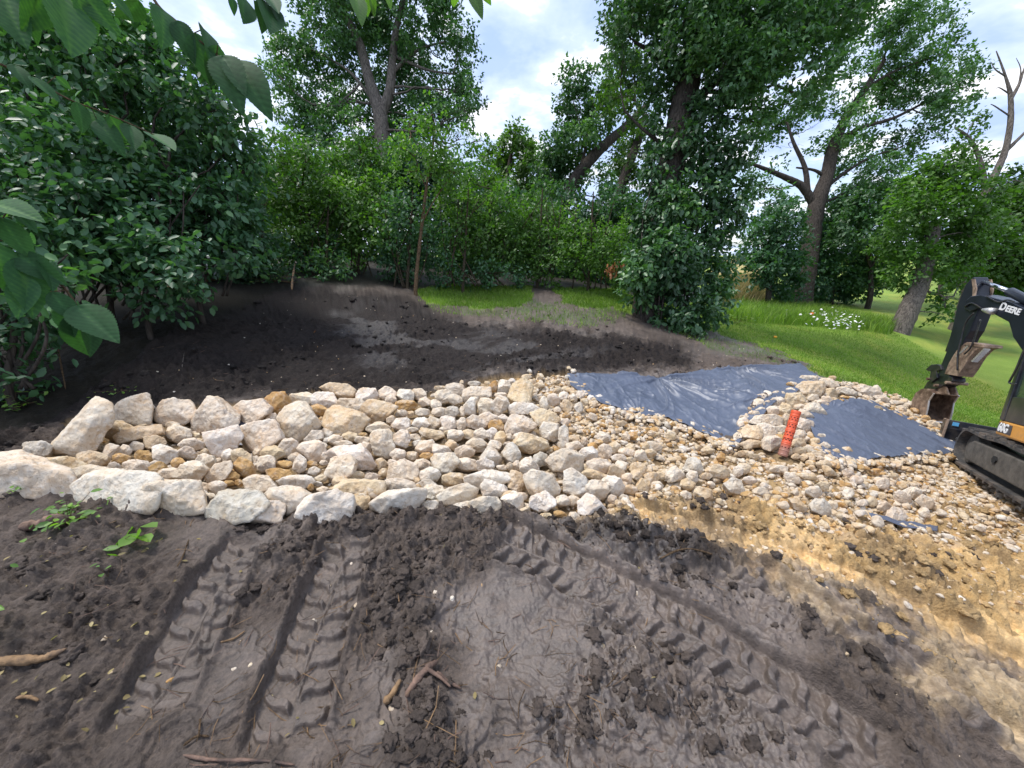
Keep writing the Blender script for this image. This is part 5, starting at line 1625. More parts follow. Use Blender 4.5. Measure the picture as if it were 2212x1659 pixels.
# the big shrubs at left, close to the camera
LS = [
    (5.2, 240, 670, [(60, 150, 105), (180, 130, 95), (290, 150, 85), (390, 190, 80), (460, 240, 60), (505, 310, 48), (130, 40, 90), (20, 20, 90), (250, 50, 60), (340, 100, 50)], 'tall dark shrub filling the upper left corner', .42),
    (5.6, 430, 650, [(350, 330, 85), (450, 380, 75), (400, 460, 80), (500, 440, 50), (530, 500, 38), (480, 520, 50), (330, 420, 70), (540, 380, 36), (520, 570, 28)], 'rounded dark shrub left of the thicket above the soil bank', .42),
    (4.8, 150, 720, [(80, 330, 105), (200, 340, 95), (60, 470, 100), (180, 470, 90), (270, 420, 70), (-60, 400, 100)], 'dense dark shrub at the left edge behind the near branches', .36),
    (5.0, 320, 700, [(300, 520, 70), (370, 560, 60), (250, 560, 55), (330, 620, 36), (410, 600, 40), (200, 560, 50), (360, 650, 18)], 'low drooping shrub with leaves hanging over the dark soil', .38),
    (3.8, 20, 850, [(10, 640, 70), (60, 700, 45), (-30, 760, 60), (20, 850, 26), (110, 610, 50), (-60, 560, 90)], 'leafy undergrowth at the left edge above the dark bank', .36),
]
for k, (z, x, y, bl, lb, tb) in enumerate(LS):
    g = np.random.default_rng(k + 700)
    st = [([(x + g.uniform(-60, 60), y - 10), (x + g.uniform(-90, 90), y - 140), (x + g.uniform(-140, 140), y - 300)], .018, .007) for _ in range(7)]
    make_tree('shrub', z, [(x, y), (x + 10, y - 120), (x + 25, y - 300)], [.035, .028, .012], bl, LF_DARK, BK_OAK, lb, 'shrub', 'large dark shrubs on the left', leaf=.115, per=330, gap=.16, gfreq=2.2, clump=13, csize=.24, seed=140 + k,
              tmpl=LEAF6, toneb=tb, limbs=st, shell=.25, droop=.5)
# fill behind the big shrubs so that the wood reads deep
for k, (z, x, y, bl) in enumerate([(7.4, 150, 620, [(0, 100, 120), (120, 250, 130), (0, 350, 130), (220, 100, 80), (100, 480, 120)]), (7.4, 400, 600, [(300, 250, 100), (400, 330, 100), (330, 430, 110), (460, 480, 70), (240, 540, 90), (480, 560, 60), (430, 230, 50)])]):
    make_tree('shrub_tree', z, [(x, y), (x, y - 200)], [.07, .05], bl, LF_DARK, BK_OAK, ['deep shade tree behind the upper left shrubs', 'deep shade tree behind the rounded left shrub'][k], 'tree', leaf=.15, per=170, gap=.12, gfreq=1.8, clump=13, csize=.3, seed=170 + k, toneb=.25, shell=.2)

# ------------------------------------------------------------------ near elm branches with big toothed leaves
def elm_leaf(g, L_, curl=0.25):
    """toothed elm leaf with ribs as a small mesh, axis +x, tip at L_"""
    n, m = 41, 9
    xs = np.linspace(0, 1, n)
    wd = 0.27 * np.sin(np.pi * xs ** 0.80) ** 0.8 * (1 - 0.22 * xs)
    wd[-1] = wd[0] = 0.002
    teeth = 1 + 0.10 * (np.arange(n) % 2)
    rows, tone = [], []
    bend = g.normal() * .08
    for x, w, t in zip(xs, wd, teeth):
        for c in np.linspace(-1, 1, m):
            y = c * w * (t if abs(c) == 1 else 1)
            ph = (x - abs(y) * .9) * 62
            z = -curl * x * x + abs(y) * .30 + .004 * math.cos(ph) * min(1, abs(c) * 3) - (.010 if c == 0 else 0)
            rows.append((x, y + bend * x * x, z))
            tone.append(.16 * math.cos(ph) + (.30 if c == 0 else 0) + .15 * vnoise1(x * 9 + y * 20))
    V = np.array(rows) * L_
    F = []
    for i in range(n - 1):
        for j in range(m - 1):
            a = i * m + j
            F.append((a, a + 1, a + m + 1, a + m))
    return V, F, np.array(tone)


def vnoise1(v):
    return math.sin(v * 1.7) * math.sin(v * .9 + 2)


def branch(name, label, pts, r0, leafs, seed, mat, zc):
    """pts: frame points with depth; leafs: (x0,y0,x1,y1,[face]) base and tip in the frame"""
    g = np.random.default_rng(seed)
    P = smooth_path([at(x, y, z) for x, y, z in pts], 26)
    root = empty(name, P[0], label, 'branch')
    o = P[0]
    mb = MB().add(tube(P - o, np.linspace(r0, r0 * .35, len(P)), 7, seed=seed))
    for (x0, y0, x1, y1, z, tw) in leafs:
        a, b = at(x0, y0, z), at(x1, y1, z * g.uniform(.95, 1.06))
        j = np.argmin(((P - a) ** 2).sum(1))
        mb.add(tube(np.array([P[j], (P[j] + a) / 2, a]) - o, [.0014, .0012, .001], 5))
    mb.build('twig', BK_TAN, root, smooth=True)
    for (x0, y0, x1, y1, z, tw) in leafs:
        a, b = at(x0, y0, z), at(x1, y1, z * g.uniform(.95, 1.06))
        ax = b - a
        L_ = np.linalg.norm(ax)
        ax /= L_
        view = (a - EYE) / np.linalg.norm(a - EYE)
        nn = -view + np.array([0, 0, .5]) + g.normal(size=3) * .2
        nn -= ax * (nn @ ax)
        nn /= np.linalg.norm(nn)
        bb = np.cross(nn, ax)
        c, s = math.cos(tw), math.sin(tw)
        nn, bb = nn * c + bb * s, bb * c - nn * s
        V, F, tn = elm_leaf(g, L_, g.uniform(.05, .3))
        W = V[:, :1] * ax + V[:, 1:2] * bb + V[:, 2:] * nn
        me = new_mesh('leaf', W, F, True, None, [mat], extra={'tone': np.clip(g.uniform(.15, .7) + tn, 0, 1)})
        oo = obj('leaf', me, root, loc=a - o)


branch('elm_branch', 'near drooping branch with a row of big toothed leaves across the upper left', [(300, -60, .95), (340, 10, .95), (380, 45, .97), (440, 95, .98), (510, 150, 1.0), (560, 175, 1.0)], .004,
       [(348, 18, 370, 92, .95, .3), (384, 44, 412, 125, .96, .2), (420, 70, 455, 180, .97, -.2), (470, 98, 462, 190, .98, .5), (480, 120, 515, 208, .98, 0), (508, 130, 560, 218, 1.0, .2), (562, 160, 592, 228, 1.0, .7),
        (300, 0, 270, 60, .95, .3), (440, 62, 470, 120, .99, .6)], 401, LF_NEAR, .95)
branch('elm_branch', 'near branch tips with broad leaves hanging from the top left corner', [(-30, -50, .8), (40, -20, .8), (120, -25, .82), (200, -15, .85), (250, 0, .9)], .004,
       [(10, -10, 45, 95, .8, 0), (45, 5, 90, 100, .82, .5), (130, -15, 158, 98, .83, .2), (165, -10, 220, 95, .84, .1), (175, -20, 245, 70, .85, -.4), (95, -20, 60, 70, .82, .4), (240, -10, 290, 40, .88, .2), (-10, 10, 20, 80, .8, .3)], 402, LF_NEAR, .8)
branch('elm_branch', 'near branch with big mottled leaves at the left edge above the rocks', [(-60, 440, .8), (0, 480, .82), (60, 545, .85), (110, 590, .87), (160, 650, .9), (175, 690, .9)], .005,
       [(0, 470, 60, 560, .8, .2), (-20, 520, 30, 640, .8, .3), (30, 545, 125, 610, .83, 0), (35, 560, 95, 680, .83, .2), (90, 560, 135, 620, .86, .5), (110, 630, 165, 700, .86, .2), (130, 660, 160, 730, .87, -.3), (165, 660, 243, 740, .88, 0),
        (150, 680, 190, 778, .88, .3), (185, 690, 215, 765, .9, .6), (20, 450, 85, 500, .8, .3), (-20, 440, 60, 455, .8, .1), (60, 600, 40, 680, .84, .4)], 403, LF_NEAR, .85)
branch('elm_branch', 'short twig of dangling leaves at the top edge left of centre', [(490, -40, 1.3), (530, -12, 1.3), (575, 5, 1.3), (600, 20, 1.3)], .003,
       [(500, -5, 508, 28, 1.3, .4), (525, -8, 530, 35, 1.3, .7), (548, 0, 560, 50, 1.3, .8), (568, 5, 572, 58, 1.3, .9), (580, 10, 590, 65, 1.3, .8), (592, 15, 606, 52, 1.3, .9), (575, -10, 606, 22, 1.3, .3)], 404, LF_NEAR, 1.3)
branch('elm_branch', 'few bright leaves hanging into the sky at the top edge beside the forked oak', [(740, -40, 1.2), (790, -25, 1.2), (860, -30, 1.2), (1000, -30, 1.2), (1040, -14, 1.2)], .003,
       [(766, -15, 772, 25, 1.2, .2), (785, -15, 800, 42, 1.2, .1), (800, -15, 812, 35, 1.2, .3), (835, -20, 846, 18, 1.2, .2), (980, -25, 990, 18, 1.2, .4), (1015, -20, 1046, 30, 1.2, .1), (1040, -15, 1060, 8, 1.2, .5), (820, -25, 845, 5, 1.2, .5)], 405, LF_MID, 1.2)
branch('elm_branch', 'pale bitten twig drooping across the dark shrubs on the left', [(-20, 130, 1.3), (60, 165, 1.35), (150, 215, 1.4), (230, 245, 1.45), (330, 290, 1.5), (380, 315, 1.5)], .004,
       [(30, 140, 55, 185, 1.3, .2), (65, 165, 125, 215, 1.3, .4), (120, 165, 160, 195, 1.4, .2), (190, 240, 230, 300, 1.45, .3), (235, 245, 270, 310, 1.45, .1), (280, 270, 290, 320, 1.5, .4), (325, 288, 372, 320, 1.5, .3), (165, 220, 190, 290, 1.4, .2), (210, 260, 262, 322, 1.46, -.2)], 406, LF_NEAR, 1.4)

# ------------------------------------------------------------------ grass, meadow, flowers
def blades(n, xr, yr, test, h, w, mat, name, label, cat, seed, lean=.35, tone=.5):
    g = np.random.default_rng(seed)
    x, y = g.uniform(*xr, n), g.uniform(*yr, n)
    z = HZ(x, y)
    W = zones(x, y, z)
    px, py, zc = proj(np.stack([x, y, z], -1))
    ok = test(W, px, py, zc, g) & (px > -60) & (px < 2280)
    x, y, z = x[ok], y[ok], z[ok]
    m = len(x)
    hh = h * g.uniform(.5, 1.2, m)
    a = g.uniform(0, 6.28, m)
    P = np.stack([x, y, z - .01], -1)
    wv = np.stack([np.cos(a), np.sin(a), 0 * a], -1) * (w * g.uniform(.7, 1.3, m))[:, None]
    ld = g.normal(size=(m, 2)) * lean
    M = P + np.stack([ld[:, 0] * hh * .35, ld[:, 1] * hh * .35, hh * .6], -1)
    T = P + np.stack([ld[:, 0] * hh, ld[:, 1] * hh, hh], -1)
    V = np.stack([P - wv, P + wv, M + wv * .7, M - wv * .7, T], 1).reshape(-1, 3)
    b = np.arange(m)[:, None] * 5
    F = np.concatenate([b + [0, 1, 2], b + [0, 2, 3], b + [3, 2, 4]])
    t = np.repeat(np.clip(tone + g.normal(size=m) * .22 + (fbm2(x, y, 3, 77) - .5), 0, 1), 5)
    me = new_mesh(name, V, F, False, None, [mat], extra={'tone': t})
    obj(name, me, None, label, cat, kind='stuff')
    print(name, m)


blades(160000, (1.5, 13), (4, 16), lambda W, px, py, zc, g: W['lawn'] & ~W['field'] & (zc < 15) & (g.random(len(px)) < np.clip(9 / np.maximum(zc, 1), 0, 1)), .055, .0045, LF_GRASS, 'lawn_grass', 'mown green lawn sloping beyond the stones and the digger', 'grass', 201, tone=.45)
blades(90000, (-3, 4), (7, 13.5), lambda W, px, py, zc, g: W['patch'] | (W['thin'] & (g.random(len(px)) < .12)), .085, .006, LF_GRASS, 'rough_grass', 'green grass patches left on the soil in front of the thicket', 'grass', 202, tone=.5)
blades(14000, (2, 7), (3.5, 12), lambda W, px, py, zc, g: W['thin'] & (g.random(len(px)) < .5), .05, .005, LF_GRASS, 'sparse_grass', 'thin trampled grass along the bare edge of the lawn', 'grass', 203, tone=.35)
MEADOW = [(1540, 690), (1580, 672), (1660, 672), (1760, 700), (1860, 705), (1930, 715), (1900, 735), (1780, 722), (1640, 700)]
blades(60000, (5, 26), (10, 40), lambda W, px, py, zc, g: (inpoly(px, py, [(1545, 665), (1560, 590), (1640, 590), (1660, 640), (1640, 668)])) & (zc > 11), .9, .012, LF_STRAW, 'tall_dry_grass', 'tall tan dry grass on the rise left of the spreading oak', 'grass', 204, tone=.4)
blades(30000, (5, 16), (9, 18), lambda W, px, py, zc, g: inpoly(px, py, [(1560, 690), (1600, 660), (1720, 660), (1850, 690), (1935, 705), (1925, 725), (1860, 715), (1740, 705), (1620, 698)]), .45, .010, LF_GRASS, 'meadow_growth', 'unmown green meadow strip under the trees at the lawn edge', 'grass', 205, tone=.5)

M_PETAL = simple('petal', (0.80, 0.80, 0.76), .7, var=.05)
M_ORANGE = simple('orange_plastic', (0.80, 0.16, 0.03), .5, var=.1)
M_YEL = simple('yellow_flag', (0.85, 0.40, 0.03), .5, var=.1)
g = np.random.default_rng(88)
mb = MB()
gx, gy = [], []
while len(gx) < 110:
    x, y = g.normal(1805, 46), g.normal(690, 17)
    if inpoly([x], [y], [(1690, 672), (1780, 662), (1870, 690), (1860, 715), (1760, 712)])[0]:
        gx.append(x), gy.append(y)
zc_, P_ = ground(np.array(gx), np.array(gy) + 22)
for q in P_:
    h = g.uniform(.25, .5)
    r = g.uniform(.02, .042)
    a = np.arange(7) / 7 * 6.28
    tilt = g.normal(size=2) * .5
    ring = np.stack([np.cos(a) * r, np.sin(a) * r, (np.cos(a) * tilt[0] + np.sin(a) * tilt[1]) * r], -1) + q + [0, 0, h]
    mb.add((np.vstack([ring, q + [0, 0, h + .012]]), [(i, (i + 1) % 7, 7) for i in range(7)]))
    mb.add(([q + [.003, 0, 0], q - [.003, 0, 0], q + [0, 0, h]], [(0, 1, 2)]), 1)
mb.build('wildflowers', [M_PETAL, LF_GRASS], None, label='white wildflowers blooming in the meadow strip under the oak', cat='flowers', kind='stuff')

# ------------------------------------------------------------------ black plastic liners
def mat_plastic():
    m, nt, b = new_mat('black_polythene')
    geo = N(nt, 'ShaderNodeNewGeometry')
    n1 = noise(nt, geo.outputs['Position'], 3.0, 5, .6)
    n2 = noise(nt, geo.outputs['Position'], 25.0, 5, .7)
    c = ramp(nt, n1, [(.35, (.060, .076, .118)), (.7, (.078, .098, .148))]).outputs[0]  # blue of the reflected sky painted into the black sheet's base colour
    L(nt, c, b.inputs['Base Color'])
    L(nt, ramp(nt, n1, [(.3, (.46,) * 3), (.7, (.60,) * 3)]).outputs[0], b.inputs['Roughness'])
    b.inputs['Specular IOR Level'].default_value = 0.9
    b.inputs['IOR'].default_value = 1.6
    bump(nt, b, n2, .08, .006)
    return m


M_PLAS = mat_plastic()


def liner(name, label, quad_top, quad_bot, nu, nv, foci, seed, stripes=None, amp=0.02, lift=.03):
    """sheet between a far edge and a near edge (frame points), draped on the ground with folds"""
    tt = np.linspace(0, 1, nu)

    def along(pts):
        pts = np.array(pts, float)
        d = np.r_[0, np.cumsum(np.hypot(*np.diff(pts, axis=0).T))]
        return np.stack([np.interp(tt * d[-1], d, pts[:, 0]), np.interp(tt * d[-1], d, pts[:, 1])], -1)
    A, B = along(quad_top), along(quad_bot)
    zA, WA = ground(A[:, 0], A[:, 1])
    zB, WB = ground(B[:, 0], B[:, 1])
    v = np.linspace(0, 1, nv)[:, None, None]
    P = WA[None] * (1 - v) + WB[None] * v
    X, Y = P[..., 0].ravel(), P[..., 1].ravel()
    Z = H(X, Y) + lift
    f = np.zeros_like(X)
    for (fx, fy, kk, am, dec) in foci:
        _, q = ground(fx, fy)
        dx, dy = X - q[0, 0], Y - q[0, 1]
        ang = np.arctan2(dy, dx)
        rr = np.hypot(dx, dy)
        w = (1 - np.abs(2 * vn2(ang * kk + 5 * vn2(rr * 1.3, ang * 2, seed), rr * .5, seed + 1) - 1)) ** 3
        f += am * w * np.exp(-rr / dec) * sstep(0, .25, rr)
    if stripes:
        dxs, dys, fr, am = stripes
        s = (X * dys - Y * dxs) * fr
        w = (1 - np.abs(2 * vn2(s + .8 * vn2(X * 1.2, Y * 1.2, seed), (X * dxs + Y * dys) * .8, seed + 2) - 1)) ** 2.5
        w2 = (1 - np.abs(2 * vn2(s * 2.7 + 9, (X * dxs + Y * dys) * 1.2, seed + 3) - 1)) ** 3
        f += am * w + am * .45 * w2
    f += amp * (fbm2(X * 3.5, Y * 3.5, 4, seed + 4) - .5)
    f += amp * .5 * (1 - np.abs(2 * fbm2(X * 8, Y * 5, 3, seed + 5) - 1)) ** 4
    Z = Z + f
    V = np.stack([X, Y, Z], -1)
    i = np.arange(nv - 1)[:, None] * nu + np.arange(nu - 1)[None]
    F = np.stack([i, i + nu, i + nu + 1, i + 1], -1).reshape(-1, 4)
    me = new_mesh(name, V, F, True, None, [M_PLAS])
    o = obj(name, me, None, label, 'plastic sheet', 'black plastic liners')
    s = o.modifiers.new('thick', 'SOLIDIFY')
    s.thickness = .004
    return o


liner('plastic_liner', 'larger creased black plastic liner spread below the dark soil bank',
      [(1225, 812), (1290, 812), (1345, 813), (1410, 824), (1480, 816), (1560, 800), (1640, 797), (1727, 789)],
      [(1232, 840), (1300, 882), (1380, 902), (1440, 912), (1500, 935), (1585, 975), (1630, 925), (1668, 880), (1775, 828)], 340, 170,
      [(1424, 822, 7, .085, 1.0), (1590, 800, 8, .08, .9), (1650, 870, 6, .045, .8), (1380, 905, 5, .03, .8)], 801, None, .03)
liner('plastic_liner', 'smaller striped black plastic liner near the digger tracks',
      [(1735, 905), (1790, 872), (1860, 868), (1935, 895), (2000, 930), (2065, 962)],
      [(1775, 985), (1800, 1000), (1840, 1005), (1900, 1000), (1980, 990), (2070, 985)], 260, 150,
      [(1795, 890, 4, .02, .8)], 811, (.72, -.70, 6.5, .035), .018)
liner('plastic_scrap', 'narrow strip of torn black plastic showing through the trampled gravel',
      [(1872, 1118), (1900, 1122), (1940, 1134), (1985, 1139), (2022, 1146)], [(1880, 1128), (1905, 1134), (1945, 1146), (1985, 1152), (2020, 1158)], 70, 14, [], 821, (.9, -.4, 30, .012), .012, .035)
liner('plastic_scrap', 'small piece of black liner in the gap between back row boulders',
      [(505, 905), (528, 905)], [(500, 965), (540, 968)], 20, 20, [], 831, None, .02, .03)
# folded corner of the large liner
# ------------------------------------------------------------------ orange-red drain pipe
def drain_pipe():
    zc = 3.72
    _, b = ground(1692, 985)
    zc = _[0]
    base = at(1690, 985, zc)
    top = at(1720, 889, zc * 1.005)
    ax = top - base
    L_ = np.linalg.norm(ax)
    ax /= L_
    u = np.cross(ax, [0, 1, 0])
    u /= np.linalg.norm(u)
    v = np.cross(ax, u)
    r0 = 8.7 / FPX * zc
    seg = 36
    M_P, nt, bb = new_mat('orange_pipe')
    geo = N(nt, 'ShaderNodeTexCoord')
    sp = N(nt, 'ShaderNodeSeparateXYZ')
    L(nt, geo.outputs['Object'], sp.inputs[0])
    n1 = noise(nt, geo.outputs['Object'], 14, 5, .6)
    hgt = math_n(nt, 'ADD', sp.outputs[2], math_n(nt, 'MULTIPLY', math_n(nt, 'SUBTRACT', n1, .5), .05))
    dirt = ramp(nt, math_n(nt, 'MULTIPLY', hgt, 1.0 / (L_ * .30)), [(.55, (1, 1, 1)), (1.0, (0, 0, 0))]).outputs[0]
    L(nt, mixc(nt, dirt, (.64, .095, .035), (.30, .14, .10)), bb.inputs['Base Color'])
    bb.inputs['Roughness'].default_value = .5
    M_H = simple('pipe_hole', (.05, .008, .006), .8)
    root = empty('drain_pipe', base, 'orange red corrugated drain pipe with holes standing upright in the stones', 'pipe')
    n = 132
    t = np.linspace(0, 1, n)
    # ring bands
    rad = np.full(n, r0)
    bands = [.03, .12, .26, .30, .40, .55, .58, .74, .90]
    for bnd in bands:
        rad += r0 * .09 * np.exp(-((t - bnd) / .010) ** 2)
    rad += r0 * .03 * (t < .3)
    V, F, M = [], [], []
    a = np.arange(seg) / seg * 2 * math.pi
    holes = set()
    rows = [.18, .345, .37, .45, .50, .63, .68, .79, .84]
    for ri, rv in enumerate(rows):
        i0 = int(rv * n)
        for s in range(seg // 4):
            j = s * 4 + (ri % 2) * 2
            for di in (0, 1, 2):
                holes.add((i0 + di, j % seg))
                holes.add((i0 + di, (j + 1) % seg))
    for i in range(n):
        ring = base + ax * L_ * t[i] + rad[i] * (np.cos(a)[:, None] * u + np.sin(a)[:, None] * v)
        V.append(ring)
    V = np.concatenate(V) - base
    for i in range(n - 1):
        for j in range(seg):
            F.append((i * seg + j, i * seg + (j + 1) % seg, (i + 1) * seg + (j + 1) % seg, (i + 1) * seg + j))
            M.append(1 if (i, j) in holes else 0)
    me = new_mesh('pipe_wall', V, F, False, None, [M_P, M_H], M)
    obj('pipe_wall', me, root)
    # cap
    mb = MB()
    r1 = r0 * 1.06
    Pc = np.array([ax * L_ * 0.955, ax * L_ * 0.995, ax * L_ * 1.01])
    mb.add(tube(Pc, [r1, r1, r1 * .93], 32))
    mb.build('cap', M_P, root, smooth=False)


drain_pipe()

# ------------------------------------------------------------------ the digger
M_BLK = simple('black_paint', (.012, .013, .018), .32, var=.3, scale=6, bstr=.05, dirt=(.045, .040, .036))
M_ARM = simple('dark_boom_paint', (.012, .015, .024), .3, var=.3, scale=5, bstr=.05)
M_STEEL = simple('worn_steel', (.30, .215, .155), .6, .15, var=.5, scale=14, bstr=.35, dirt=(.10, .060, .040))
M_EDGE = simple('bright_steel', (.62, .60, .58), .4, .7, var=.2, scale=20)
M_ROD = simple('chrome_rod', (.75, .76, .80), .15, 1.0, var=.05)
M_RUB = simple('track_rubber', (.045, .042, .040), .75, var=.4, scale=10, bstr=.4, dirt=(.13, .105, .085))
M_YELB = simple('body_yellow', (.72, .33, .055), .4, var=.12, scale=5, dirt=(.50, .25, .07))
M_DUST = simple('dusty_frame', (.095, .085, .072), .8, var=.4, scale=12, bstr=.3)
M_DECAL = simple('dark_decal', (.05, .045, .05), .4, var=.1)
M_WHITE = simple('white_lettering', (.80, .80, .80), .5, var=.04)
M_BLUE = simple('blue_sticker', (.10, .35, .60), .5, var=.1)


def mat_glass():
    m, nt, b = new_mat('cab_glass')
    b.inputs['Base Color'].default_value = (.05, .08, .07, 1)
    b.inputs['Roughness'].default_value = .03
    b.inputs['Alpha'].default_value = .45
    b.inputs['Specular IOR Level'].default_value = .8
    return m


M_GLASS = mat_glass()
fw = np.array([.605, .765, -.222])
fw /= np.linalg.norm(fw)
lf = np.cross([0, 0, 1], fw)
lf /= np.linalg.norm(lf)
upv = np.cross(fw, lf)
O0 = at(2063, 957, 4.8)
digger = empty('excavator', O0 - upv * .28, 'black and yellow compact digger with lettered boom at the right edge', 'excavator')
DO = np.array(digger.location)


class Plane:
    def __init__(s, p, n, e1, e2):
        s.p, s.n, s.e1, s.e2 = p, n, e1, e2

    def hit(s, px, py, off=0.0):
        r = ray(px, py)
        t = ((s.p + s.n * off - EYE) @ s.n) / (r @ s.n)
        return EYE + r * t

    def loc(s, a, b, off=0.0):
        return s.p + s.e1 * a + s.e2 * b + s.n * off


PT = Plane(O0, lf, fw, upv)                     # outer face of the near track
th = math.radians(20)
hb = np.array([math.sin(th), math.cos(th), 0.0])
lb_ = np.cross([0, 0, 1], hb)
PB = Plane(at(2095, 780, 5.2), lb_, hb, np.array([0, 0, 1.0]))     # plane of boom and arm


def slab(pts, n, th_, off=0.0):
    """closed prism from coplanar points, thickness th_ along n (from -th/2 to +th/2, moved by off)"""
    P = np.array(pts)
    k = len(P)
    V = np.vstack([P + n * (th_ / 2 + off), P - n * (th_ / 2 - off)])
    F = [tuple(range(k)), tuple(range(k, 2 * k))[::-1]]
    for i in range(k):
        j = (i + 1) % k
        F.append((i, k + i, k + j, j))
    return V, F


def PP(plane, pts, off=0.0):
    return [plane.hit(x, y, off) - DO for x, y in pts]


# track belts and frames
def track_belt(off, parent, w=.34):
    L0, r1, r2 = 2.35, .235, .225
    # loop in plane coordinates: a forward, b up; the front idler centre at (-r1, 0)
    pts = []
    c1, c2 = (-r1, 0.0), (-L0 + r2, 0.0)
    for a in np.linspace(-90, 90, 16):
        pts.append((c1[0] + r1 * math.cos(math.radians(a)), c1[1] + r1 * math.sin(math.radians(a))))
    for q in np.linspace(0, 1, 26)[1:-1]:
        pts.append((c1[0] + (c2[0] - c1[0]) * q, r1 - .018 * math.sin(q * math.pi * 2) ** 2))
    for a in np.linspace(90, 270, 16):
        pts.append((c2[0] + r2 * math.cos(math.radians(a)), c2[1] + r2 * math.sin(math.radians(a))))
    for q in np.linspace(0, 1, 26)[1:-1]:
        pts.append((c2[0] + (c1[0] - c2[0]) * q, -r1))
    pts = np.array(pts)
    n = len(pts)
    nrm = np.roll(pts, -1, 0) - np.roll(pts, 1, 0)
    nrm = np.stack([nrm[:, 1], -nrm[:, 0]], -1)
    nrm /= np.linalg.norm(nrm, axis=1)[:, None]
    mb = MB()
    outer, inner = pts, pts - nrm * .035
    rows = []
    for P2, o in ((outer, 0), (outer, -w), (inner, -w), (inner, 0)):
        rows.append(np.array([PT.loc(a, b, off + o) - DO for a, b in P2]))
    V = np.concatenate(rows)
    F = []
    for r in range(4):
        for i in range(n):
            j = (i + 1) % n
            F.append((r * n + i, r * n + j, ((r + 1) % 4) * n + j, ((r + 1) % 4) * n + i))
    mb.add((V, F))
    # tread bars, staggered as two half-width lugs
    per = np.r_[0, np.cumsum(np.hypot(*np.diff(np.vstack([pts, pts[:1]]), axis=0).T))]
    m = int(per[-1] / .085)
    for k in range(m):
        s = k / m * per[-1]
        i = min(np.searchsorted(per, s, side='right') - 1, n - 1)
        j = (i + 1) % n
        f = (s - per[i]) / max(per[i + 1] - per[i], 1e-6)
        p = pts[i] * (1 - f) + pts[j] * f
        nn = nrm[i] * (1 - f) + nrm[j] * f
        t2 = np.array([-nn[1], nn[0]])
        lo, hi = ((.004, -w * .54) if k % 2 else (-w * .46, -w - .004))
        q = []
        for oo in (lo, hi):
            for a_, h_ in ((-.020, -.002), (.020, -.002), (.013, .026), (-.013, .026)):
                z = p + t2 * a_ + nn * h_
                q.append(PT.loc(z[0], z[1], off + oo) - DO)
        mb.add((np.array(q), [(0, 1, 2, 3), (7, 6, 5, 4), (0, 4, 5, 1), (1, 5, 6, 2), (2, 6, 7, 3), (3, 7, 4, 0)]))
    mb.build('track_belt', M_RUB, parent, bevel=.004)
    # frame and rollers
    fr = [(-.30, -.085), (-.33, .07), (-.45, .12), (-1.95, .12), (-2.05, .07), (-2.05, -.10), (-1.9, -.13), (-.42, -.13)]
    mb = MB().add(slab([PT.loc(a, b, off - .09) - DO for a, b in fr], lf, .14))
    mb.build('track_frame', M_DUST, parent, bevel=.015)
    mb = MB()
    c = PT.loc(-1.12, .02, off - .018) - DO
    hexv = [PT.loc(-1.12 + .055 * math.cos(a), .02 + .042 * math.sin(a), off - .012) - DO for a in np.arange(6) / 6 * 6.28]
    mb.add(slab(hexv, lf, .012))
    mb.build('frame_hole', simple('dark_hole', (.01, .01, .01), .9), parent)
    for a_, rr in ((-r1, r1 - .05), (-L0 + r2, r2 - .05)):
        mb = MB()
        circ = [PT.loc(a_ + rr * math.cos(t), rr * math.sin(t), off - .13) - DO for t in np.arange(24) / 24 * 2 * math.pi]
        mb.add(slab(circ, lf, .10))
        mb.build('track_wheel', M_DUST, parent, bevel=.01)


track_belt(0.0, digger)
track_belt(-1.35, digger)

# blade: across the front, held by two arms
def box_pts(c, a, b, h):
    V = [c + sa * a + sb * b + sh * h for sh in (-1, 1) for sa, sb in ((-1, -1), (1, -1), (1, 1), (-1, 1))]
    return np.array(V), [(3, 2, 1, 0), (4, 5, 6, 7), (0, 1, 5, 4), (1, 2, 6, 5), (2, 3, 7, 6), (3, 0, 4, 7)]


bl_l = PT.loc(.55, -.03, .10) - DO
prof = [(-.04, .0), (.02, .02), (.05, .10), (.055, .20), (.03, .27), (-.03, .27), (-.06, .15)]
bw = 1.78
mb = MB()
c0 = at(2028, 944, 5.25)
V = []
for s in (0, -bw):
    for a, b in prof:
        V.append(c0 + fw * a + upv * b + lf * s - DO)
k = len(prof)
F = [tuple(range(k)), tuple(range(k, 2 * k))[::-1]] + [(i, k + i, k + (i + 1) % k, (i + 1) % k) for i in range(k)]
mb.add((np.array(V), F)).build('blade', M_BLK, digger, bevel=.006)
mb = MB()
mb.add(box_pts(c0 - lf * .012 + fw * -.02 + upv * .135 - DO, fw * .085, lf * .010, upv * .14))
mb.build('blade_end', M_STEEL, digger, bevel=.004)
mb = MB()
for s in (.45, 1.25):
    a0 = c0 - lf * s + upv * .12 - DO - fw * .05
    a1 = PT.loc(-.75, .02, -s + .1) - DO
    mb.add(tube([a0, (a0 + a1) / 2, a1], [.06, .065, .07], 8))
mb.build('blade_arm', M_BLK, digger)
mb = MB().add(slab([q + lf * .004 for q in [PT.hit(2036, 909, -.02) * 0 + (c0 - fw * .066 - lf * d + upv * h - DO) for d, h in ((.07, .25), (.13, .25), (.13, .20), (.07, .20))]], -fw, .004))
mb.build('sticker', M_BLUE, digger)

# upper body: yellow skirt, dark cab
YO = -.02
q1, q2 = PT.hit(2161, 901, YO), PT.hit(2151, 931, YO)


def lc(P):
    d = P - PT.p
    return d @ fw, d @ upv


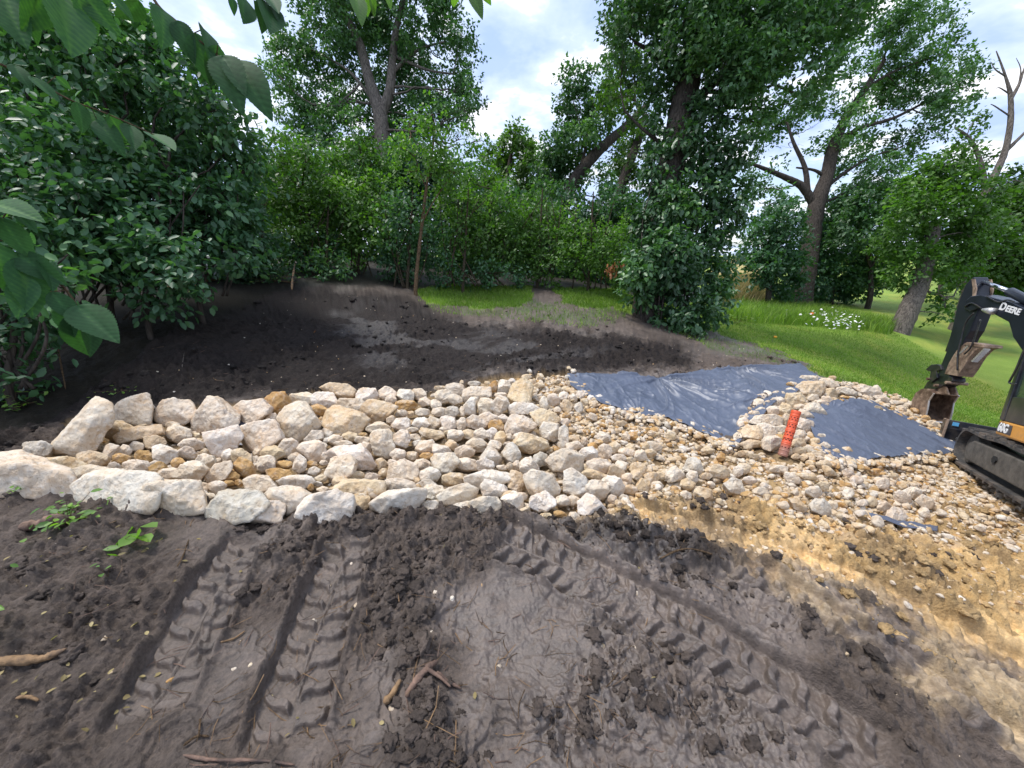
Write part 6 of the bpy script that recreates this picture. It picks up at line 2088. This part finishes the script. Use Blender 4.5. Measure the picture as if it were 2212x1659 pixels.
a1, b1 = lc(q1)
a2, b2 = lc(q2)
a3, b3 = lc(PT.hit(2212, 926, YO))
a4, b4 = lc(PT.hit(2212, 967, YO))
bt = (b1 + b3) / 2
bb_ = (b2 + b4) / 2
print('body', a1, b1, a2, b2, a3, b3, a4, b4)
W_U = 1.66
body = [(a1, bt), (a2 + .01, bb_), (a2 - 1.9, bb_), (a2 - 2.05, bt + .05), (a2 - 2.0, bt + .45), (a1 - 1.35, bt + .5), (a1 - 1.3, bt)]
MB().add(slab([PT.loc(a, b, YO - W_U / 2) - DO for a, b in body], lf, W_U)).build('body', M_YELB, digger, bevel=.02)
# swing base under the body
mb = MB()
cc = PT.loc(-1.2, bb_ - .09, -.85) - DO
circ = [cc + fw * .38 * math.cos(t) + lf * .38 * math.sin(t) for t in np.arange(28) / 28 * 2 * math.pi]
mb.add(slab(circ, upv, .16))
mb.add(box_pts(cc - upv * .10, fw * .45, lf * .45, upv * .06))
mb.build('swing_base', M_BLK, digger)
# model number decal
dx = a1 - .02
dec = [(a1 - .03, bt - .03), (a2 - .02, bb_ + .035), (a2 - .34, bb_ + .035), (a1 - .33, bt - .03)]
MB().add(slab([PT.loc(a, b, YO + .003) - DO for a, b in dec], lf, .004)).build('decal', M_DECAL, digger)


def text_obj(body_, size, org, ex, ey, parent, mat, ext=.002, name='lettering', bold=.0):
    cu = bpy.data.curves.new(name, 'FONT')
    cu.body = body_
    cu.size = size
    cu.extrude = ext
    cu.offset = bold
    cu.align_x = 'LEFT'
    tmp = bpy.data.objects.new('tmp', cu)
    C.objects.link(tmp)
    bpy.context.view_layer.update()
    dg = bpy.context.evaluated_depsgraph_get()
    me = bpy.data.meshes.new_from_object(tmp.evaluated_get(dg))
    bpy.data.objects.remove(tmp)
    me.name = name
    me.materials.clear()
    me.materials.append(mat)
    n = np.cross(ex, ey)
    Mx = Matrix(((ex[0], ey[0], n[0], org[0]), (ex[1], ey[1], n[1], org[1]), (ex[2], ey[2], n[2], org[2]), (0, 0, 0, 1)))
    me.transform(Mx)
    return obj(name, me, parent)


hh = bt - bb_
text_obj('60G', hh * .78, PT.loc(a1 - .055, bb_ + hh * .28, YO + .007) - DO, -fw, upv, digger, M_WHITE, bold=.004)
# cab: pillars, sill, panes, roof
cabp = [(2212, 768), (2222, 740), (2300, 600)]
pf0 = lc(PT.hit(2165, 897, YO))
pf1 = lc(PT.hit(2210, 765, YO))
CB = bt
ch = 1.22
k_ = (pf1[0] - pf0[0]) / max(pf1[1] - pf0[1], .05)
fa0, fa1 = a1 - .02, a1 - .02 + max(min(k_, .35), -.35) * ch
for s in (0, 1):
    off = YO - .015 - s * .96
    for nm, (x0, x1) in (('cab_post', (fa0, fa1)), ('cab_post', (fa0 - .52, fa1 - .46)), ('cab_post', (fa0 - 1.15, fa1 - 1.1))):
        w_ = .055
        MB().add(slab([PT.loc(x0, CB, off) - DO, PT.loc(x0 - w_ * 1.6, CB, off) - DO, PT.loc(x1 - w_, CB + ch, off) - DO, PT.loc(x1, CB + ch, off) - DO], lf, .05)).build(nm, M_BLK, digger, bevel=.008)
    MB().add(slab([PT.loc(fa0 - .09, CB + .26, off - .002) - DO, PT.loc(fa0 - .09, CB, off - .002) - DO, PT.loc(fa0 - 1.2, CB, off - .002) - DO, PT.loc(fa0 - 1.2, CB + .30, off - .002) - DO], lf, .035)).build('cab_panel', M_BLK, digger, bevel=.006)
    MB().add(slab([PT.loc(fa0 - .09, CB + .26, off) - DO, PT.loc(fa0 - 1.15, CB + .30, off) - DO, PT.loc(fa1 - 1.1, CB + ch - .01, off) - DO, PT.loc(fa1 - .06, CB + ch - .01, off) - DO], lf, .006)).build('cab_window', M_GLASS, digger)
MB().add(slab([PT.loc(fa1 + .06, CB + ch, YO - .5) - DO, PT.loc(fa1 - 1.2, CB + ch, YO - .5) - DO, PT.loc(fa1 - 1.15, CB + ch + .09, YO - .5) - DO, PT.loc(fa1 + .0, CB + ch + .08, YO - .5) - DO], lf, 1.0)).build('cab_roof', M_BLK, digger, bevel=.02)
MB().add(slab([PT.loc(fa0 - .02, CB + .05, YO - .5) - DO, PT.loc(fa0 - .05, CB + .05, YO - .5) - DO, PT.loc(fa1 - .05, CB + ch, YO - .5) - DO, PT.loc(fa1 - .02, CB + ch, YO - .5) - DO], lf, .90)).build('windscreen', M_GLASS, digger)
mb = MB()
mb.add(box_pts(PT.loc(fa0 - .75, CB + .22, YO - .5) - DO, fw * .24, lf * .25, upv * .07))
mb.add(box_pts(PT.loc(fa0 - .98, CB + .58, YO - .5) - DO, fw * .06, lf * .24, upv * .32))
mb.build('seat', M_BLK, digger, bevel=.03)
# grab rail in front of the cab
rail = [PT.hit(x, y, YO + .05) - DO for x, y in ((2240, 700), (2212, 757), (2196, 795), (2184, 818), (2180, 826), (2186, 829), (2196, 830))]
MB().add(tube(smooth_path(rail, 30), .009, 8)).build('grab_rail', M_BLK, digger, smooth=True)

# boom, arm, rams (in the swing plane PB)
boom = [(2102, 668), (2105, 650), (2118, 640), (2136, 637), (2160, 642), (2210, 655), (2252, 674), (2292, 725), (2312, 800), (2318, 900), (2280, 905), (2266, 830), (2244, 775), (2212, 730), (2207, 712), (2202, 697), (2181, 686), (2160, 675), (2134, 666), (2116, 674)]
MB().add(slab(PP(PB, boom), PB.n, .20)).build('boom', M_ARM, digger, bevel=.012)
arm = [(2119, 598), (2108, 607), (2100, 616), (2090, 640), (2082, 661), (2075, 692), (2058, 761), (2046, 790), (2034, 822), (2048, 830), (2062, 822), (2080, 780), (2100, 733), (2112, 715), (2121, 692), (2131, 666), (2124, 640), (2124, 612)]
MB().add(slab(PP(PB, arm), PB.n, .15)).build('arm', M_ARM, digger, bevel=.012)
mb = MB()
for s in (-1, 1):
    ed = PP(PB, [(2117, 603), (2124, 603), (2128, 625), (2125, 640), (2119, 640), (2120, 622)])
    mb.add(slab([q for q in ed], PB.n, .012, off=s * .085))
mb.build('arm_lug', M_STEEL, digger)
# arm ram on top of the boom
r_a, r_b, r_c = PB.hit(2124, 609) - DO, PB.hit(2180, 629) - DO, PB.hit(2300, 690) - DO
MB().add(tube([r_a, (r_a + r_b) / 2, r_b], .026, 14)).build('ram_rod', M_ROD, digger, smooth=True)
MB().add(tube([r_b, r_b + (r_c - r_b) * .02, (r_c + r_b) / 2, r_c], [.045, .052, .052, .052], 16)).build('ram_cylinder', M_ARM, digger, smooth=True)
# bucket ram along the back of the arm
r_a, r_b, r_c = PB.hit(2036, 792) - DO, PB.hit(2050, 760) - DO, PB.hit(2077, 686) - DO
MB().add(tube([r_a, (r_a + r_b) / 2, r_b], .020, 12)).build('ram_rod', M_ROD, digger, smooth=True)
MB().add(tube([r_b, r_b + (r_c - r_b) * .02, (r_c + r_b) / 2, r_c], [.036, .042, .042, .042], 14)).build('ram_cylinder', M_BLK, digger, smooth=True)
# hoses
mb = MB()
for k, pp in enumerate([[(2104, 676), (2085, 700), (2070, 760), (2068, 800)], [(2118, 690), (2105, 730), (2096, 752), (2083, 765)], [(2085, 662), (2100, 655), (2125, 668), (2140, 665)], [(2130, 640), (2155, 652), (2175, 648), (2190, 652)]]):
    mb.add(tube(smooth_path([PB.hit(x, y, .11) - DO for x, y in pp], 18), .010, 7))
mb.build('hose', M_BLK, digger, smooth=True)
lampc = PB.hit(2136, 671, .13) - DO
MB().add(tube([lampc + PB.e1 * .10, lampc, lampc - PB.e1 * .08], [.018, .04, .045], 12)).build('work_lamp', M_EDGE, digger, smooth=True)
# boom lettering
bo = PB.hit(2157, 667.5, .102) - DO
be = PB.hit(2210, 683.5, .102) - DO
ex_ = (be - bo) / np.linalg.norm(be - bo)
ey_ = np.cross(PB.n, ex_)
if ey_[2] < 0:
    ey_ = -ey_
D_, = [text_obj('D', .128, bo, ex_, ey_, digger, M_WHITE, bold=.004)]
wD = max(v.co.dot(Vector(ex_)) for v in D_.data.vertices) - float(bo @ ex_)
text_obj('EERE', .102, bo + ex_ * (wD + .008), ex_, ey_, digger, M_WHITE, bold=.0035)
# thumb: toothed plate folded against the arm
thumb = [(2095, 747), (2108, 741), (2145, 747), (2144, 751), (2129, 755), (2115, 769), (2108, 779), (2098, 796), (2085, 814), (2056, 809), (2066, 785), (2076, 768), (2084, 757)]
MB().add(slab(PP(PB, [(x - 0, y) for x, y in thumb], -.0), PB.n, .17)).build('thumb', M_STEEL, digger, bevel=.006)
mb = MB()
edge = [((2072, 770), (2095, 749)), ((2131, 755), (2106, 780))]
for (e0, e1) in edge:
    for t in np.linspace(0, 1, 8):
        x, y = e0[0] + (e1[0] - e0[0]) * t, e0[1] + (e1[1] - e0[1]) * t
        c = PB.hit(x, y, .06) - DO
        mb.add(box_pts(c, PB.e1 * .012, PB.n * .03, PB.e2 * .012))
tip = PP(PB, [(2100, 745), (2108, 740), (2146, 746), (2145, 752), (2110, 748)])
mb.build('thumb_teeth', M_EDGE, digger)
MB().add(slab(tip, PB.n, .19)).build('thumb_tip', M_STEEL, digger, bevel=.004)
# linkage and coupler
mb = MB()
lk = [(2016, 799), (2028, 789), (2040, 788), (2049, 791), (2051, 800), (2034, 805), (2021, 803)]
mb.add(slab(PP(PB, lk), PB.n, .19))
for s in (-.085, .085):
    mb.add(slab(PP(PB, [(2028, 800), (2040, 802), (2042, 818), (2028, 828), (2024, 822)]), PB.n, .02, off=s))
mb.add(slab(PP(PB, [(2008, 840), (2016, 826), (2041, 812), (2071, 815), (2072, 824), (2048, 836), (2034, 842), (2012, 845)]), PB.n, .15))
mb.build('linkage', M_BLK, digger, bevel=.006)
mb = MB()
for s in (-.05, .05):
    mb.add(slab(PP(PB, [(2030, 850), (2036, 834), (2054, 836), (2060, 853)]), PB.n, .02, off=s))
mb.build('bucket_ear', M_STEEL, digger)
for (x, y) in ((2024, 820), (2066, 828), (2040, 834)):
    c = PB.hit(x, y) - DO
    MB().add(tube([c - PB.n * .12, c, c + PB.n * .12], .022, 12)).build('pin', M_STEEL, digger)


# bucket: swept shell open toward the machine
def bucket():
    w = .285
    # depth profile in plane PB: (a along heading, b up); mouth faces -a
    top = PB.hit(2042, 851, 0)
    s = 1.0
    prof = [(-.02, .00), (.12, .03), (.26, -.02), (.36, -.13), (.38, -.27), (.33, -.38), (.20, -.455), (.06, -.475), (-.06, -.480)]
    prof = np.array(prof) * .93
    c = prof - np.array([.1, -.24])
    inner = prof - c / np.linalg.norm(c, axis=1)[:, None] * .018
    n = len(prof)

    def pt(a, b, o):
        return top + PB.e1 * a + PB.e2 * b + PB.n * o - DO
    V, F = [], []
    for P2, o in ((prof, w / 2), (prof, -w / 2), (inner, -w / 2), (inner, w / 2)):
        V += [pt(a, b, o) for a, b in P2]
    for i in range(n - 1):
        F.append((i, i + 1, n + i + 1, n + i))
        F.append((2 * n + i, 2 * n + i + 1, 3 * n + i + 1, 3 * n + i))
    for i in (0, n - 1):
        F.append((i, n + i, 2 * n + i, 3 * n + i))
    mb = MB().add((np.array(V), F))
    side = list(prof) + [(-.02, -.27), (.015, -.13)]
    for o in (w / 2, -w / 2):
        mb.add(slab([pt(a, b, o) for a, b in side], PB.n, .016))
    br = mb.build('bucket', M_STEEL, digger, bevel=.003)
    mb = MB()
    for o in (w / 2, -w / 2):
        mb.add(tube([pt(-.025, 0, o), pt(.012, -.13, o), pt(-.03, -.27, o), pt(-.06, -.434, o)], .011, 6))
    mb.add(tube([pt(-.06, -.434, w / 2), pt(-.06, -.436, 0), pt(-.06, -.434, -w / 2)], .013, 6))
    mb.build('cutting_edge', M_EDGE, br)


bucket()

# ------------------------------------------------------------------ small things on the ground
def stick(name, pts, r0, r1, mat, label, cat='stick', seed=0, forks=()):
    px = np.array([p[:2] for p in pts], float)
    lift = np.array([p[2] if len(p) > 2 else 0.0 for p in pts])
    _, W = ground(px[:, 0], px[:, 1])
    W[:, 2] = HZ(W[:, 0], W[:, 1]) + r0 * .9 + .004 + lift
    P = smooth_path(W, 6 * len(W))
    o = P[0].copy()
    tp = np.linspace(0, 1, len(P))
    rads = np.linspace(r0, r1, len(P)) * (1 - .75 * np.abs(2 * tp - 1) ** 7) * (1 + .15 * np.sin(tp * 17 + seed))
    mb = MB().add(tube(P - o, rads, 9, wob=.45, seed=seed))
    for f in forks:
        fp = np.array([q[:2] for q in f[0]], float)
        _, W2 = ground(fp[:, 0], fp[:, 1])
        W2[:, 2] = HZ(W2[:, 0], W2[:, 1]) + r0 * .8 + .006 + f[2]
        mb.add(tube(smooth_path(W2, 12) - o, np.linspace(f[1], f[1] * .4, 12), 6, wob=.2, seed=seed + 1))
    return mb.build(name, mat, None, smooth=True, label=label, cat=cat, loc=o)


stick('log', [(-40, 1462), (30, 1455), (90, 1443), (125, 1438), (160, 1430)], .021, .010, M_WOOD, 'broken log with a pale split end lying at the left edge of the mud', 'log', 1)
stick('root', [(880, 1530), (905, 1500), (925, 1478), (948, 1446)], .016, .010, M_ROOT, 'thick pinkish root lying in the churned mud in the middle foreground', 'root', 2, [([(925, 1480), (955, 1493), (975, 1508)], .009, .01), ([(948, 1446), (952, 1420), (958, 1405)], .003, .02)])
stick('root', [(945, 1476), (965, 1485), (998, 1499)], .010, .005, M_ROOT, 'short curved root beside the thick pinkish root', 'root', 3)
stick('root', [(832, 1535), (850, 1512), (868, 1485)], .014, .009, M_WOOD, 'chunky yellowish wood piece left of the pinkish root', 'wood', 4)
stick('root', [(50, 1160), (90, 1148), (140, 1150), (150, 1160)], .030, .022, M_ROOT, 'muddy buried root at the left below the big cream boulder', 'root', 5)
stick('stick', [(388, 1240), (401, 1215), (414, 1180)], .004, .003, BK_TAN, 'thin straight stick lying in front of the layered boulder', 'stick', 6)
stick('stick', [(485, 1410), (510, 1395), (535, 1378)], .005, .003, M_WOOD, 'short pale stick in the left tyre rut', 'stick', 7)
stick('stick', [(145, 848, .02), (147, 810, .25), (150, 785, .38)], .008, .006, BK_TAN, 'grey broken stem standing in the dark bank at left', 'stick', 8)
stick('stick', [(392, 812), (398, 790), (402, 756)], .006, .003, BK_GREY, 'curved grey twig on the dark bank above the back row boulders', 'stick', 9)
stick('stick', [(50, 1532), (75, 1528), (95, 1531)], .007, .005, M_WOOD, 'short pale wood chip near the bottom left', 'stick', 10)
stick('stick', [(400, 1640), (470, 1650), (560, 1652), (640, 1660)], .006, .004, M_ROOT, 'long reddish stick along the bottom edge of the mud', 'stick', 11)
stick('stick', [(400, 1620), (430, 1600), (455, 1598)], .005, .003, BK_TAN, 'forked twig near the bottom edge left of centre', 'stick', 12, [([(440, 1570), (436, 1600), (430, 1615)], .004, .01)])
stick('stick', [(975, 1250), (988, 1210), (984, 1185)], .003, .002, BK_GREY, 'thin pale root thread between the tyre tracks', 'stick', 13)
stick('stick', [(925, 1185), (970, 1182), (1025, 1188), (1032, 1205), (1010, 1208)], .003, .002, BK_GREY, 'looping white root thread below the front boulders', 'stick', 14)
stick('stick', [(1420, 1226), (1480, 1226), (1570, 1229)], .006, .004, BK_TAN, 'straight muddy stick beside the right tyre track', 'stick', 15)
stick('stick', [(633, 640, .1), (638, 628, .25), (645, 612, .4)], .022, .015, M_WOOD, 'pale broken stub leaning at the edge of the thicket', 'stick', 16)
stick('stick', [(430, 612), (490, 604), (560, 606), (640, 612)], .02, .012, BK_TAN, 'long fallen branch lying along the foot of the left shrubs', 'stick', 17)
stick('stick', [(360, 625), (400, 622), (440, 622)], .03, .02, M_WOOD, 'torn reddish log under the low drooping shrub', 'log', 18)
# fence posts in the meadow
for (x0, y0, x1, y1, r, lb) in ((1622, 662, 1626, 640, .16, 'short dark wooden stump post at the meadow edge'), (1648, 664, 1668, 618, .05, 'leaning grey fence post at the meadow edge')):
    zc, W = ground(x0, y0)
    t = at(x1, y1, zc[0])
    MB().add(tube([W[0] - [0, 0, .1], (W[0] + t) / 2, t], [r, r, r * .95], 10, wob=.2)).build('fence_post', BK_GREY if r < .1 else BK_OAK, None, label=lb, cat='post')
# marker flags
for (x, y, m, lb, h, s) in ((1667, 742, M_YEL, 'small yellow marker flag on a wire in the lawn', .20, .07), (1743, 702, M_ORANGE, 'orange marker ribbon in the meadow strip', .45, .13)):
    zc, W = ground(x, y)
    root = empty('marker_flag', W[0], lb, 'flag')
    MB().add(tube([[0, 0, -.03], [0, 0, h * .5], [.01, 0, h]], .003, 5)).build('wire', BK_GREY, root)
    n = 7
    V, F = [], []
    for i in range(n):
        u_ = i / (n - 1)
        V += [(.01 + u_ * s, .015 * math.sin(u_ * 5), h - .01 - u_ * .02), (.01 + u_ * s * .85, .02 * math.sin(u_ * 4 + 1), h - s * .9)]
    for i in range(n - 1):
        F.append((2 * i, 2 * i + 2, 2 * i + 3, 2 * i + 1))
    me = new_mesh('flag', np.array(V), F, True, None, [m])
    fo = obj('flag', me, root)
    fo.modifiers.new('t', 'SOLIDIFY').thickness = .002

# dead orange leaves hanging on the vine side, and on the bank
for (x, y, z, r, n, lb) in ((1320, 582, 8.7, 14, 60, 'cluster of dead orange leaves hanging left of the vine clad trunk'), (1352, 572, 8.6, 11, 50, 'smaller bunch of dead orange leaves nearest the vine clad trunk'), (680, 718, None, 6, 14, 'withered reddish leaf cluster on the dark bank')):
    if z is None:
        zc, W = ground(x, y)
        z = zc[0]
    c = at(x, y, z)
    g = np.random.default_rng(int(x))
    rr = r / FPX * z
    P = g.normal(size=(n, 3)) * rr * .5
    A = g.normal(size=(n, 3)) * .4 + [0, 0, -1.0 if r > 8 else 0]
    V, F, t = leaves(P, A, g.normal(size=(n, 3)), g.uniform(.05, .11, n) if r > 8 else g.uniform(.03, .05, n), g.random(n), LEAF6)
    me = new_mesh('dead_leaves', V, F, False, None, [LF_DEAD], extra={'tone': t})
    obj('dead_leaves', me, None, lb, 'leaves', loc=c)

# green sprigs and weeds
def sprig(px, py, n, size, spread, label, seed, h=.05, mat=LF_MID, name='weed'):
    zc, W = ground(px, py)
    c = W[0].copy()
    c[2] = float(HZ(c[0], c[1]))
    g = np.random.default_rng(seed)
    root = empty(name, c, label, 'plant')
    P = g.normal(size=(n, 3)) * [spread, spread, 0] + [0, 0, .02] + np.abs(g.normal(size=(n, 1))) * [[0, 0, h]]
    A = g.normal(size=(n, 3)) * [1, 1, .25]
    Nn = np.array([0, 0, 1.0]) + g.normal(size=(n, 3)) * .45
    V, F, t = leaves(P, A, Nn, size * g.uniform(.6, 1.2, n), np.clip(g.normal(.7, .2, n), 0, 1), LEAF6)
    me = new_mesh('leaves', V, F, False, None, [mat], extra={'tone': t})
    obj('leaves', me, root)
    mb = MB()
    for p in P[::3]:
        mb.add(tube([[0, 0, 0], (p * .5 + [0, 0, .02]), p], .0016, 4))
    mb.build('stems', LF_MID and BK_TAN, root)


sprig(160, 1155, 46, .055, .07, 'torn green sprig lying on the mud left of the front row', 901)
sprig(155, 1120, 16, .05, .04, 'few green leaves at the foot of the layered boulder', 902)
sprig(265, 1195, 14, .11, .05, 'flattened bunch of long green leaves on the mud', 903, .02)
sprig(8, 1290, 6, .05, .03, 'small green leaves at the left edge of the mud', 904)
sprig(10, 1395, 8, .06, .03, 'three sided green leaf cluster by the broken log', 905)
sprig(245, 1270, 4, .035, .02, 'single leaflets on the trampled soil at left', 906)
sprig(60, 1085, 8, .05, .02, 'seedling in front of the huge cream boulder', 907)
sprig(410, 640, 60, .06, .12, 'leafy weeds on the dark soil below the rounded shrub', 908, .08)
sprig(260, 850, 24, .035, .12, 'wispy weeds hanging on the dark bank edge', 909, .03)
sprig(590, 610, 60, .07, .25, 'weeds at the foot of the thicket near the fallen branch', 910, .12)
sprig(1590, 700, 80, .08, .25, 'low weeds at the lawn edge beside the vine clad oak', 911, .15, LF_GRASS)
sprig(30, 880, 40, .06, .09, 'drooping weed leaves over the left bank', 912, .10)

# straw, chips and fine roots strewn on the mud
g = np.random.default_rng(55)
n = 1500
r = .75 * (7 / .75) ** g.random(n)
a = np.radians(g.uniform(-58, 40, n))
x, y = r * np.sin(a), r * np.cos(a)
z = H(x, y)
W = zones(x, y, z)
px, py, zc = proj(np.stack([x, y, z], -1))
ok = ~(W['lawn'] | W['bed'] | W['forest'] | W['patch']) & ~inpoly(px, py, Z_TARP1) & (g.random(n) < np.where(px < 800, 1.0, .45))
zf = HZ(x, y)
mb = MB()
for i in np.where(ok)[0]:
    L0 = g.uniform(.01, .07) * (1.0 if g.random() < .8 else 1.8)
    d = g.uniform(0, 6.28)
    q = np.array([x[i], y[i], zf[i] + .004])
    e = np.array([math.cos(d), math.sin(d), g.normal() * .15]) * L0
    k = np.cross(e, [0, 0, 1]) * g.normal() * .25
    mb.add(tube([q - e, q + k, q + e], g.uniform(.0008, .0022), 4), int(g.integers(0, 3)))
mb.build('plant_litter', [M_WOOD, BK_TAN, M_ROOT], None, label='straw bits and fine torn roots strewn over the dark mud', cat='litter', kind='stuff')
g = np.random.default_rng(56)
n = 90
px_, py_ = np.where(g.random(n) < .6, g.normal(200, 130, n), g.uniform(0, 1500, n)), g.uniform(1090, 1600, n)
_, W = ground(px_, py_)
W[:, 2] = HZ(W[:, 0], W[:, 1])
V, F, t = leaves(W + [0, 0, .008], g.normal(size=(n, 3)) * [1, 1, .2], np.array([0, 0, 1.0]) + g.normal(size=(n, 3)) * .5, g.uniform(.012, .035, n), g.random(n), LEAF6)
me = new_mesh('leaf_litter', V, F, False, None, [LF_STRAW], extra={'tone': t})
obj('leaf_litter', me, None, 'dry pale leaf scraps scattered on the mud', 'leaf litter', kind='stuff')
print('leaf faces', LEAFN[0])
